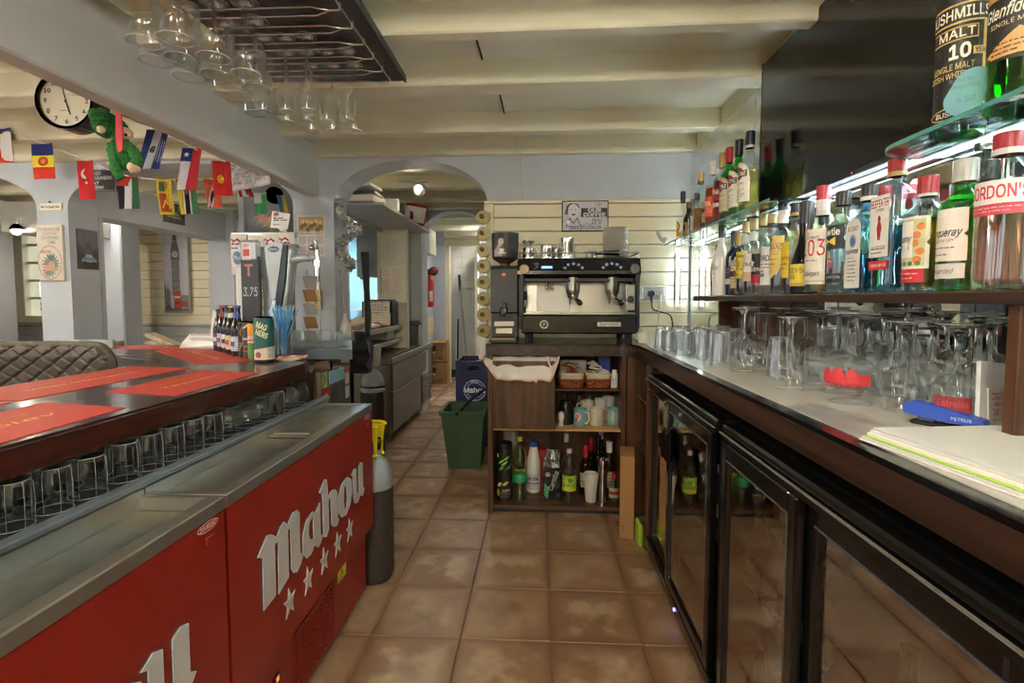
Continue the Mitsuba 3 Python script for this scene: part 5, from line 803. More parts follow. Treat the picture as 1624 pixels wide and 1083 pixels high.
sheet(cf, 'print', [(sg.Polygon([(0, .02), (.022, .0), (.03, .07), (.0, .10)]), '4a9a6a'), (words('Camba', .03, .05, .05, 'l', 0, .12, .2, 72), 'd8d8d4'), (disc(.02, .15, .016), 'c8a0a0'), (star(.06, .22, .014, 7), 'a8a8a4')], lambda u, v, d: np.stack([.035+u, 2.975-d-.006*0, ZB0+.01+v], 1))
can_('drink_bottle', 'clear plastic bottle with lime-green label in the cabinet', 'bottle', .185, 3.0, [(0, 0), (.040, 0), (.043, .01), (.043, .19), (.035, .235), (.014, .275), (.014, .29), (0, .29)], 'pet', 'cap_white', [(.016, .285), (.016, .31), (0, .31)], [(rect(0, 0, .12, .095), '9fc23a'), (rect(0, .0, .12, .02), 'd8d23a'), (disc(.04, .055, .018), 'd8d23a'), (disc(.07, .065, .014), '4a8a2a'), (words('Limón', .016, .06, .03, 'c', 1, .06, .2), '2a5a1a')], .0434, .065, .12)
can_('water_bottle', 'clear glass bottle with white neck label behind the lime drink', 'bottle', .175, 3.15, [(0, 0), (.034, 0), (.036, .2), (.014, .27), (.014, .36), (0, .36)], 'glass', 'cap_white', [(.015, .31), (.016, .365), (0, .366)])
bottle('red-capped wine bottle behind the plastic cup in the cabinet', .292, 3.10, ZB0, .31, .037, .014, .6, .74, glass='brown_glass', cap='cap_red', cap_h=.25, kind='wine_bottle', face=265, labs=[(.08, .05, .09, lab(.08, .09, 'c8c0ae', (lines(.01, .02, .07, .07, 4, .005), '6a5a4a')))])
bottle('second red-capped wine bottle at the back of the cabinet', .335, 3.22, ZB0, .32, .036, .014, .6, .74, glass='brown_glass', cap='cap_red', cap_h=.25, kind='wine_bottle')
bottle('dark bottle with black cap near the right side of the cabinet floor', .375, 3.16, ZB0, .35, .034, .014, .6, .74, glass='black_glass', cap='cap_black', kind='wine_bottle', neck_lab=(.2, .04, .018, 'yellow')); bottle('gold-capped dark bottle at the back right of the cabinet floor', .405, 3.26, ZB0, .36, .034, .014, .6, .74, glass='brown_glass', cap='cap_silver', kind='wine_bottle')
bottle('clear rum bottle with cream cap at the right side of the cabinet floor', .436, 3.10, ZB0, .33, .036, .016, .6, .74, liquid='liquid_dark', level=.4, cap='cap_white', cap_h=.2, kind='wine_bottle', face=265, labs=[(.09, .05, .1, lab(.09, .1, 'b8ab8a', (lines(.01, .02, .08, .08, 4, .006), '4a3a2a')))])
can_('plastic_cup', 'stack of clear plastic cups in front of the red-capped wine bottle', 'cup', .312, 2.985, [(0, 0), (.030, 0), (.043, .13), (.046, .132), (.046, .165), (.043, .17), (.040, .165), (.028, .004), (0, .004)], 'liner')
can_('jigger', 'tall dimpled steel measuring cup on the cabinet floor', 'jigger', .385, 3.0, [(0, 0), (.028, 0), (.030, .01), (.024, .14), (.032, .21), (.034, .25), (.031, .25), (.022, .14), (0, .13)], 'chrome')
bottle('small clear bottle with red cap and brown label at the front right of the cabinet', .447, 2.975, ZB0, .175, .031, .012, .6, .75, liquid='liquid_clear', level=.3, cap='cap_red', cap_h=.2, face=265, labs=[(.07, .035, .06, lab(.07, .06, 'a8987a', (rect(0, .02, .07, .04), '8a3a2a'), (lines(.01, .045, .06, .055, 2, .004), 'e0d8c8')))])
# ---------------------------------------------------------------- passage behind the arch
struct('wall_passage_right', box(-.345, 3.64, 0, -.2, 8.3, ZC), 'plaster')
struct('wall_end', box(-2.2, 8.9, 0, -.3, 9.0, ZC), 'wall_white')
for j in range(12):
    for i in range(7): put('wall_end', 'tile', box(-2.1+.25*i, 8.885, .2*j, -2.1+.25*(i+1)-.004, 8.9, .2*(j+1)-.004, .002), 'wall_white')
struct('wall_passage_left', box(-1.80, 6.4, 0, -1.60, 7.75, ZC), 'plaster'); struct('wall_passage_pier', box(-1.62, 7.6, 0, -1.42, 7.75, ZC), 'plaster')
put('wall_passage_left', 'tile', cat(*[box(-1.6, 6.4+.15*i, .75, -1.596, 6.4+.15*i+.147, 1.0) for i in range(8)]), 'cream_tile', kind='stuff')
struct('pillar', box(-1.48, 5.45, 0, -1.27, 5.75, ZC), 'beam_grey')
a2 = rect(-2.0, 1.5, -.345, ZC).difference(arch(-1.27, -.56, 1.95, .26)); struct('wall_arch', ext(a2, 5.5, 5.72), 'plaster')
df = struct('door_1', cat(box(-1.42, 7.62, 0, -1.35, 7.74, 2.14, .005), box(-.62, 7.62, 0, -.55, 7.74, 2.14, .005), box(-1.42, 7.62, 2.06, -.55, 7.74, 2.16, .005)), 'cream_board')
put(df, 'header', box(-1.42, 7.6, 2.17, -.55, 7.7, 2.2), 'cream_board')
struct('wall_shower', box(-.98, 8.3, 0, -.3, 8.88, 1.0), 'wall_white'); struct('wall_niche', box(-1.02, 8.05, 0, -.98, 8.9, 2.1), 'wall_white')
# kitchen behind the pass-through
struct('wall_kitchen', box(-2.9, 6.9, 0, -1.6, 7.0, ZC), 'kitchen_blue'); struct('wall_kitchen_side', box(-2.2, 3.64, 0, -2.16, 5.2, ZC), 'plaster')
struct('wall_kitchen_panel', box(-1.645, 5.1, 0, -1.34, 5.18, ZC, .003), 'cream'); 
sheet(None, 'kitchen_shelf_print', [(rect(0, 0, .001, .001), 'ffffff')], on_plane((-1.9, 6.89, 1.2), (0, -1, 0))) if 0 else None
ks = thing('kitchen_shelf', 'white kitchen shelf on the blue wall behind the pass-through', 'shelf'); put(ks, 'board', box(-2.5, 6.6, 1.10, -1.65, 6.9, 1.125, .003), 'white'); put(ks, 'bracket', box(-2.2, 6.65, 1.0, -2.17, 6.9, 1.10), 'white')
ub = thing('utensil_box', 'white box of knives and utensils on the kitchen shelf', 'box'); put(ub, 'box', box(-2.19, 6.62, 1.126, -1.9, 6.8, 1.27, .004), 'white')
for i, (x, h) in enumerate([(-2.15, .12), (-2.08, .10), (-2.0, .36), (-1.97, .2), (-1.93, .16)]): put(ub, 'utensil', cat(cyl((x, 6.7, 1.25), (x+.01, 6.7, 1.30+h*.4), .008, 8), box(x-.02, 6.695, 1.30+h*.4, x+.03, 6.705, 1.30+h, .002)), 'steel')
so2 = thing('wall_socket', 'white wall socket with a black plug on the blue kitchen wall', 'socket'); put(so2, 'plate', box(-2.48, 6.885, 1.50, -2.38, 6.9, 1.60, .004), 'cap_white'); put(so2, 'plug', cyl((-2.43, 6.885, 1.55), (-2.43, 6.85, 1.55), .024, 12), 'black')
t = thing('notice', 'narrow printed list pinned on the cream kitchen panel', 'paper'); sheet(t, 'sheet', [(rect(0, 0, .12, .27), 'd9d0bf'), (lines(.01, .02, .11, .25, 14, .006), 'b0a898')], on_plane((-1.495, 5.099, 1.575), (0, -1, 0), .12))
t = thing('notice', 'large printed price list with green edge on the cream kitchen panel', 'paper'); sheet(t, 'sheet', [(rect(0, 0, .235, .275), 'e0cdb2'), (rect(0, 0, .008, .275), '5a8a5a'), (lines(.02, .02, .10, .25, 14, .006), '8a7a6a'), (lines(.12, .02, .22, .25, 14, .006), '9a8a78')], on_plane((-1.495, 5.099, 1.297), (0, -1, 0), .235))
pc = thing('pass_counter', 'red-brown pass-through counter loaded with papers behind the arch', 'counter'); put(pc, 'top', box(-2.1, 4.05, .965, -1.40, 5.09, .995, .004), 'maroon'); put(pc, 'edge', box(-1.40, 4.05, .955, -1.385, 5.09, .998, .003), 'steel_dull'); put(pc, 'support', box(-1.75, 4.2, 0, -1.72, 5.05, .965), 'black'); put(pc, 'rail', box(-1.42, 4.0, .845, -1.385, 5.30, .865, .003), 'steel')
one('storage_box', box(-1.70, 4.78, .86, -1.45, 5.0, .945, .004), 'ivory', 'pale box below the pass-through counter', 'box'); one('storage_tin', cat(lathe([(0, 0), (.045, 0), (.045, .1), (0, .1)], 16, (-1.55, 4.42, .852))), 'light_blue', 'pale blue pot below the pass-through counter', 'pot', smooth=40)
struct('pass_ledge', box(-1.72, 4.0, .82, -1.41, 5.3, .85), 'steel_dull')
tr = thing('letter_tray', 'black letter tray filled with upright papers on the pass counter', 'tray'); put(tr, 'tray', cat(box(-1.72, 4.92, .996, -1.41, 4.93, 1.25, .002), box(-1.72, 4.85, .996, -1.71, 5.0, 1.23), box(-1.42, 4.85, .996, -1.41, 5.0, 1.23), box(-1.72, 4.85, .996, -1.41, 5.0, 1.004)), 'black')
sheet(tr, 'papers', [(rect(0, .0, .26, .235), 'cfc2ae'), (lines(.02, .12, .24, .22, 5, .01), '7a7068'), (rect(.06, -.0, .27, .12), 'd9c9a8'), (lines(.08, .02, .25, .10, 4, .007), 'a08a70')], on_plane((-1.58, 4.845, 1.0), (0, -1, .1), .26))
one('cloth_heap', (lambda m: (setattr(m, 'vertices', m.vertices+(meshkit.noise(m.vertices*22)[:, None]-.5)*.05), m)[1])(ball((-1.60, 4.32, 1.035), .075, 28, (1, 1.4, .6)*np.array([1, 1, 1])) if 0 else trimesh.Trimesh(*(lambda b: (b.vertices*[1.4, 1.5, .8]+[-1.60, 4.35, 1.04], b.faces))(ball((0, 0, 0), .062, 28)), process=False)), 'linen', 'crumpled grey cloth on the pass counter', 'cloth', smooth=True)
for i, (x, y, m, lb) in enumerate([(-1.50, 4.55, 'red', 'red crumpled packet on the pass counter'), (-1.47, 4.42, 'paper', 'white crumpled receipt on the pass counter'), (-1.56, 4.68, 'ivory', 'cream packet lying on the pass counter before the tray')]):
    b = ball((0, 0, 0), .04, 16); b.vertices = b.vertices*[1.7, 1.3, .6]*(1+.5*(meshkit.noise(b.vertices*60+i*9)[:, None]-.5))+[x, y, 1.02]; one('packet', b, m, lb, 'packet', smooth=True)
# overhead shelf
os_ = thing('overhead_shelf', 'grey overhead shelf above the pass-through', 'shelf'); put(os_, 'board', box(-1.58, 3.80, 1.962, -1.17, 5.46, 1.985, .003), 'grey_panel'); put(os_, 'bracket', box(-1.60, 3.9, 1.93, -1.58, 5.4, 1.985), 'grey_panel')
rng = random.Random(3)
for i, (y, w, h, m, lb) in enumerate([(3.90, .26, .05, 'paper', 'lowest folder of the paper pile on the overhead shelf'), (3.92, .24, .03, 'dark_grey', 'dark folder in the pile on the overhead shelf'), (3.9, .22, .025, 'paper', 'white paper bundle on top of the pile on the overhead shelf')]):
    one('folder', tf(box(-w/2, -.12, 0, w/2, .12, h, .004), rz=rng.uniform(-12, 12), ry=-3*i, at=(-1.36, y, 1.99+.052*i)), m, lb, 'folder')
for i, (y, m, rx, h, lb) in enumerate([(4.25, 'white', 8, .10, 'white box file leaning on the overhead shelf'), (4.42, 'dark_grey', 14, .09, 'dark box on the overhead shelf'), (4.56, 'white', -10, .085, 'white packet next to the dark box on the overhead shelf'), (4.7, 'maroon', 6, .07, 'maroon box on the overhead shelf')]): one('box', tf(box(-.09, -.05, 0, .09, .05, h, .004), rx=rx, rz=rng.uniform(-20, 20), at=(-1.27, y, 1.995)), m, lb, 'box')
one('red_clipboard', cat(tf(box(-.11, -.012, 0, .11, .012, .20, .01), rx=-8, ry=10, at=(-1.24, 5.0, 1.998))), 'red', 'red framed board standing on the overhead shelf', 'board'); t = thing('notice', 'white sheet on the red framed board', 'paper'); put(t, 'sheet', tf(box(-.09, -.02, .015, .10, -.0125, .17), rx=-8, ry=10, at=(-1.24, 5.0, 1.998)), 'paper')
bg = ball((0, 0, 0), .085, 26); bg.vertices = bg.vertices*[.7, .7, 1.1]*(1+.6*(meshkit.noise(bg.vertices*35)[:, None]-.5))+[-1.235, 5.28, 2.075]; one('plastic_bag', bg, 'cap_silver', 'crumpled grey plastic bag at the far end of the overhead shelf', 'bag', smooth=50)
struct('cupboard', box(-1.62, 6.0, 1.80, -1.30, 6.38, 2.1, .004), 'cream')
# stainless refrigerated counter
rf = thing('steel_counter', 'stainless steel undercounter fridge with worktop in the passage', 'counter')
put(rf, 'body', box(-1.60, 4.27, .08, -1.275, 5.93, .69, .004), 'steel_brown'); put(rf, 'worktop', box(-1.62, 4.25, .69, -1.255, 5.95, .75, .006), 'steel_brown'); put(rf, 'lid', box(-1.52, 4.5, .750, -1.32, 5.0, .757, .002), 'steel_brown'); put(rf, 'lid', box(-1.52, 5.05, .750, -1.32, 5.6, .757, .002), 'steel_brown')
put(rf, 'door', box(-1.275, 4.30, .46, -1.262, 5.60, .68, .003), 'steel_brown'); put(rf, 'door', box(-1.275, 4.30, .10, -1.262, 5.32, .44, .003), 'steel_brown')
put(rf, 'vent_panel', box(-1.276, 5.36, .10, -1.27, 5.88, .42), 'black')
for i in range(7): put(rf, 'vent_slat', tf(box(-.004, 5.42, 0, .012, 5.86, .02, .002), at=(-1.27, 0, .13+.04*i)), 'steel_brown')
for y in (4.32, 5.88):
    for x in (-1.56, -1.31): put(rf, 'foot', cyl((x, y, 0), (x, y, .08), .02, 10), 'steel_brown')
one('slicer_stand', cat(box(-1.40, 5.38, .7505, -1.31, 5.48, .98, .006), box(-1.42, 5.36, .98, -1.27, 5.50, 1.02, .008)), 'steel_dark', 'dark metal post with a clamp on the far end of the steel counter', 'stand')
# gas cylinders
def cylinder(x, y, label, h, r, top, collar, yellow=False):
    t = thing('gas_cylinder', label, 'gas cylinder')
    put(t, 'body', lathe([(0, .0), (r*.86, .0), (r, .03), (r, h*.60)], 28, (x, y, 0)), 'dark_cylinder', 40); put(t, 'shoulder', lathe([(r, h*.60), (r, h*.66), (r*.93, h*.71), (r*.70, h*.765), (r*.36, h*.80), (.032, h*.82), (.030, h*.84)], 28, (x, y, 0)), top, True)
    a = np.linspace(.35 if yellow else -2.2, 2*PI-.9 if yellow else 2.9, 30); m = []
    if yellow:
        rows = [(r*.50, h*.80), (r*.56, h*.90), (r*.66, h*1.0)]; v = []; f = []
        for rr, zz in rows:
            for q in a: v.append((x+rr*math.cos(q), y+rr*math.sin(q), zz))
        n_ = len(a)
        for j in range(2):
            for i in range(n_-1):
                if j == 0 and i % 10 in (4, 5, 6): continue
                f += [(j*n_+i, j*n_+i+1, (j+1)*n_+i+1), (j*n_+i, (j+1)*n_+i+1, (j+1)*n_+i)]
        s = trimesh.Trimesh(v, f, process=False); s2 = s.copy(); s2.vertices = (s2.vertices-[x, y, 0])*[.93, .93, 1]+[x, y, 0]; s2.faces = s2.faces[:, ::-1]
        put(t, 'collar', cat(s, s2, tube([(x+r*.64*math.cos(q), y+r*.64*math.sin(q), h*1.0) for q in a], .008, 8), tube([(x+r*.49*math.cos(q), y+r*.49*math.sin(q), h*.81) for q in a], .008, 8)), collar, True, 'yellow handle collar')
    else:
        put(t, 'collar', cat(lathe([(.055, h*.84), (.06, h*.84), (.072, h*1.0), (.067, h*1.0), (.055, h*.84)], 24, (x, y, 0), k=lambda q: 1.0)), 'cap_silver', True, 'grey collar ring'); put(t, 'label_band', lathe([(r*.94, h*.69), (r*1.005, h*.655), (r*1.004, h*.63), (r*.94, h*.66)], 26, (x, y, 0)), 'paper', True)
    put(t, 'valve', cat(cyl((x, y, h*.83), (x, y, h*.93), .018, 12), cyl((x-.035, y, h*.89), (x+.035, y, h*.89), .010, 10), ball((x, y, h*.95), .022, 10)), 'chrome', True); return t
cylinder(-.735, 2.19, 'gas cylinder with yellow collar at the end of the red coolers', .70, .083, 'grey_cylinder', 'yellow', True)
cylinder(-1.335, 3.98, 'tall gas cylinder with grey collar standing in front of the steel counter', .86, .095, 'grey_cylinder', 'cap_silver')
# bin, crates, cartons
bn = thing('waste_bin', 'dark green plastic bin beside the open cabinet', 'bin')
def frustum(x0, y0, x1, y1, z0, X0, Y0, X1, Y1, z1): return hull(box(x0, y0, z0, x1, y1, z0+.001), box(X0, Y0, z1-.001, X1, Y1, z1))
bx0 = frustum(-.665, 3.66, -.43, 3.98, 0, -.72, 3.645, -.40, 4.02, .425); bx1 = frustum(-.657, 3.668, -.438, 3.972, .01, -.71, 3.655, -.41, 4.01, .435)
put(bn, 'body', trimesh.boolean.difference([bx0, bx1], engine='manifold'), 'green_bin'); put(bn, 'rim', ext(rect(-.732, 3.635, -.39, 4.03).difference(rect(-.71, 3.655, -.41, 4.01)), .40, .43, 'xy'), 'green_bin'); put(bn, 'handle', tube(bend([(-.60, 3.63, .415), (-.52, 3.75, .49), (-.41, 3.9, .56)], 5), .012, 8), 'black', True)
def crate(z, label, top):
    t = thing('bottle_crate', label, 'crate'); x0, x1, y0, y1, h = -.675, -.30+.0, 4.22, 4.62, .365
    x0, x1 = -.70, -.40
    panels = [rect(x0, z, x1, z+h)]; hole = sa.scale(sg.Point((x0+x1)/2, z+h-.065).buffer(.03, 6), 1.6, .8)
    put(t, 'wall', ext(rect(x0, z, x1, z+h).difference(hole), y0, y0+.012), 'blue_crate'); put(t, 'wall', ext(rect(x0, z, x1, z+h).difference(hole), y1-.012, y1), 'blue_crate'); put(t, 'wall', box(x0, y0, z, x0+.012, y1, z+h), 'blue_crate'); put(t, 'wall', box(x1-.012, y0, z, x1, y1, z+h), 'blue_crate'); put(t, 'base', box(x0, y0, z, x1, y1, z+.01), 'blue_crate')
    put(t, 'divider', cat(*[box(x0+.012, y0+.1*j-.003, z+.01, x1-.012, y0+.1*j+.003, z+.25) for j in (1, 2, 3)], *[box(x0+.1*i-.003, y0+.012, z+.01, x0+.1*i+.003, y1-.012, z+.22) for i in (1, 2)]), 'blue_crate'); put(t, 'lip', ext(rect(x0-.004, y0-.004, x1+.004, y1+.004).difference(rect(x0+.014, y0+.014, x1-.014, y1-.014)), z+h-.02, z+h, 'xy'), 'blue_crate')
    c = [(disc(.10, .105, .095, .092), 'a8b0c8'), (disc(.10, .105, .086, .083), '1d2350'), (disc(.10, .105, .072, .068), 'a8b0c8'), (disc(.10, .105, .066, .062), '1d2350'), (rect(-.004, .078, .204, .132), '1d2350'), (words('Mahou', .042, .10, .086, 'c', 2, .185), 'd6d9e2'), (star(.10, .03, .010), 'c8ccd8')]
    c += [(words('MADRID', .016, .10, .172, 'c', 1, .07), 'c8ccd8')]
    sheet(t, 'print', c, on_plane(((x0+x1)/2+.01, y0-.0006, z+.01), (0, -1, 0), .2)); return t
crate(0.0, 'blue beer crate at the bottom of the stack behind the green bin', False); crate(.37, 'blue beer crate at the top of the stack behind the green bin', True)
BB = proto(('body', lathe([(0, 0), (.029, 0), (.030, .01), (.030, .12), (.013, .18), (.013, .23), (0, .23)], 14), 'dark_green_glass', 40), ('cap', lathe([(.0145, .222), (.0145, .232), (0, .233)], 10), 'cap_gold', 40))
for i in range(3):
    for j in range(4): copy('beer_bottle', BB, 'empty green bottle standing in the top blue crate', 'bottle', at(-.65+.1*i, 4.27+.1*j, .3805), 'bottles in the blue crate')
for i, (z, lb) in enumerate([(0, 'brown wine carton at the bottom of the pair near the passage end'), (.325, 'brown wine carton with open flap on top of the pair near the passage end')]):
    t = thing('carton', lb, 'box'); put(t, 'body', box(-1.60, 7.38, z, -1.35, 7.58, z+.315, .004), 'cardboard'); sheet(t, 'print', [(rect(.03, .12, .08, .24), '2b221c'), (rect(.035, .125, .075, .16), 'd8d0c0'), (disc(.15, .06, .04, .02), '6a4a30'), (lines(.02, .03, .1, .05, 2, .008), '6a4a30'), (rect(.0, .29, .09, .3), '2b221c')], on_plane((-1.475, 7.379, z), (0, -1, 0), .25))
    if i: put(t, 'flap', tf(box(-.12, -.09, 0, .12, 0, .004), rx=18, at=(-1.475, 7.38, z+.318)), 'cardboard')
# extinguisher, broom, dustpan, plank
fe = thing('fire_extinguisher', 'red fire extinguisher hung on the passage wall', 'fire extinguisher'); X, Y = -1.52, 7.0
put(fe, 'tank', lathe([(0, 1.145), (.055, 1.145), (.062, 1.16), (.062, 1.50), (.045, 1.55), (.02, 1.57), (.02, 1.6), (0, 1.6)], 20, (X, Y, 0)), 'red', 40); put(fe, 'valve', cat(box(X-.02, Y-.05, 1.60, X+.02, Y+.04, 1.66, .005), box(X-.012, Y-.12, 1.65, X+.012, Y, 1.665, .003)), 'black'); put(fe, 'horn', cat(tube(bend([(X, Y-.04, 1.63), (X+.06, Y-.05, 1.66), (X+.10, Y-.06, 1.64)], 5), .012, 8), cyl((X+.08, Y-.08, 1.64), (X+.08, Y-.14, 1.63), .06, 16)), 'maroon', True)
sheet(fe, 'label', [(rect(0, 0, .05, .15), 'd8d2c8'), (lines(.005, .01, .045, .14, 8, .008), '6a4a48')], on_round((X, Y, 1.22), .0625, .05, 300), strip=.02); put(fe, 'bracket', box(X-.08, Y-.02, 1.3, X-.05, Y+.02, 1.5), 'black')
t = thing('safety_sign', 'red and white safety sign above the fire extinguisher', 'sign'); put(t, 'plate', box(-1.60, 6.84, 1.58, -1.594, 7.0, 1.86), 'cap_white'); sheet(t, 'print', [(rect(.01, .01, .15, .27), 'b82c2a'), (rect(.04, .08, .08, .22), 'e8e0d8'), (rect(.1, .06, .13, .24), 'e8d8d0')], on_plane((-1.5935, 6.92, 1.58), (1, 0, 0), .16))
br = thing('broom', 'broom with black grip leaning on the white tiled end wall', 'broom'); put(br, 'handle', cyl((-1.335, 8.5, 1.55), (-1.19, 8.3, .22), .011, 8), 'steel', True); put(br, 'grip', cyl((-1.345, 8.52, 1.66), (-1.325, 8.49, 1.40), .022, 10), 'black', True); put(br, 'brush', box(-1.33, 8.25, .0, -1.05, 8.32, .12, .01), 'black')
dp = thing('dustpan', 'long-handled black dustpan beside the broom', 'dustpan'); put(dp, 'handle', cyl((-1.325, 8.26, .93), (-1.33, 8.2, .08), .012, 8), 'black', True); put(dp, 'pan', hull(box(-1.45, 8.05, 0, -1.2, 8.22, .01), box(-1.42, 8.2, 0, -1.23, 8.22, .10)), 'black')
pk = one('wood_plank', tf(box(-.04, -.01, 0, .04, .01, .65, .003), ry=14, at=(-.96, 8.25, 1.02)), 'pale_wood', 'bare wooden plank leaning in the niche at the passage end', 'plank'); one('soap_shelf', box(-1.27, 8.80, 1.44, -1.08, 8.884, 1.47, .004), 'steel', 'small steel shelf on the tiled end wall', 'shelf')
# ceiling spot of the passage
sp_ = thing('spotlight', 'round white spotlight on the beam seen through the arch', 'spotlight'); c0 = np.array((-1.005, 4.25, 2.165))
put(sp_, 'rail', box(-1.2, 4.30, 2.245, -.95, 4.332, 2.262, .003), 'cap_silver'); put(sp_, 'arm', tube(bend([(-1.08, 4.31, 2.25), (-1.02, 4.28, 2.24), (-.98, 4.27, 2.20)], 4), .008, 8), 'cap_silver', True); put(sp_, 'shade', cyl(c0+[.012, .05, .025], c0, .045, 20, .050), 'cap_silver', 40)
m = cyl(c0, c0+np.array([0, -.004, -.003]), .034, 18); put(sp_, 'bulb', m, 'white', emitter=glow(WARM, LAMP['spot']))
# ---------------------------------------------------------------- hanging glass rack
gr_ = thing('hanging_rack', 'dark wooden board with chrome wire rails hung from the ceiling beams', 'rack')
put(gr_, 'board', box(-1.06, .95, 2.118, -.535, 2.035, 2.136, .004), 'wood_y')
put(gr_, 'trim', box(-.535, .95, 2.112, -.527, 2.035, 2.140, .002), 'black')
for x, y in ((-1.0, 1.3), (-.6, 1.3), (-1.0, 1.86), (-.6, 1.86)): put(gr_, 'hanger', cyl((x, y, 2.136), (x, y, 2.205), .005, 8), 'black')
for i in range(10):
    y = 1.05+.1*i
    for s in (-.028, .028):
        put(gr_, 'rail', tube([(-1.03, y+s, 2.098), (-.66, y+s, 2.098), (-.615, y+s*1.75, 2.098), (-.585, y+s*1.75, 2.098), (-.582, y+s*1.75, 2.118)], .0032, 6), 'chrome', True)
put(gr_, 'rail_bar', tube([(-.585, .98, 2.112), (-.585, 2.02, 2.112)], .003, 6), 'chrome', True)
def flute(r, rb, hb, h, rf, st=.004, GLASS='bright_glass'):
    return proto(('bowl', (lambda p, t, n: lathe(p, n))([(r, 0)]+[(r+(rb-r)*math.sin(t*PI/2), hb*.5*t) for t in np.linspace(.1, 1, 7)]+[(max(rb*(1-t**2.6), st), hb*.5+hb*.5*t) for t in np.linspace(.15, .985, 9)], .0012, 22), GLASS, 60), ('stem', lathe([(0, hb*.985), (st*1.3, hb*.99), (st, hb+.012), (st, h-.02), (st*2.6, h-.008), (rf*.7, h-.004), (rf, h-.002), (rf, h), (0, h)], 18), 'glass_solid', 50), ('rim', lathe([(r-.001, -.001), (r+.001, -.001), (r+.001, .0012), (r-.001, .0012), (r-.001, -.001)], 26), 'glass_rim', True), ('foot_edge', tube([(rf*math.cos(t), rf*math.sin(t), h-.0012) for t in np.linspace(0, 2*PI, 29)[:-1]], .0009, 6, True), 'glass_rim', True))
FL = flute(.024, .031, .145, .235, .031); HW = flute(.036, .045, .11, .20, .036, .004, 'clear_glass'); HB = flute(.041, .052, .12, .20, .038, .005, 'clear_glass')
rng = random.Random(21)
for i, (x, y) in enumerate([(-.90, 1.65), (-.825, 1.652), (-.752, 1.648), (-.873, 1.75), (-.80, 1.748), (-.73, 1.752), (-.66, 1.75), (-.752, 1.85), (-.672, 1.85), (-.83, 1.85)]):
    copy('champagne_flute', FL, 'clear champagne flute hanging upside down at the far end of the ceiling rack', 'glass', at(x, y, 1.868, rng.uniform(0, 360)), 'flutes hanging from the rack')
copy('wine_glass', HW, 'single wide wine glass hanging left of the champagne flutes', 'glass', at(-.985, 1.75, 1.90), None)
for x, y in [(-.865, 1.545), (-.96, 1.555), (-.93, 1.45), (-1.02, 1.46), (-.87, 1.35), (-.96, 1.35), (-1.04, 1.36), (-.90, 1.25), (-.99, 1.26), (-.84, 1.452)]:
    copy('wine_glass', HB, 'large wine glass hanging upside down at the near end of the ceiling rack', 'glass', at(x, y, 1.90, rng.uniform(0, 360)), 'wine glasses hanging from the rack')
for i, (x, y) in enumerate([(-.64, 1.72), (-.60, 1.58)]):
    copy('pitcher_glass', tall_tumbler(.032, .05, .14), 'clear glass standing on top of the hanging rack', 'glass', at(x, y, 2.137), 'glasses on top of the rack')
# ---------------------------------------------------------------- beer taps, drip tray, machine at the far bar end
im = thing('ice_machine', 'stainless steel machine below the drip tray at the bar end', 'machine')
put(im, 'body', box(-1.35, 2.15, .02, -.955, 2.50, .935, .004), 'steel_brown'); put(im, 'panel', box(-.956, 2.245, .865, -.951, 2.42, .925, .001), 'light_blue'); put(im, 'button', cyl((-.956, 2.463, .91), (-.947, 2.463, .91), .012, 12), 'red')
for z in (.835, .765): sheet(im, 'notice', [(rect(0, 0, .05, .058), 'd8d4c8'), (lines(.004, .008, .046, .05, 5, .004), '7a766e')], on_plane((-.9545, 2.46, z), (1, 0, 0), .05))
sheet(im, 'sticker', [(disc(.05, .03, .05, .045), 'b0342c'), (disc(.05, .015, .03, .028), 'c8b89a'), (rect(.01, .07, .07, .14), 'a8a86a'), (line([(.02, .08), (.05, .10), (.03, .125)], .01), '4a7a3a')], on_plane((-.9545, 2.205, .79), (1, 0, 0), .1))
dt = thing('drip_tray', 'steel drip tray counter on which the beer taps stand', 'tray')
tp = sg.Polygon([(-1.46, 2.62), (-1.34, 2.45), (-.925, 2.45), (-.94, 2.50), (-1.15, 3.05), (-1.46, 3.05)])
put(dt, 'body', ext(tp, .957, 1.008, 'xy'), 'steel_blue'); put(dt, 'grate', cat(*[box(-1.30+.018*i, 2.47, 1.008, -1.294+.018*i, 2.60, 1.012) for i in range(18)]), 'chrome', kind='stuff'); put(dt, 'stand', box(-1.42, 2.56, .02, -1.2, 3.0, .957), 'dark_grey')
rng = random.Random(5)
for i in range(16):
    x, y = -1.415+.0645*(i % 6)-.03*(i//6), 2.87+.066*(i//6)
    one('small_glass', lathe([(.030, 0), (.026, .055), (.022, .062), (0, .062)], 16, (x, y, 1.0085)), 'glass', 'small upturned glass behind the drip tray below the calendar pillar', 'glass', 'small glasses behind the drip tray', True)
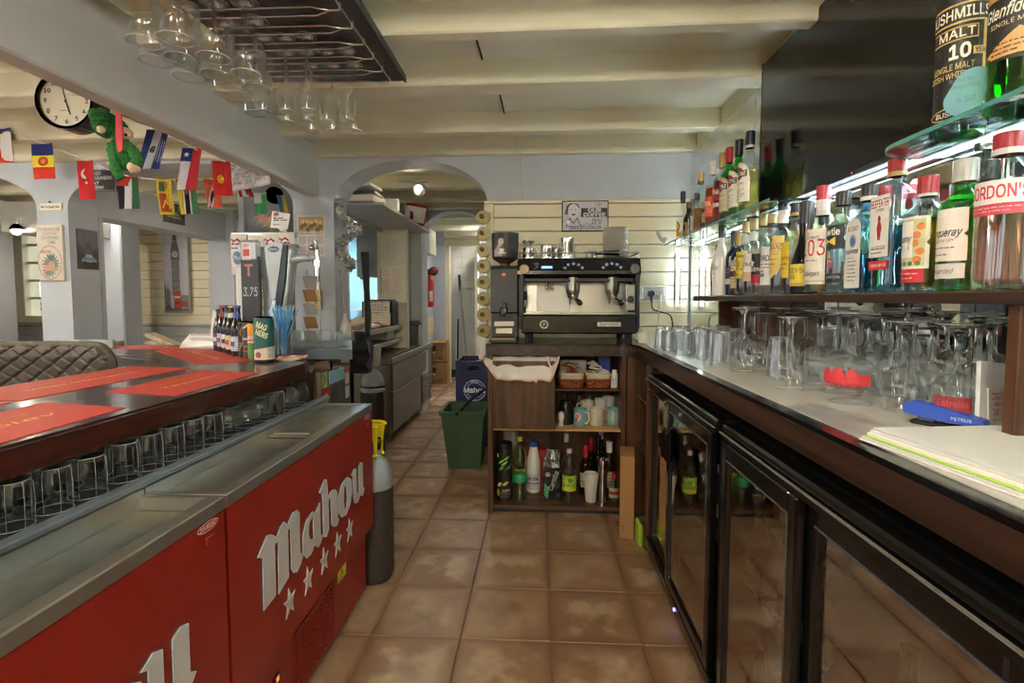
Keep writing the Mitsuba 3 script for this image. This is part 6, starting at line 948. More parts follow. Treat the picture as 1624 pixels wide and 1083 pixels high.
def tap(x, y, label, tall):
    t = thing('beer_tap', label, 'beer tap'); z = 1.0125
    prof = [(0, .055), (.10, .045), (.22, .042), (.30, .050), (.38, .062), (.44, .075), (.50, .085)] if tall else [(0, .05), (.3, .05), (.48, .07)]
    # curved silver column: a swept slab
    v, f = [], []; n_ = 12
    hh = np.linspace(0, 1, 16)
    for q in hh:
        h = z+.515*q; e = min(1, q*1.7); off = .075*e*e*(3-2*e) if tall else 0; w = .060-.016*math.sin(q*PI)+.018*q**3; dpt = .04
        for k in range(n_):
            a = 2*PI*k/n_; v.append((x+off+w*math.copysign(abs(math.cos(a))**.6, math.cos(a)), y+dpt*math.copysign(abs(math.sin(a))**.6, math.sin(a)), h))
    for i in range(len(hh)-1):
        for k in range(n_): A, B = i*n_+k, i*n_+(k+1) % n_; f += [(A, B, B+n_), (A, B+n_, A+n_)]
    b0, b1 = len(v), len(v)+1; v += [(x, y, z), (x+(.075 if tall else 0), y, z+.515)]
    for k in range(n_): f += [(b0, (k+1) % n_, k), (b1, (len(hh)-1)*n_+k, (len(hh)-1)*n_+(k+1) % n_)]
    put(t, 'column', trimesh.Trimesh(v, f, process=False), 'silver_paint', True)
    return t, z
t, z = tap(-1.36, 2.50, 'silver beer tap column with long chrome tap arm', True)
# rounded front badge and black insert
put(t, 'badge', ext(sg.Polygon([(-1.350, 1.51), (-1.315, 1.536), (-1.255, 1.53), (-1.28, 1.38), (-1.30, 1.26), (-1.315, 1.25), (-1.34, 1.40)]), 2.44, 2.458), 'silver_paint', 30)
put(t, 'insert', ext(sg.Polygon([(-1.257, 1.51), (-1.237, 1.52), (-1.25, 1.36), (-1.275, 1.22), (-1.305, 1.21), (-1.298, 1.26), (-1.275, 1.38)]), 2.442, 2.457), 'black_gloss')
sheet(t, 'badge_print', [(disc(-1.302, 1.50, .028, .014), '3a4a5a'), (words('Mahou', .012, -1.302, 1.494, 'c', 1, .042, .2), 'c8d0d6'), (rect(-1.325, 1.30, -1.29, 1.46), 'b7bcc2')], lambda u, v, d: np.stack([u, 2.44-d, v], 1))
put(t, 'arm', cat(tube(bend([(-1.27, 2.50, 1.43), (-1.22, 2.49, 1.455), (-1.17, 2.48, 1.46), (-1.14, 2.48, 1.46)], 5), [.045, .040, .034, .029, .026, .024, .022, .021, .020, .019, .019, .018, .018, .018, .018, .018][:16], 12), cyl((-1.17, 2.48, 1.46), (-1.105, 2.48, 1.462), .016, 12)), 'silver_paint', True)
put(t, 'spout', cat(cyl((-1.103, 2.48, 1.50), (-1.103, 2.48, 1.37), .013, 12), cyl((-1.103, 2.48, 1.42), (-1.103, 2.48, 1.45), .020, 14), cyl((-1.100, 2.48, 1.38), (-1.100, 2.48, 1.345), .011, 10, .008)), 'chrome', 40); put(t, 'handle', cat(cyl((-1.103, 2.48, 1.50), (-1.110, 2.47, 1.545), .010, 10, .013), ball((-1.123, 2.47, 1.51), .016, 10)), 'chrome', True)
put(t, 'hose', cyl((-1.103, 2.482, 1.345), (-1.103, 2.482, 1.30), .006, 8), 'cap_white')
t2, z = tap(-1.405, 2.62, 'silver beer tap with a slate price board in front', False)
bd = put(t2, 'price_board', box(-1.530, 2.535, 1.02, -1.432, 2.56, 1.475, .004), 'slate'); put(t2, 'pale_side', box(-1.575, 2.56, 1.02, -1.535, 2.59, 1.42, .004), 'cap_white')
sheet(bd, 'writing', [(words('3.75', .045, -1.481, 1.27, 'c', 0, .075, .1), 'cfcfd2'), (words('T', .055, -1.488, 1.375, 'c', 2), 'b06a6a')], lambda u, v, d: np.stack([u, 2.535-d, v], 1))
put(t2, 'badge', box(-1.535, 2.530, 1.445, -1.43, 2.565, 1.56, .02), 'silver_paint'); sheet(t2, 'badge_print', [(rect(-1.518, 1.455, -1.472, 1.545), 'd8c8c8'), (rect(-1.512, 1.475, -1.478, 1.51), 'b83a4a'), (words('1925', .014, -1.495, 1.522, 'c', 1, .03), 'b83a4a')], lambda u, v, d: np.stack([u, 2.53-d, v], 1))
one('drinks_sign', box(-1.42, 2.345, 1.0005, -1.32, 2.37, 1.15, .003), 'slate', 'dark slate block with pale lettering behind the small beer bottles', 'block'); sheet(None, 'x', [], None) if 0 else None
# ---------------------------------------------------------------- small bottles, can, straws, coasters on the bar
def beer(x, y, label, body, cap, lab_, col2, h=.225, can=False, neck=None):
    t = thing('beer_bottle', label, 'bottle'); r = .029
    put(t, 'glass', lathe([(0, 0), (r*.9, 0), (r, .006), (r, h*.52), (r*.8, h*.63), (.0135, h*.76), (.0125, h*.95), (.014, h*.955), (.014, h), (0, h)], 18, (x, y, 1.0)), body, 40)
    put(t, 'cap', lathe([(.0148, h*.955), (.0155, h*.96), (.0145, h*1.0), (0, h*1.01)], 14, (x, y, 1.0)), cap, 40)
    sheet(t, 'label', [(rect(0, 0, .07, .065), lab_), (rect(0, .022, .07, .042), col2), (disc(.035, .032, .014), lab_), (lines(.01, .005, .06, .016, 2, .003), '5a5048')], on_round((x, y, 1.025), r+.0004, .07, 300), strip=.008)
    if neck: put(t, 'neck_label', lathe([(.0145, h*.72), (.0142, h*.72), (.0138, h*.85), (.0143, h*.85)][::1], 14, (x, y, 1.0)), neck, True)
for i, (lb, body, cap, l1, l2, nk) in enumerate([
    ('leftmost dark beer bottle of the row on the bar', 'black_glass', 'cap_black', '3a4a6a', 'c8c8cc', None), ('beer bottle with pink and white label second in the row on the bar', 'brown_glass', 'cap_red', 'c8b8c8', '9a3a6a', 'cap_red'),
    ('beer bottle with black and white label in the row on the bar', 'brown_glass', 'cap_navy', 'd8d8d8', '2a2a30', 'light_blue'), ('beer bottle with cream and red label in the row on the bar', 'brown_glass', 'cap_gold', 'd8c89a', 'b8342c', 'ivory'),
    ('beer bottle with round blue label in the row on the bar', 'brown_glass', 'blue', 'c8ccd8', '2f4a8a', 'blue')]):
    beer((-1.60, -1.545, -1.485, -1.42, -1.35)[i], (2.455, 2.40, 2.343, 2.27, 2.20)[i], lb, body, cap, l1, l2, .225 if i else .205, neck=nk)
def slim(x, y, label, m, r, h, lay, nm='drink_can', shoulder=0):
    t = thing(nm, label, 'can'); put(t, 'body', lathe([(0, 0), (r*.86, 0), (r, .010), (r, h-.012), (r*.86, h-.002), (r*.84, h-.002), (r*.82, h-.005), (0, h-.005)], 24, (x, y, 1.0)), m, 40); put(t, 'lid', lathe([(r*.80, h-.004), (r*.83, h-.0035), (r*.87, h), (r*.90, h-.003)], 22, (x, y, 1.0)), 'cap_silver', 40)
    sheet(t, 'print', lay, on_round((x, y, 1.012), r+.0004, .1, 300), strip=.008)
slim(-1.292, 2.148, 'slim black bottle-shaped drink with gold swirl beside the beer bottles', 'tin_black', .022, .16, [(line([(.03, .02), (.05, .07), (.035, .10), (.05, .13)], .006), '8a6a3a'), (lines(.03, .04, .07, .05, 2, .004), '9a8a7a')])
slim(-1.247, 2.108, 'slim brown can with pale script beside the green can', 'brown', .022, .16, [(line([(.03, .12), (.05, .135), (.06, .12)], .006), 'd8c8a8'), (rect(.02, .07, .08, .078), 'b8b0a8'), (lines(.03, .02, .07, .04, 2, .004), '9a8a7a')])
slim(-1.203, 2.068, 'slim green and orange can touching the large green can', 'green_cap', .020, .158, [(rect(0, .09, .1, .14), 'e0a03a'), (rect(0, .06, .1, .09), 'c8c0b0'), (rect(.0, .068, .1, .075), 'b83a2a'), (rect(0, 0, .1, .06), '4a7a3a')])
slim(-1.117, 2.0, 'large dark green cider can with cream label on the bar', 'tin_black', .038, .185, [(rect(0, 0, .1, .165), '14504a'), (words("MAG", .022, .035, .125, 'c', 2, .045, rot=-25), 'd0cfa8'), (words("NERS", .020, .035, .095, 'c', 2, .05, rot=-25), 'd0cfa8'), (sg.Polygon([(0, 0), (.1, 0), (.1, .055), (.03, .045), (0, .04)]), 'd2b8a4'), (rect(.058, .004, .095, .05), 'b8bcae'), (lines(.062, .008, .092, .045, 6, .003), '5a5a52'), (disc(.025, .02, .012), '8a4a4a')])
one('napkin_box', box(-1.30, 2.24, 1.0005, -1.235, 2.27, 1.15, .003), 'black', 'black block standing behind the small bottles', 'block')
sj = thing('straw_jar', 'clear dimpled glass jar holding blue straws on the bar', 'jar'); SX, SY = -1.125, 2.165
put(sj, 'jar', lathe([(0, 0), (.040, 0), (.042, .01), (.046, .13), (.043, .13), (.039, .012), (0, .012)], 24, (SX, SY, 1.0), k=lambda t: 1+.02*math.cos(9*t)), 'glass', True)
rng = random.Random(8)
for i in range(26):
    a, r0, r1 = rng.uniform(0, 2*PI), rng.uniform(.005, .030), rng.uniform(.02, .065); one('straw', cyl((SX+r0*math.cos(a+2), SY+r0*math.sin(a+2), 1.014), (SX+r1*math.cos(a), SY+r1*math.sin(a), 1.014+rng.uniform(.19, .215)), .0032, 7), 'straw_blue' if i % 3 else 'light_blue', 'blue drinking straw in the glass jar on the bar', 'straw', 'straws in the jar')
co = thing('coaster', 'pile of red and cream printed coasters near the bar end', 'coaster')
for i in range(5): put(co, 'card', tf(box(-.055, -.04, 0, .055, .04, .0025, .0004), rz=8*i-14, at=(-1.06+.004*i, 2.09, 1.0005+.0026*i)), 'cardboard' if i % 2 else 'paper')
sheet(co, 'print', [(rect(-.05, -.036, .05, .036), 'c84a42'), (rect(-.012, -.036, .012, .036), 'e0d0c0'), (words('Mahou', .012, .0, -.005, 'c', 1, .05), 'e8d8c8')], lambda u, v, d: np.stack([-1.044+u*math.cos(.31)-v*math.sin(.31), 2.09+u*math.sin(.31)+v*math.cos(.31), 1.0138+d], 1))
nb = thing('paper_bag', 'pale wrapped bundle of menus lying at the far end of the bar', 'bag')
m = dense(hull(box(-1.86, 2.52, 1.0005, -1.66, 2.62, 1.01), box(-1.82, 2.54, 1.055, -1.67, 2.60, 1.075)), .03); m.vertices += (meshkit.noise(m.vertices*30)[:, None]-.5)*.02*(m.vertices[:, 2:3] > 1.012); put(nb, 'wrap', m, 'cap_silver', 60)
t = thing('menu', 'upright cream price card behind the beer bottles', 'card'); put(t, 'card', tf(box(-.03, -.002, 0, .03, .002, .15), rx=-12, at=(-1.665, 2.52, 1.05)), 'paper'); put(t, 'mark', tf(box(-.012, -.003, .07, .012, -.002, .11), rx=-12, at=(-1.665, 2.52, 1.05)), 'dark_grey')
# snack clip board with hanging bags and the wire card rack behind the taps
cs = thing('snack_stand', 'wire stand hung with printed crisp bags behind the beer taps', 'stand')
put(cs, 'pole', cyl((-1.50, 2.95, .9), (-1.50, 2.95, 1.70), .008, 8), 'steel'); put(cs, 'board', box(-1.82, 2.93, 1.62, -1.42, 2.94, 1.65, .003), 'steel'); put(cs, 'foot', box(-1.70, 2.96, 0, -1.30, 3.1, .02), 'black'); put(cs, 'post', box(-1.52, 2.96, .02, -1.48, 3.0, 1.06), 'black')
sheet(cs, 'top_card', [(sg.Polygon([(0, .01), (.105, 0), (.12, .09), (.012, .11)]), 'dcdad6'), (lines(.02, .025, .10, .05, 2, .008), '6a6a78'), (rect(.02, .08, .05, .098), '9a3a4a'), (lines(.02, .062, .10, .07, 1, .010), '4a4a58')], on_plane((-1.52, 2.93, 1.665), (0, -1, .05), .12)); put(cs, 'card_clip', box(-1.525, 2.93, 1.655, -1.495, 2.94, 1.70), 'cap_white')
for i, (x, z) in enumerate([(-1.77, 1.40), (-1.665, 1.39), (-1.565, 1.40), (-1.48, 1.405), (-1.72, 1.13), (-1.61, 1.14), (-1.50, 1.13)]):
    b = thing('crisp_bag', ['white crisp bag hanging at the top left of the snack stand', 'white crisp bag second from left on the snack stand', 'white crisp bag with blue oval on the snack stand', 'white crisp bag at the top right of the snack stand', 'gold and white snack bag low on the left of the stand', 'white snack bag with emblem low in the middle of the stand', 'white and gold snack bag low on the right of the stand'][i], 'bag')
    nx = 12; U, V = np.meshgrid(np.linspace(0, 1, nx), np.linspace(0, 1, nx)); bul = np.sin(PI*U)*np.sin(PI*V)
    vv_ = np.stack([x+(U-.5)*.098, 2.925-.004-.028*bul**.7, z+V*.24], -1).reshape(-1, 3); fq = [(j*nx+i_, j*nx+i_+1, (j+1)*nx+i_+1, (j+1)*nx+i_) for j in range(nx-1) for i_ in range(nx-1)]
    put(b, 'pouch', (vv_, fq), 'liner', True)
    def fb_(u, v, d, x=x, z=z): U_, V_ = np.clip(u, 0, 1), np.clip(v, 0, 1); return np.stack([x+(U_-.5)*.098, 2.925-.0045-.028*(np.sin(PI*U_)*np.sin(PI*V_)).clip(0)**.7-d*3, z+V_*.24], 1)
    lay = [(line([(.1, .86), (.3, .80), (.5, .86), (.7, .80)], .05), '9a2a3a'), (lines(.15, .62, .8, .72, 2, .05), '5a4a6a')]
    lay += [(disc(.55, .40, .28, .16), '5a7aa0'), (words('Crisps', .09, .55, .36, 'c', 1, .4), 'e0e0e4')] if i < 4 else [(disc(.5, .4, .3, .2), 'a8843a'), (disc(.5, .42, .16, .1), 'd8c8a0')]
    sheet(b, 'print', [(sg.Polygon(g.exterior.coords) if g.geom_type == 'Polygon' else g, c) for g, c in lay], fb_, strip=.12)
ps_ = thing('card_rack', 'wire rack of brown envelopes beside the beer taps', 'rack'); put(ps_, 'frame', tube([(-1.305, 2.80, 1.0125), (-1.305, 2.80, 1.42), (-1.235, 2.80, 1.42), (-1.235, 2.80, 1.0125)], .004, 6), 'steel', True)
for i in range(5): put(ps_, 'envelope', tf(box(-.035, -.03, 0, .035, -.027, .075, .001), rx=28, at=(-1.27, 2.80, 1.03+.075*i)), 'cardboard' if i % 2 else 'grey_panel')
# pillar: calendar, ornament, wrapped lamp, foil garland
cl = thing('calendar', 'wall calendar with a sepia picture on the pillar', 'calendar')
sheet(cl, 'sheet', [(rect(0, 0, .192, .278), 'd3cdbf'), (rect(.008, .17, .184, .268), 'b59a70'), (unary_union([disc(.03+.022*i, .20+.02*math.sin(i*2.1), .016) for i in range(7)]), '7a5a3a'), (unary_union([disc(.04+.03*i, .235+.01*math.sin(i*3), .014) for i in range(5)]), 'd8c08a'), (words('Calendario 2026', .013, .096, .150, 'c', 1, .17), '5a5048')]+[(rect(.008+.061*i, .012+.068*j, .062+.061*i, .074+.068*j), 'bfb8b4') for i in range(3) for j in range(2)]+[(lines(.012+.061*i, .018+.068*j, .058+.061*i, .060+.068*j, 5, .004, i+3*j), '7a6a80') for i in range(3) for j in range(2)], on_plane((-1.548, 3.398, 1.545), (0, -1, 0), .192))
oc = thing('wall_plaque', 'small yellow wooden plaque hanging on a cord on the pillar', 'plaque'); put(oc, 'board', box(-1.578, 3.385, 1.18, -1.482, 3.397, 1.325, .003), 'pale_wood'); put(oc, 'cord', cyl((-1.532, 3.394, 1.325), (-1.53, 3.394, 1.46), .003, 6), 'brown')
sheet(oc, 'print', [(rect(.006, .006, .09, .139), 'cfb877'), (line([(.03, .11), (.05, .12), (.065, .09), (.04, .07), (.06, .05), (.045, .04)], .004), '7a6a3a'), (line([(.05, .11), (.035, .09), (.055, .075), (.05, .055)], .003), '8a7a4a'), (words('Regaloz', .010, .048, .016, 'c', 0, .06, .3), '6a5a30')], on_plane((-1.53, 3.3848, 1.18), (0, -1, 0), .096))
lb = thing('bulb_lamp', 'white plastic bottle-shaped bulb hanging on the inner face of the arch pillar', 'lamp'); put(lb, 'bulb', lathe([(0, 1.00), (.035, 1.0), (.04, 1.01), (.04, 1.055), (.036, 1.065), (.036, 1.075), (.030, 1.09), (.014, 1.12), (.012, 1.155), (0, 1.155)], 20, (-1.345, 3.45, 0)), 'cap_white', 40); put(lb, 'cord', cyl((-1.345, 3.45, 1.155), (-1.36, 3.45, 1.40), .002, 6), 'cap_white')
ga = thing('foil_garland', 'crinkled silver foil garland wound round the left side of the arch', 'garland'); rng = random.Random(31)
pts = [(-1.37, 3.45, 1.94), (-1.362, 3.45, 1.90), (-1.36, 3.44, 1.86), (-1.33, 3.43, 1.80), (-1.28, 3.45, 1.76), (-1.24, 3.46, 1.73), (-1.30, 3.47, 1.70), (-1.35, 3.45, 1.66), (-1.37, 3.44, 1.60), (-1.33, 3.44, 1.54), (-1.29, 3.45, 1.50), (-1.33, 3.45, 1.46)]
b = bend(pts, 8); g = dense(tube(b, .022+.010*np.sin(np.arange(len(b))*1.7), 10), .012); g.vertices += (np.stack([meshkit.noise(g.vertices*70, s) for s in (1, 2, 3)], 1)-.5)*.045; put(ga, 'foil', g, 'aluminium_foil')
b = bend([(-1.37, 3.45, 1.46), (-1.36, 3.46, 1.3), (-1.37, 3.45, 1.2)], 8); put(ga, 'strand', tube(b, .006, 6), 'aluminium_foil')
bk = thing('shoulder_bag', 'black bag hanging by its strap on the arch pillar', 'bag'); put(bk, 'strap', cat(ext(sg.Polygon([(-1.30, 1.60), (-1.24, 1.60), (-1.24, 1.3), (-1.245, 1.0), (-1.275, 1.0), (-1.28, 1.3)]), 3.655, 3.665), tube(bend([(-1.27, 3.67, 1.55), (-1.25, 3.67, 1.3), (-1.245, 3.68, 1.1), (-1.27, 3.70, .97)], 5), .008, 6)), 'black')
m = dense(hull(box(-1.40, 3.66, .70, -1.27, 3.76, .74), box(-1.41, 3.65, .82, -1.25, 3.77, .90), box(-1.38, 3.68, .99, -1.27, 3.74, 1.0)), .03); m.vertices += (meshkit.noise(m.vertices*18)[:, None]-.5)*.03; put(bk, 'pouch', m, 'black', 60)
# ---------------------------------------------------------------- signs and pictures of the front room
sn = thing('hanging_sign', 'black hanging sign with white capitals on the wall above the arch pillar', 'sign'); put(sn, 'plate', box(-3.145, 3.385, 2.0, -2.905, 3.397, 2.148, .002), 'black')
sheet(sn, 'print', [(rect(.004, .004, .236, .144), 'c8c8c8'), (rect(.007, .007, .233, .141), '1b1d24')]+[(words(s, .021, .02, y, 'l', 1, w), 'd4d4d0') for s, y, w in (('AVOID', .110, .11), ('HANGOVERS', .078, .19), ('STAY', .046, .10), ('DRUNK', .014, .13))], on_plane((-3.025, 3.3848, 2.0), (0, -1, 0), .24)); put(sn, 'cord', cat(cyl((-3.08, 3.39, 2.148), (-3.05, 3.39, 2.20), .002, 6), cyl((-2.98, 3.39, 2.148), (-3.05, 3.39, 2.20), .002, 6)), 'cap_white')
bw = thing('hanging_sign', 'white rounded sign with ornate capitals hung under the grey beam', 'sign'); rb_ = rect(0, 0, .225, .115).buffer(-.012).buffer(.012)
f = lambda u, v, d: np.stack([-1.735+u*.98-v*.10, 2.80+u*.10-d, 1.855+v+u*.22], 1); put(bw, 'plate', trimesh.Trimesh(f(*(lambda m: (m.vertices[:, 0], m.vertices[:, 1], -m.vertices[:, 2]))(ext(rb_, 0, .004, 'xy'))), ext(rb_, 0, .004, 'xy').faces, process=False), 'paper')
sheet(bw, 'print', [(rb_, 'dcd8da'), (rb_.buffer(-.004).difference(rb_.buffer(-.0065)), '3a3a40')]+[(words(s, .018, .1125, y, 'c', 0, w, .1), '2f2f36') for s, y, w in (('BEWARE', .080, .15), ('OF THE DOG', .055, .18), ('AND THE WIFE', .033, .185), ('TOO', .013, .06))], f)
nf = thing('wall_sign', 'small cream sign with dark lettering at the top of the left pillar', 'sign'); put(nf, 'plate', box(-3.478, 3.392, 1.872, -3.318, 3.398, 1.922, .002), 'ivory'); sheet(nf, 'print', [(words('No Further Ado', .018, .08, .016, 'c', 1, .14), '3a302a')], on_plane((-3.398, 3.3918, 1.872), (0, -1, 0), .16)); put(nf, 'nail', ball((-3.40, 3.39, 1.93), .006, 8), 'dark_grey')
pq = thing('wall_plaque', 'pale summer plaque with pineapple drawing on the left pillar', 'plaque'); put(pq, 'board', box(-3.499, 3.378, 1.385, -3.312, 3.398, 1.772, .003), 'ivory')
leaf = lambda x, y, a, L=.05: sa.rotate(sg.Polygon([(x, y), (x+L*.4, y+L*.14), (x+L, y), (x+L*.4, y-L*.14)]), a, origin=(x, y))
sheet(pq, 'print', [(rect(.004, .004, .183, .383), 'c3b9a9'), (words("IT'S ADVENTURE", .018, .093, .345, 'c', 1, .165), '7a5a58'), (words('IS A GOOD', .018, .10, .318, 'c', 1, .10), '9a6a66'), (words('Summer', .026, .10, .285, 'c', 0, .13, .3), '4a5a66'), (words('TIME', .020, .11, .255, 'c', 1, .06), '5a6a78'), (disc(.093, .125, .088, .118).difference(disc(.093, .125, .084, .113)), '9a5a54'), (rect(.03, .19, .10, .21), 'a86a5e'), (words('TO RELAX', .012, .065, .194, 'c', 1, .06), 'd8c8b8'),
  (unary_union([leaf(.10, .115, a, .075) for a in range(-40, 230, 22)]), '5f7468'), (unary_union([leaf(.085, .07, a, .06) for a in range(150, 390, 30)]), '6c7a6a'), (disc(.105, .10, .026, .036), 'b58a5c'), (unary_union([leaf(.105, .135, a, .06) for a in (60, 80, 100, 120)]), '3e5a50'), (disc(.065, .088, .018, .024), 'c07a72')], on_plane((-3.4055, 3.3778, 1.385), (0, -1, 0), .187))
cp = thing('picture', 'dark picture of a pale blue old car on the side of the left pillar', 'picture'); put(cp, 'board', box(-3.284, 3.455, 1.473, -3.276, 3.628, 1.757, .001), 'black')
sheet(cp, 'print', [(rect(.002, .002, .171, .282), '2c2a30'), (sg.Polygon([(.002, .14), (.06, .10), (.12, .13), (.171, .16), (.171, .282), (.002, .282)]), '55505a'), (sg.Polygon([(.002, .19), (.07, .12), (.05, .10), (.002, .11)]), '3a3436'), (sg.Polygon([(.06, .13), (.065, .20), (.085, .225), (.105, .205), (.115, .14)]), '3c383e'), (disc(.085, .215, .022, .014), '6a646c'), (rect(0.002, .002, .171, .045), '3a3024'), (sg.Polygon([(.03, .05), (.035, .075), (.055, .085), (.07, .11), (.115, .108), (.13, .085), (.15, .075), (.152, .048)]), '6f84a6'), (sg.Polygon([(.06, .085), (.073, .104), (.112, .103), (.122, .085)]), '9fb0c4'), (disc(.055, .048, .013), '15141a'), (disc(.13, .048, .013), '15141a'), (rect(.03, .056, .152, .060), 'c8ccd2')], on_plane((-3.2758, 3.5415, 1.473), (1, 0, 0), .173))
p3 = thing('picture', 'dark picture of a green old car on the lintel of the front room', 'picture'); put(p3, 'board', box(-3.285, 4.31, 1.935, -3.277, 4.575, 2.112, .001), 'black')
sheet(p3, 'print', [(rect(.002, .002, .263, .175), '2a2522'), (unary_union([rect(.02+.05*i, .09, .045+.05*i, .165) for i in range(5)]), '6a5f52'), (sg.Polygon([(.04, .04), (.05, .075), (.10, .105), (.17, .105), (.21, .07), (.22, .04)]), '4a5a48'), (sg.Polygon([(.09, .075), (.11, .098), (.165, .098), (.18, .075)]), '8a9488'), (disc(.08, .04, .02), '141212'), (disc(.19, .04, .02), '141212'), (rect(.05, .05, .21, .055), 'a8a89a')], on_plane((-3.2768, 4.4425, 1.935), (1, 0, 0), .265))
bb = thing('canvas_picture', 'tall canvas print of a grey clock tower and red bus on the shiplap wall', 'picture'); put(bb, 'canvas', box(-4.25, 5.545, 1.10, -3.96, 5.585, 2.09, .004), 'grey_panel')
tw = [(rect(.002, .002, .288, .988), 'a9a6ab'), (rect(.002, .002, .288, .05), '5f5c5e'), (rect(.10, .20, .19, .70), '6e6a6c'), (rect(.105, .21, .185, .69), '817d7e')]
tw += [(rect(.112+.02*i, .21, .118+.02*i, .60), '5a5658') for i in range(4)]+[(rect(.10, .28+.08*i, .19, .288+.08*i), '5a5658') for i in range(5)]
tw += [(rect(.095, .60, .195, .72), '5f5b5d'), (disc(.145, .66, .034), 'c8c4c2'), (disc(.145, .66, .030), 'a19d9c'), (line([(.145, .66), (.145, .685)], .004), '2a282a'), (line([(.145, .66), (.16, .655)], .004), '2a282a'), (sg.Polygon([(.10, .72), (.19, .72), (.175, .79), (.115, .79)]), '5a5658'), (rect(.118, .79, .172, .82), '726e70'), (sg.Polygon([(.118, .82), (.172, .82), (.147, .93), (.143, .93)]), '4e4a4c'), (rect(.01, .08, .075, .26), '6a6668'), (sg.Polygon([(.01, .26), (.02, .34), (.03, .26)]), '5a5658'), (sg.Polygon([(.04, .26), (.05, .32), (.06, .26)]), '5a5658'), (rect(.20, .07, .285, .20), '767274'), (rect(.12, .05, .20, .24), 'a8442e'), (rect(.127, .165, .193, .19), 'd8b8a8'), (rect(.127, .10, .193, .125), '6a2a20'), (rect(.20, .06, .28, .13), '8a4034'), (sg.Polygon([(.01, .04), (.02, .075), (.05, .095), (.08, .075), (.085, .04)]), '4a484a'), (rect(.01, .002, .28, .02), '7a7678')]
sheet(bb, 'print', tw, on_plane((-4.105, 5.5448, 1.10), (0, -1, 0), .29))
# wall lamp by the window
wl = thing('wall_lamp', 'small wall lamp shining beside the window', 'lamp'); put(wl, 'shade', lathe([(.02, 0), (.035, -.02), (.05, -.045), (.047, -.045), (.033, -.02), (.018, -.004)], 20, (-4.70, 4.36, 1.93)), 'white', 40); put(wl, 'arm', tube(bend([(-4.70, 4.42, 1.99), (-4.70, 4.38, 1.98), (-4.70, 4.36, 1.93)], 4), .01, 8), 'cap_silver', True); put(wl, 'bulb', ball((-4.70, 4.36, 1.865), .036, 14), 'white', emitter=glow(WARM, 30))
s2 = thing('spotlight', 'small bright ceiling spotlight behind the flags', 'spotlight'); put(s2, 'shade', cyl((-2.35, 5.0, 2.16), (-2.33, 4.95, 2.10), .045, 16, .05), 'cap_silver', 40); put(s2, 'bulb', cyl((-2.33, 4.95, 2.10), (-2.329, 4.947, 2.097), .038, 16), 'white', emitter=glow(WARM, LAMP['spot'])); put(s2, 'arm', cyl((-2.35, 5.0, 2.16), (-2.35, 5.0, 2.31), .008, 8), 'cap_silver')
# clock
ck = thing('wall_clock', 'round black-rimmed wall clock with cream face behind the grey beam', 'clock')
CM = T().translate([-2.20, 2.30, 2.175]).rotate([0, 0, 1], 6).rotate([1, 0, 0], 90)
for nm, m, mt in (('case', lathe([(0, -.13), (.105, -.13), (.125, -.09), (.132, -.01), (.132, .012), (.118, .014), (.115, .004)], 36), 'black_gloss'), ('face', lathe([(0, .002), (.117, .002)], 36), 'ivory'), ('rim', lathe([(.115, .004), (.118, .014), (.124, .016), (.130, .012)], 36), 'gold')):
    m = m if nm != 'face' else trimesh.Trimesh(m.vertices, m.faces[:, ::-1], process=False); k = put(ck, nm, m, mt, 40); scene[k]['to_world'] = CM
hands = [(words(str(h), .020, .092*math.sin(h*PI/6), .092*math.cos(h*PI/6)-.010, 'c', 1), '3a3630') for h in range(1, 13)]+[(line([(0, 0), (.018, -.06)], .006), '1e1c1a'), (line([(0, 0), (-.012, .075)], .004), '1e1c1a'), (disc(0, 0, .006), '1e1c1a'), (lines(-.03, -.045, .03, -.04, 1, .004), '6a6458')]
k = sheet(ck, 'dial_print', hands, lambda u, v, d: np.stack([u, v, .0022+d], 1)); scene[k]['to_world'] = CM; put(ck, 'bracket', cyl((-2.20, 2.37, 2.27), (-2.20, 2.37, 2.31), .01, 8), 'black')
# plush toy hung by a ribbon from the beam
pl = thing('plush_toy', 'green plush toy hanging by a red ribbon from the grey beam', 'plush toy')
def fuzz(m, a=.006): m = dense(m, .010); m.vertices += (np.stack([meshkit.noise(m.vertices*180, s) for s in (1, 2, 3)], 1)-.5)*a*2; return m
q = lambda x, y, z: (-1.76+x, 2.08+y, 1.90+z)
put(pl, 'head', fuzz(cat(ball(q(-.055, 0, .085), .052, 18, (1, 1, 1)), ball(q(-.02, .01, .075), .04, 14))), 'plush_dark', True); put(pl, 'tuft', fuzz(cat(ball(q(-.095, -.01, .125), .026, 12), ball(q(-.075, .0, .135), .022, 12))), 'plush_green', True)
put(pl, 'muzzle', fuzz(cat(ball(q(.035, -.012, .045), .026, 14), ball(q(-.045, -.04, .055), .016, 12)), .002), 'skin_cloth', True); put(pl, 'eye', cat(ball(q(.028, -.036, .06), .007, 8), ball(q(.05, -.03, .035), .006, 8)), 'black_gloss', True)
put(pl, 'body', fuzz(tf(ball((0, 0, 0), .04, 18, (.9, .9, 1.7)), at=q(.015, 0, -.035))), 'plush_green', True)
put(pl, 'limb', fuzz(tube(bend([q(.03, -.01, .0), q(.065, -.015, -.025), q(.085, -.02, -.06), q(.078, -.02, -.085)], 6), .021, 10)), 'plush_green', True); put(pl, 'paw', fuzz(ball(q(.072, -.022, -.098), .024, 14), .002), 'skin_cloth', True)
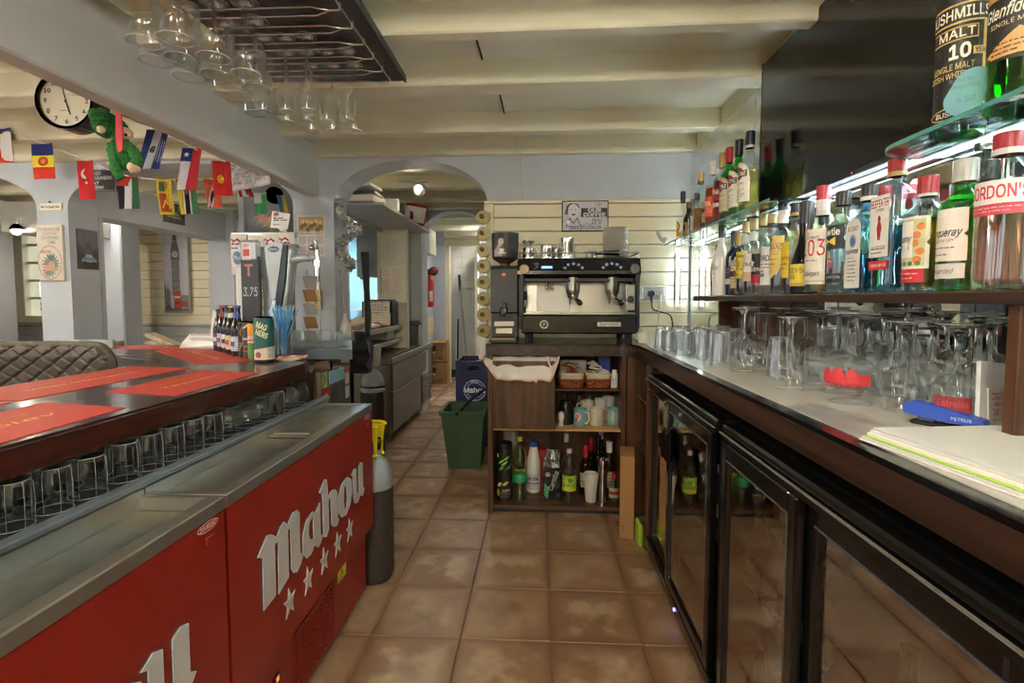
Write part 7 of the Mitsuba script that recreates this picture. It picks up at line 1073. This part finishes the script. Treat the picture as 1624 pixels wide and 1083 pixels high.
put(pl, 'limb', fuzz(tube(bend([q(-.02, -.02, .0), q(-.005, -.03, -.06), q(.01, -.035, -.12), q(.022, -.03, -.145)], 6), .019, 10)), 'plush_green', True); put(pl, 'limb', fuzz(tube(bend([q(-.005, .01, .05), q(-.02, .0, .03), q(-.01, -.01, -.04), q(-.012, -.02, -.075)], 6), .017, 10)), 'plush_green', True); put(pl, 'paw', fuzz(ball(q(-.014, -.025, -.085), .018, 12), .002), 'skin_cloth', True)
put(pl, 'ribbon', ext(sg.Polygon([(-1.722, 2.02), (-1.70, 2.02), (-1.697, 1.92), (-1.702, 1.86), (-1.72, 1.855), (-1.728, 1.92)]), 2.018, 2.023), 'ribbon_red'); put(pl, 'hook', tube(bend([q(.05, -.06, .11), q(.08, -.03, .10), q(.13, -.01, .08), q(.18, 0, .07)], 4), .004, 6), 'ribbon_red', True)
# bunting: flags of paper cloth on a cord
def flag(label, top, w, h, lay, lean=0, yaw=0, sway=.0):
    t = thing('flag', label, 'flag'); c, s = math.cos(math.radians(yaw)), math.sin(math.radians(yaw)); x, y, z = top
    def f(u, v, d):
        k = (1-v/h); bow = .008*np.sin(PI*u/w*1.4+v/h*2); return np.stack([x+(u-w/2)*c+lean*k-(bow+d)*-s*1, y+(u-w/2)*s-(bow+d)*c-sway*k, z-h+v], 1)
    sheet(t, 'cloth', [(g, [v*.72 for v in C(cc)]) for g, cc in lay(w, h)], f, 'flag_cloth', strip=.012, both=True, clip=rect(0, 0, w, h), eps=.0003)
def vert(*cs): return lambda w, h: [(rect(w*i/len(cs), 0, w*(i+1)/len(cs), h), c) for i, c in enumerate(cs)]
def horiz(*cs): return lambda w, h: [(rect(0, h*(1-(i+1)/len(cs)), w, h*(1-i/len(cs))), c) for i, c in enumerate(cs)]
plus = lambda a, *more: lambda w, h: a(w, h)+[(g(w, h), c) for g, c in more]
S1 = [(-3.30, 2.9, 2.305), (-3.163, 2.9, 2.26), (-2.924, 2.9, 2.172), (-2.656, 2.9, 2.07), (-2.446, 2.9, 1.985), (-2.254, 2.9, 1.957), (-2.139, 2.9, 1.953), (-2.005, 2.9, 1.952), (-1.86, 2.9, 1.96), (-1.66, 2.85, 2.03)]
S2 = [(-2.14, 2.6, 2.19), (-1.966, 2.6, 2.137), (-1.80, 2.6, 2.04), (-1.655, 2.6, 1.978), (-1.62, 2.66, 1.96)]
one('bunting_cord', tube(bend(S1, 6), .004, 6), 'cap_white', 'white cord of the lower flag bunting in front of the arches', 'cord', smooth=True); one('bunting_cord', tube(bend(S2, 6), .004, 6), 'cap_white', 'white cord of the upper flag bunting along the grey beam', 'cord', smooth=True)
seg = lambda r1, r2, c: None
flag('flag with slanted blue, yellow, red and white rays at the left picture edge', (-3.19, 2.89, 2.262), .17, .20, lambda w, h: [(rect(0, 0, w, h), 'd8d8d4'), (sg.Polygon([(0, h), (0, 0), (w, 0), (w, h*.45), (0, h)]), 'c8382c'), (sg.Polygon([(0, h), (w, h*.25), (w, h*.8)]), 'd8b83a'), (sg.Polygon([(0, h), (w, h*.72), (w, h)]), '24305e'), (sg.Polygon([(0, 0), (w*.45, 0), (0, h*.55)]), 'd8d8d4')], yaw=-8)
flag('blue, yellow and red striped flag with a red emblem', (-2.925, 2.89, 2.170), .15, .205, plus(horiz('242a66', 'd8c33a', 'c4392e'), (lambda w, h: disc(w*.5, h*.5, w*.20, h*.13), 'b4452e'), (lambda w, h: star(w*.5, h*.5, w*.12, 8, .6), 'd88a4a')), yaw=-10)
flag('red flag with white crescent and star', (-2.665, 2.89, 2.068), .115, .225, lambda w, h: [(rect(0, 0, w, h), 'b92a2c'), (disc(w*.5, h*.66, w*.27, w*.27), 'e2dcd8'), (disc(w*.58, h*.69, w*.22, w*.22), 'b92a2c'), (star(w*.52, h*.43, w*.10), 'e2dcd8')], yaw=-12)
flag('red, black, white and green flag half hidden behind the plush toy', (-2.41, 2.89, 1.975), .13, .19, lambda w, h: [(rect(0, 0, w*.34, h), '1c1a1e'), (rect(w*.34, 0, w*.67, h), 'cfcbd0'), (rect(w*.67, 0, w, h), '2c5a3a'), (rect(0, h*.7, w, h), 'a8302c')], yaw=-5)
flag('yellow-bordered flag with green and maroon panels', (-2.19, 2.89, 1.954), .085, .205, lambda w, h: [(rect(0, 0, w, h), 'd3b43a'), (rect(w*.15, h*.66, w*.85, h*.93), '4a6a3e'), (rect(w*.5, h*.66, w*.85, h*.93), 'b0642e'), (rect(w*.15, h*.08, w*.85, h*.60), 'a8402e'), (line([(w*.35, h*.2), (w*.5, h*.4), (w*.65, h*.3)], .01), 'd3b43a')], lean=.012)
flag('green, black, yellow and red triangle flag', (-2.062, 2.89, 1.950), .105, .20, lambda w, h: [(rect(0, 0, w*.3, h), 'c8b43a'), (rect(w*.3, 0, w*.38, h), 'd8d4cc'), (rect(w*.38, 0, w*.62, h), '22242c'), (rect(w*.62, 0, w*.7, h), 'd8d4cc'), (rect(w*.7, 0, w, h), '3e7a4e'), (sg.Polygon([(0, h), (w, h), (w*.5, h*.55)]), 'b0402e'), (star(w*.5, h*.85, .014), 'd8c03a')], lean=.02)
flag('orange-red flag with a slanted black stripe', (-1.905, 2.89, 1.952), .085, .165, lambda w, h: [(rect(0, 0, w, h), 'd0604a'), (sg.Polygon([(w*.65, h), (w, h), (w*.35, 0), (0, 0)]), 'd8d0c8'), (sg.Polygon([(w*.72, h), (w*.93, h), (w*.28, 0), (w*.07, 0)]), '23242c')], lean=.02)
flag('small red and white flag behind the sun flag', (-1.72, 2.88, 1.945), .08, .10, lambda w, h: [(rect(0, 0, w, h), '9a2a2c'), (rect(w*.3, 0, w*.7, h*.6), 'd8d4cc')], lean=.03)
flag('green and white flag beside the round speaker shape', (-1.70, 3.05, 1.905), .075, .13, lambda w, h: [(rect(0, 0, w, h), '3c8a5a'), (rect(0, h*.5, w, h), 'd8d8d2')])
flag('blue and yellow flag at the end of the bunting by the pillar', (-1.665, 3.22, 1.925), .05, .13, vert('3a6ea8', 'c8b03a'), lean=.03)
flag('blue and white striped flag hanging from the upper bunting', (-1.98, 2.59, 2.136), .115, .20, lambda w, h: [(rect(0, 0, w, h), 'cfd0d8'), (rect(0, 0, w*.33, h), '33407c'), (rect(w*.67, 0, w, h), '33407c'), (disc(w*.5, h*.5, .014, .018), '5a6a4a')], lean=-.07)
flag('red and white flag with a blue starred corner', (-1.80, 2.59, 2.04), .10, .215, lambda w, h: [(rect(0, 0, w*.5, h), 'cfcad2'), (rect(w*.5, 0, w, h), 'b23238'), (rect(0, h*.68, w*.5, h), '2a3a70'), (star(w*.25, h*.84, .016), 'e2e2e6')], lean=-.045)
flag('red flag with a yellow sun emblem', (-1.655, 2.60, 1.975), .095, .18, lambda w, h: [(rect(0, 0, w, h), 'b22a26'), (star(w*.5, h*.48, w*.27, 18, .75), 'd8b43a'), (disc(w*.5, h*.48, w*.17), 'b8562c'), (disc(w*.5, h*.48, w*.12), 'd8b43a')], lean=.005)
ds = thing('feather_boa', 'fuzzy pink and red tinsel drooping behind the flags', 'garland'); rng = random.Random(2); pts = bend([(-1.83, 3.3, 1.86), (-1.78, 3.2, 1.79), (-1.70, 3.1, 1.76), (-1.64, 3.05, 1.72), (-1.58, 3.0, 1.70)], 10)
put(ds, 'tinsel', cat(*[cyl(p, p+np.array([rng.uniform(-1, 1), rng.uniform(-1, 1), rng.uniform(-1, 1)])*.045, .002, 4) for p in pts for _ in range(7)]), 'liner_pink', kind='stuff')
one('round_speaker', lathe([(0, 0), (.02, 0), (.025, .012), (.05, .012), (.055, .0), (.055, -.03), (0, -.03)], 24), 'black', 'round black disc beside the green and white flag', 'disc', smooth=40); scene['round_speaker']['to_world'] = T().translate([-1.785, 3.36, 1.955]).rotate([1, 0, 0], 90)
# the front room's furniture glimpsed behind the bar
tb_ = thing('cloth_bag', 'pale grey cloth hung over a chair back beyond the bar', 'cloth'); put(tb_, 'cloth', (lambda m: (setattr(m, 'vertices', m.vertices+np.stack([0*m.vertices[:, 0], .02*np.sin(m.vertices[:, 0]*40), 0*m.vertices[:, 0]], 1)), m)[1])(dense(box(-2.62, 2.68, .45, -2.36, 2.70, 1.03), .04)), 'apron', 60); put(tb_, 'chair_frame', cat(box(-2.63, 2.71, 0, -2.60, 2.74, 1.02), box(-2.38, 2.71, 0, -2.35, 2.74, 1.02), box(-2.63, 2.705, .96, -2.35, 2.745, 1.02)), 'raw_wood')
tr2 = thing('wooden_chair', 'worn wooden armchair at the corner of the bar', 'chair'); put(tr2, 'arm', tf(box(0, 0, 0, .45, .06, .03, .006), rz=-35, ry=6, at=(-2.42, 2.98, 1.02)), 'raw_wood'); put(tr2, 'backrest', tf(box(0, 0, 0, .40, .03, .16, .01), rz=-35, ry=12, at=(-2.41, 3.0, .86)), 'grey_panel'); put(tr2, 'leg', box(-2.42, 2.98, 0, -2.38, 3.02, 1.0), 'raw_wood'); put(tr2, 'leg', box(-2.09, 2.80, 0, -2.05, 2.84, .92), 'raw_wood')

# a bare tree in the garden outside the window
gt = thing('garden_tree', 'leafy branches of a garden tree seen through the window panes', 'tree'); rng = random.Random(77); br_ = [tube(bend([(-8.0, 8.2, -.06), (-7.9, 8.2, 1.0), (-8.05, 8.3, 2.0), (-7.7, 8.2, 3.2)], 5), .06, 8)]; lv = []
for i in range(26):
    a = np.array([-8.0+rng.uniform(-.1, .1), 8.2, rng.uniform(.7, 2.8)]); b = a+[rng.uniform(-.9, 1.1), rng.uniform(-.5, .3), rng.uniform(.1, .7)]; br_.append(tube(bend([a, (a+b)/2+[0, 0, .1], b], 4), .014, 6))
    for _ in range(8): p = a+(b-a)*rng.uniform(.3, 1); lv.append(tf(trimesh.Trimesh([(-.06, 0, 0), (0, .03, .01), (.06, 0, 0), (0, -.03, .01)], [(0, 1, 2), (0, 2, 3)], process=False), rz=rng.uniform(0, 360), rx=rng.uniform(-60, 60), at=p))
put(gt, 'branches', cat(*br_), 'brown', True, kind='stuff'); put(gt, 'leaves', cat(*lv), 'leaf', kind='stuff')
# ---------------------------------------------------------------- lamps outside the picture: globe pendants added to light the ceiling, track spots under the beams
def globe(x, y, z, r, k, tint, label):
    t = thing('globe_lamp', label, 'lamp'); put(t, 'globe', ball((x, y, z), r, 20), 'white', True, emitter=glow(tint, k)); put(t, 'stem', cyl((x, y, z+r), (x, y, ZC), .008, 8), 'chrome')
G = LAMP['globe']
globe(-.30, -.95, 1.93, .11, G, NEUTRAL, 'added unseen white globe pendant over the aisle behind the viewer')
globe(-.30, -2.35, 1.93, .11, G, NEUTRAL, 'second added unseen white globe pendant further back over the aisle')
globe(-3.1, 1.1, 1.93, .11, G, NEUTRAL, 'added unseen white globe pendant over the tables left of the bar')
globe(-5.2, 2.2, 1.93, .11, G, NEUTRAL, 'added unseen white globe pendant near the left wall')
def track_spot(x, y, label, aim):
    t = thing('track_spot', label, 'spotlight'); c = np.array((x, y, 2.13)); d = np.array(aim, float); d /= np.linalg.norm(d)
    put(t, 'rail', box(x-.15, y-.012, 2.185, x+.15, y+.012, 2.20), 'cap_silver'); put(t, 'arm', cyl(c-d*.02, (x, y, 2.19), .008, 8), 'cap_silver'); put(t, 'shade', cyl(c-d*.07, c, .045, 18, .05), 'cap_silver', 40); put(t, 'bulb', cyl(c, c+d*.003, .028, 18), 'white', emitter=glow(WARM, LAMP['track']))
for i, (x, y, a, lb) in enumerate([(-.62, .76, (.35, .3, -1), 'track spot over the red coolers'), (.42, .76, (-.1, .4, -1), 'track spot over the right counter'), (-.1, .16, (0, .6, -1), 'track spot in the middle of the aisle'), (.42, -.46, (.2, .5, -1), 'track spot behind the viewer on the right'), (-.62, -.46, (-.2, .5, -1), 'track spot behind the viewer on the left'), (-2.4, .76, (0, .5, -1), 'track spot over the customer side of the bar'), (-3.0, 2.33, (0, .3, -1), 'track spot in front of the arches')]): track_spot(x, y, lb, a)

def ceiling_disc(x, y, r, k, tint, label):  # unseen ceiling discs, added to brighten the rooms beyond the arches
    t = thing('ceiling_lamp', label, 'lamp'); put(t, 'rim', lathe([(r, 2.285), (r+.015, 2.285), (r+.015, ZC), (r, ZC)], 28, (x, y, 0)), 'cap_white'); put(t, 'diffuser', lathe([(0, 2.288), (r, 2.29)], 28, (x, y, 0)), 'white', emitter=glow(tint, k))
ceiling_disc(-.85, 6.72, .13, LAMP['ceiling'], NEUTRAL, 'added unseen round ceiling lamp between the passage beams'); ceiling_disc(-2.35, 6.25, .16, LAMP['ceiling']*2.2, COOL, 'added unseen round ceiling lamp of the kitchen'); ceiling_disc(-.85, 8.2, .12, LAMP['ceiling']*2.5, NEUTRAL, 'added unseen round ceiling lamp at the tiled passage end'); ceiling_disc(-4.3, 4.75, .13, LAMP['ceiling'], NEUTRAL, 'added unseen round ceiling lamp before the shiplap wall')
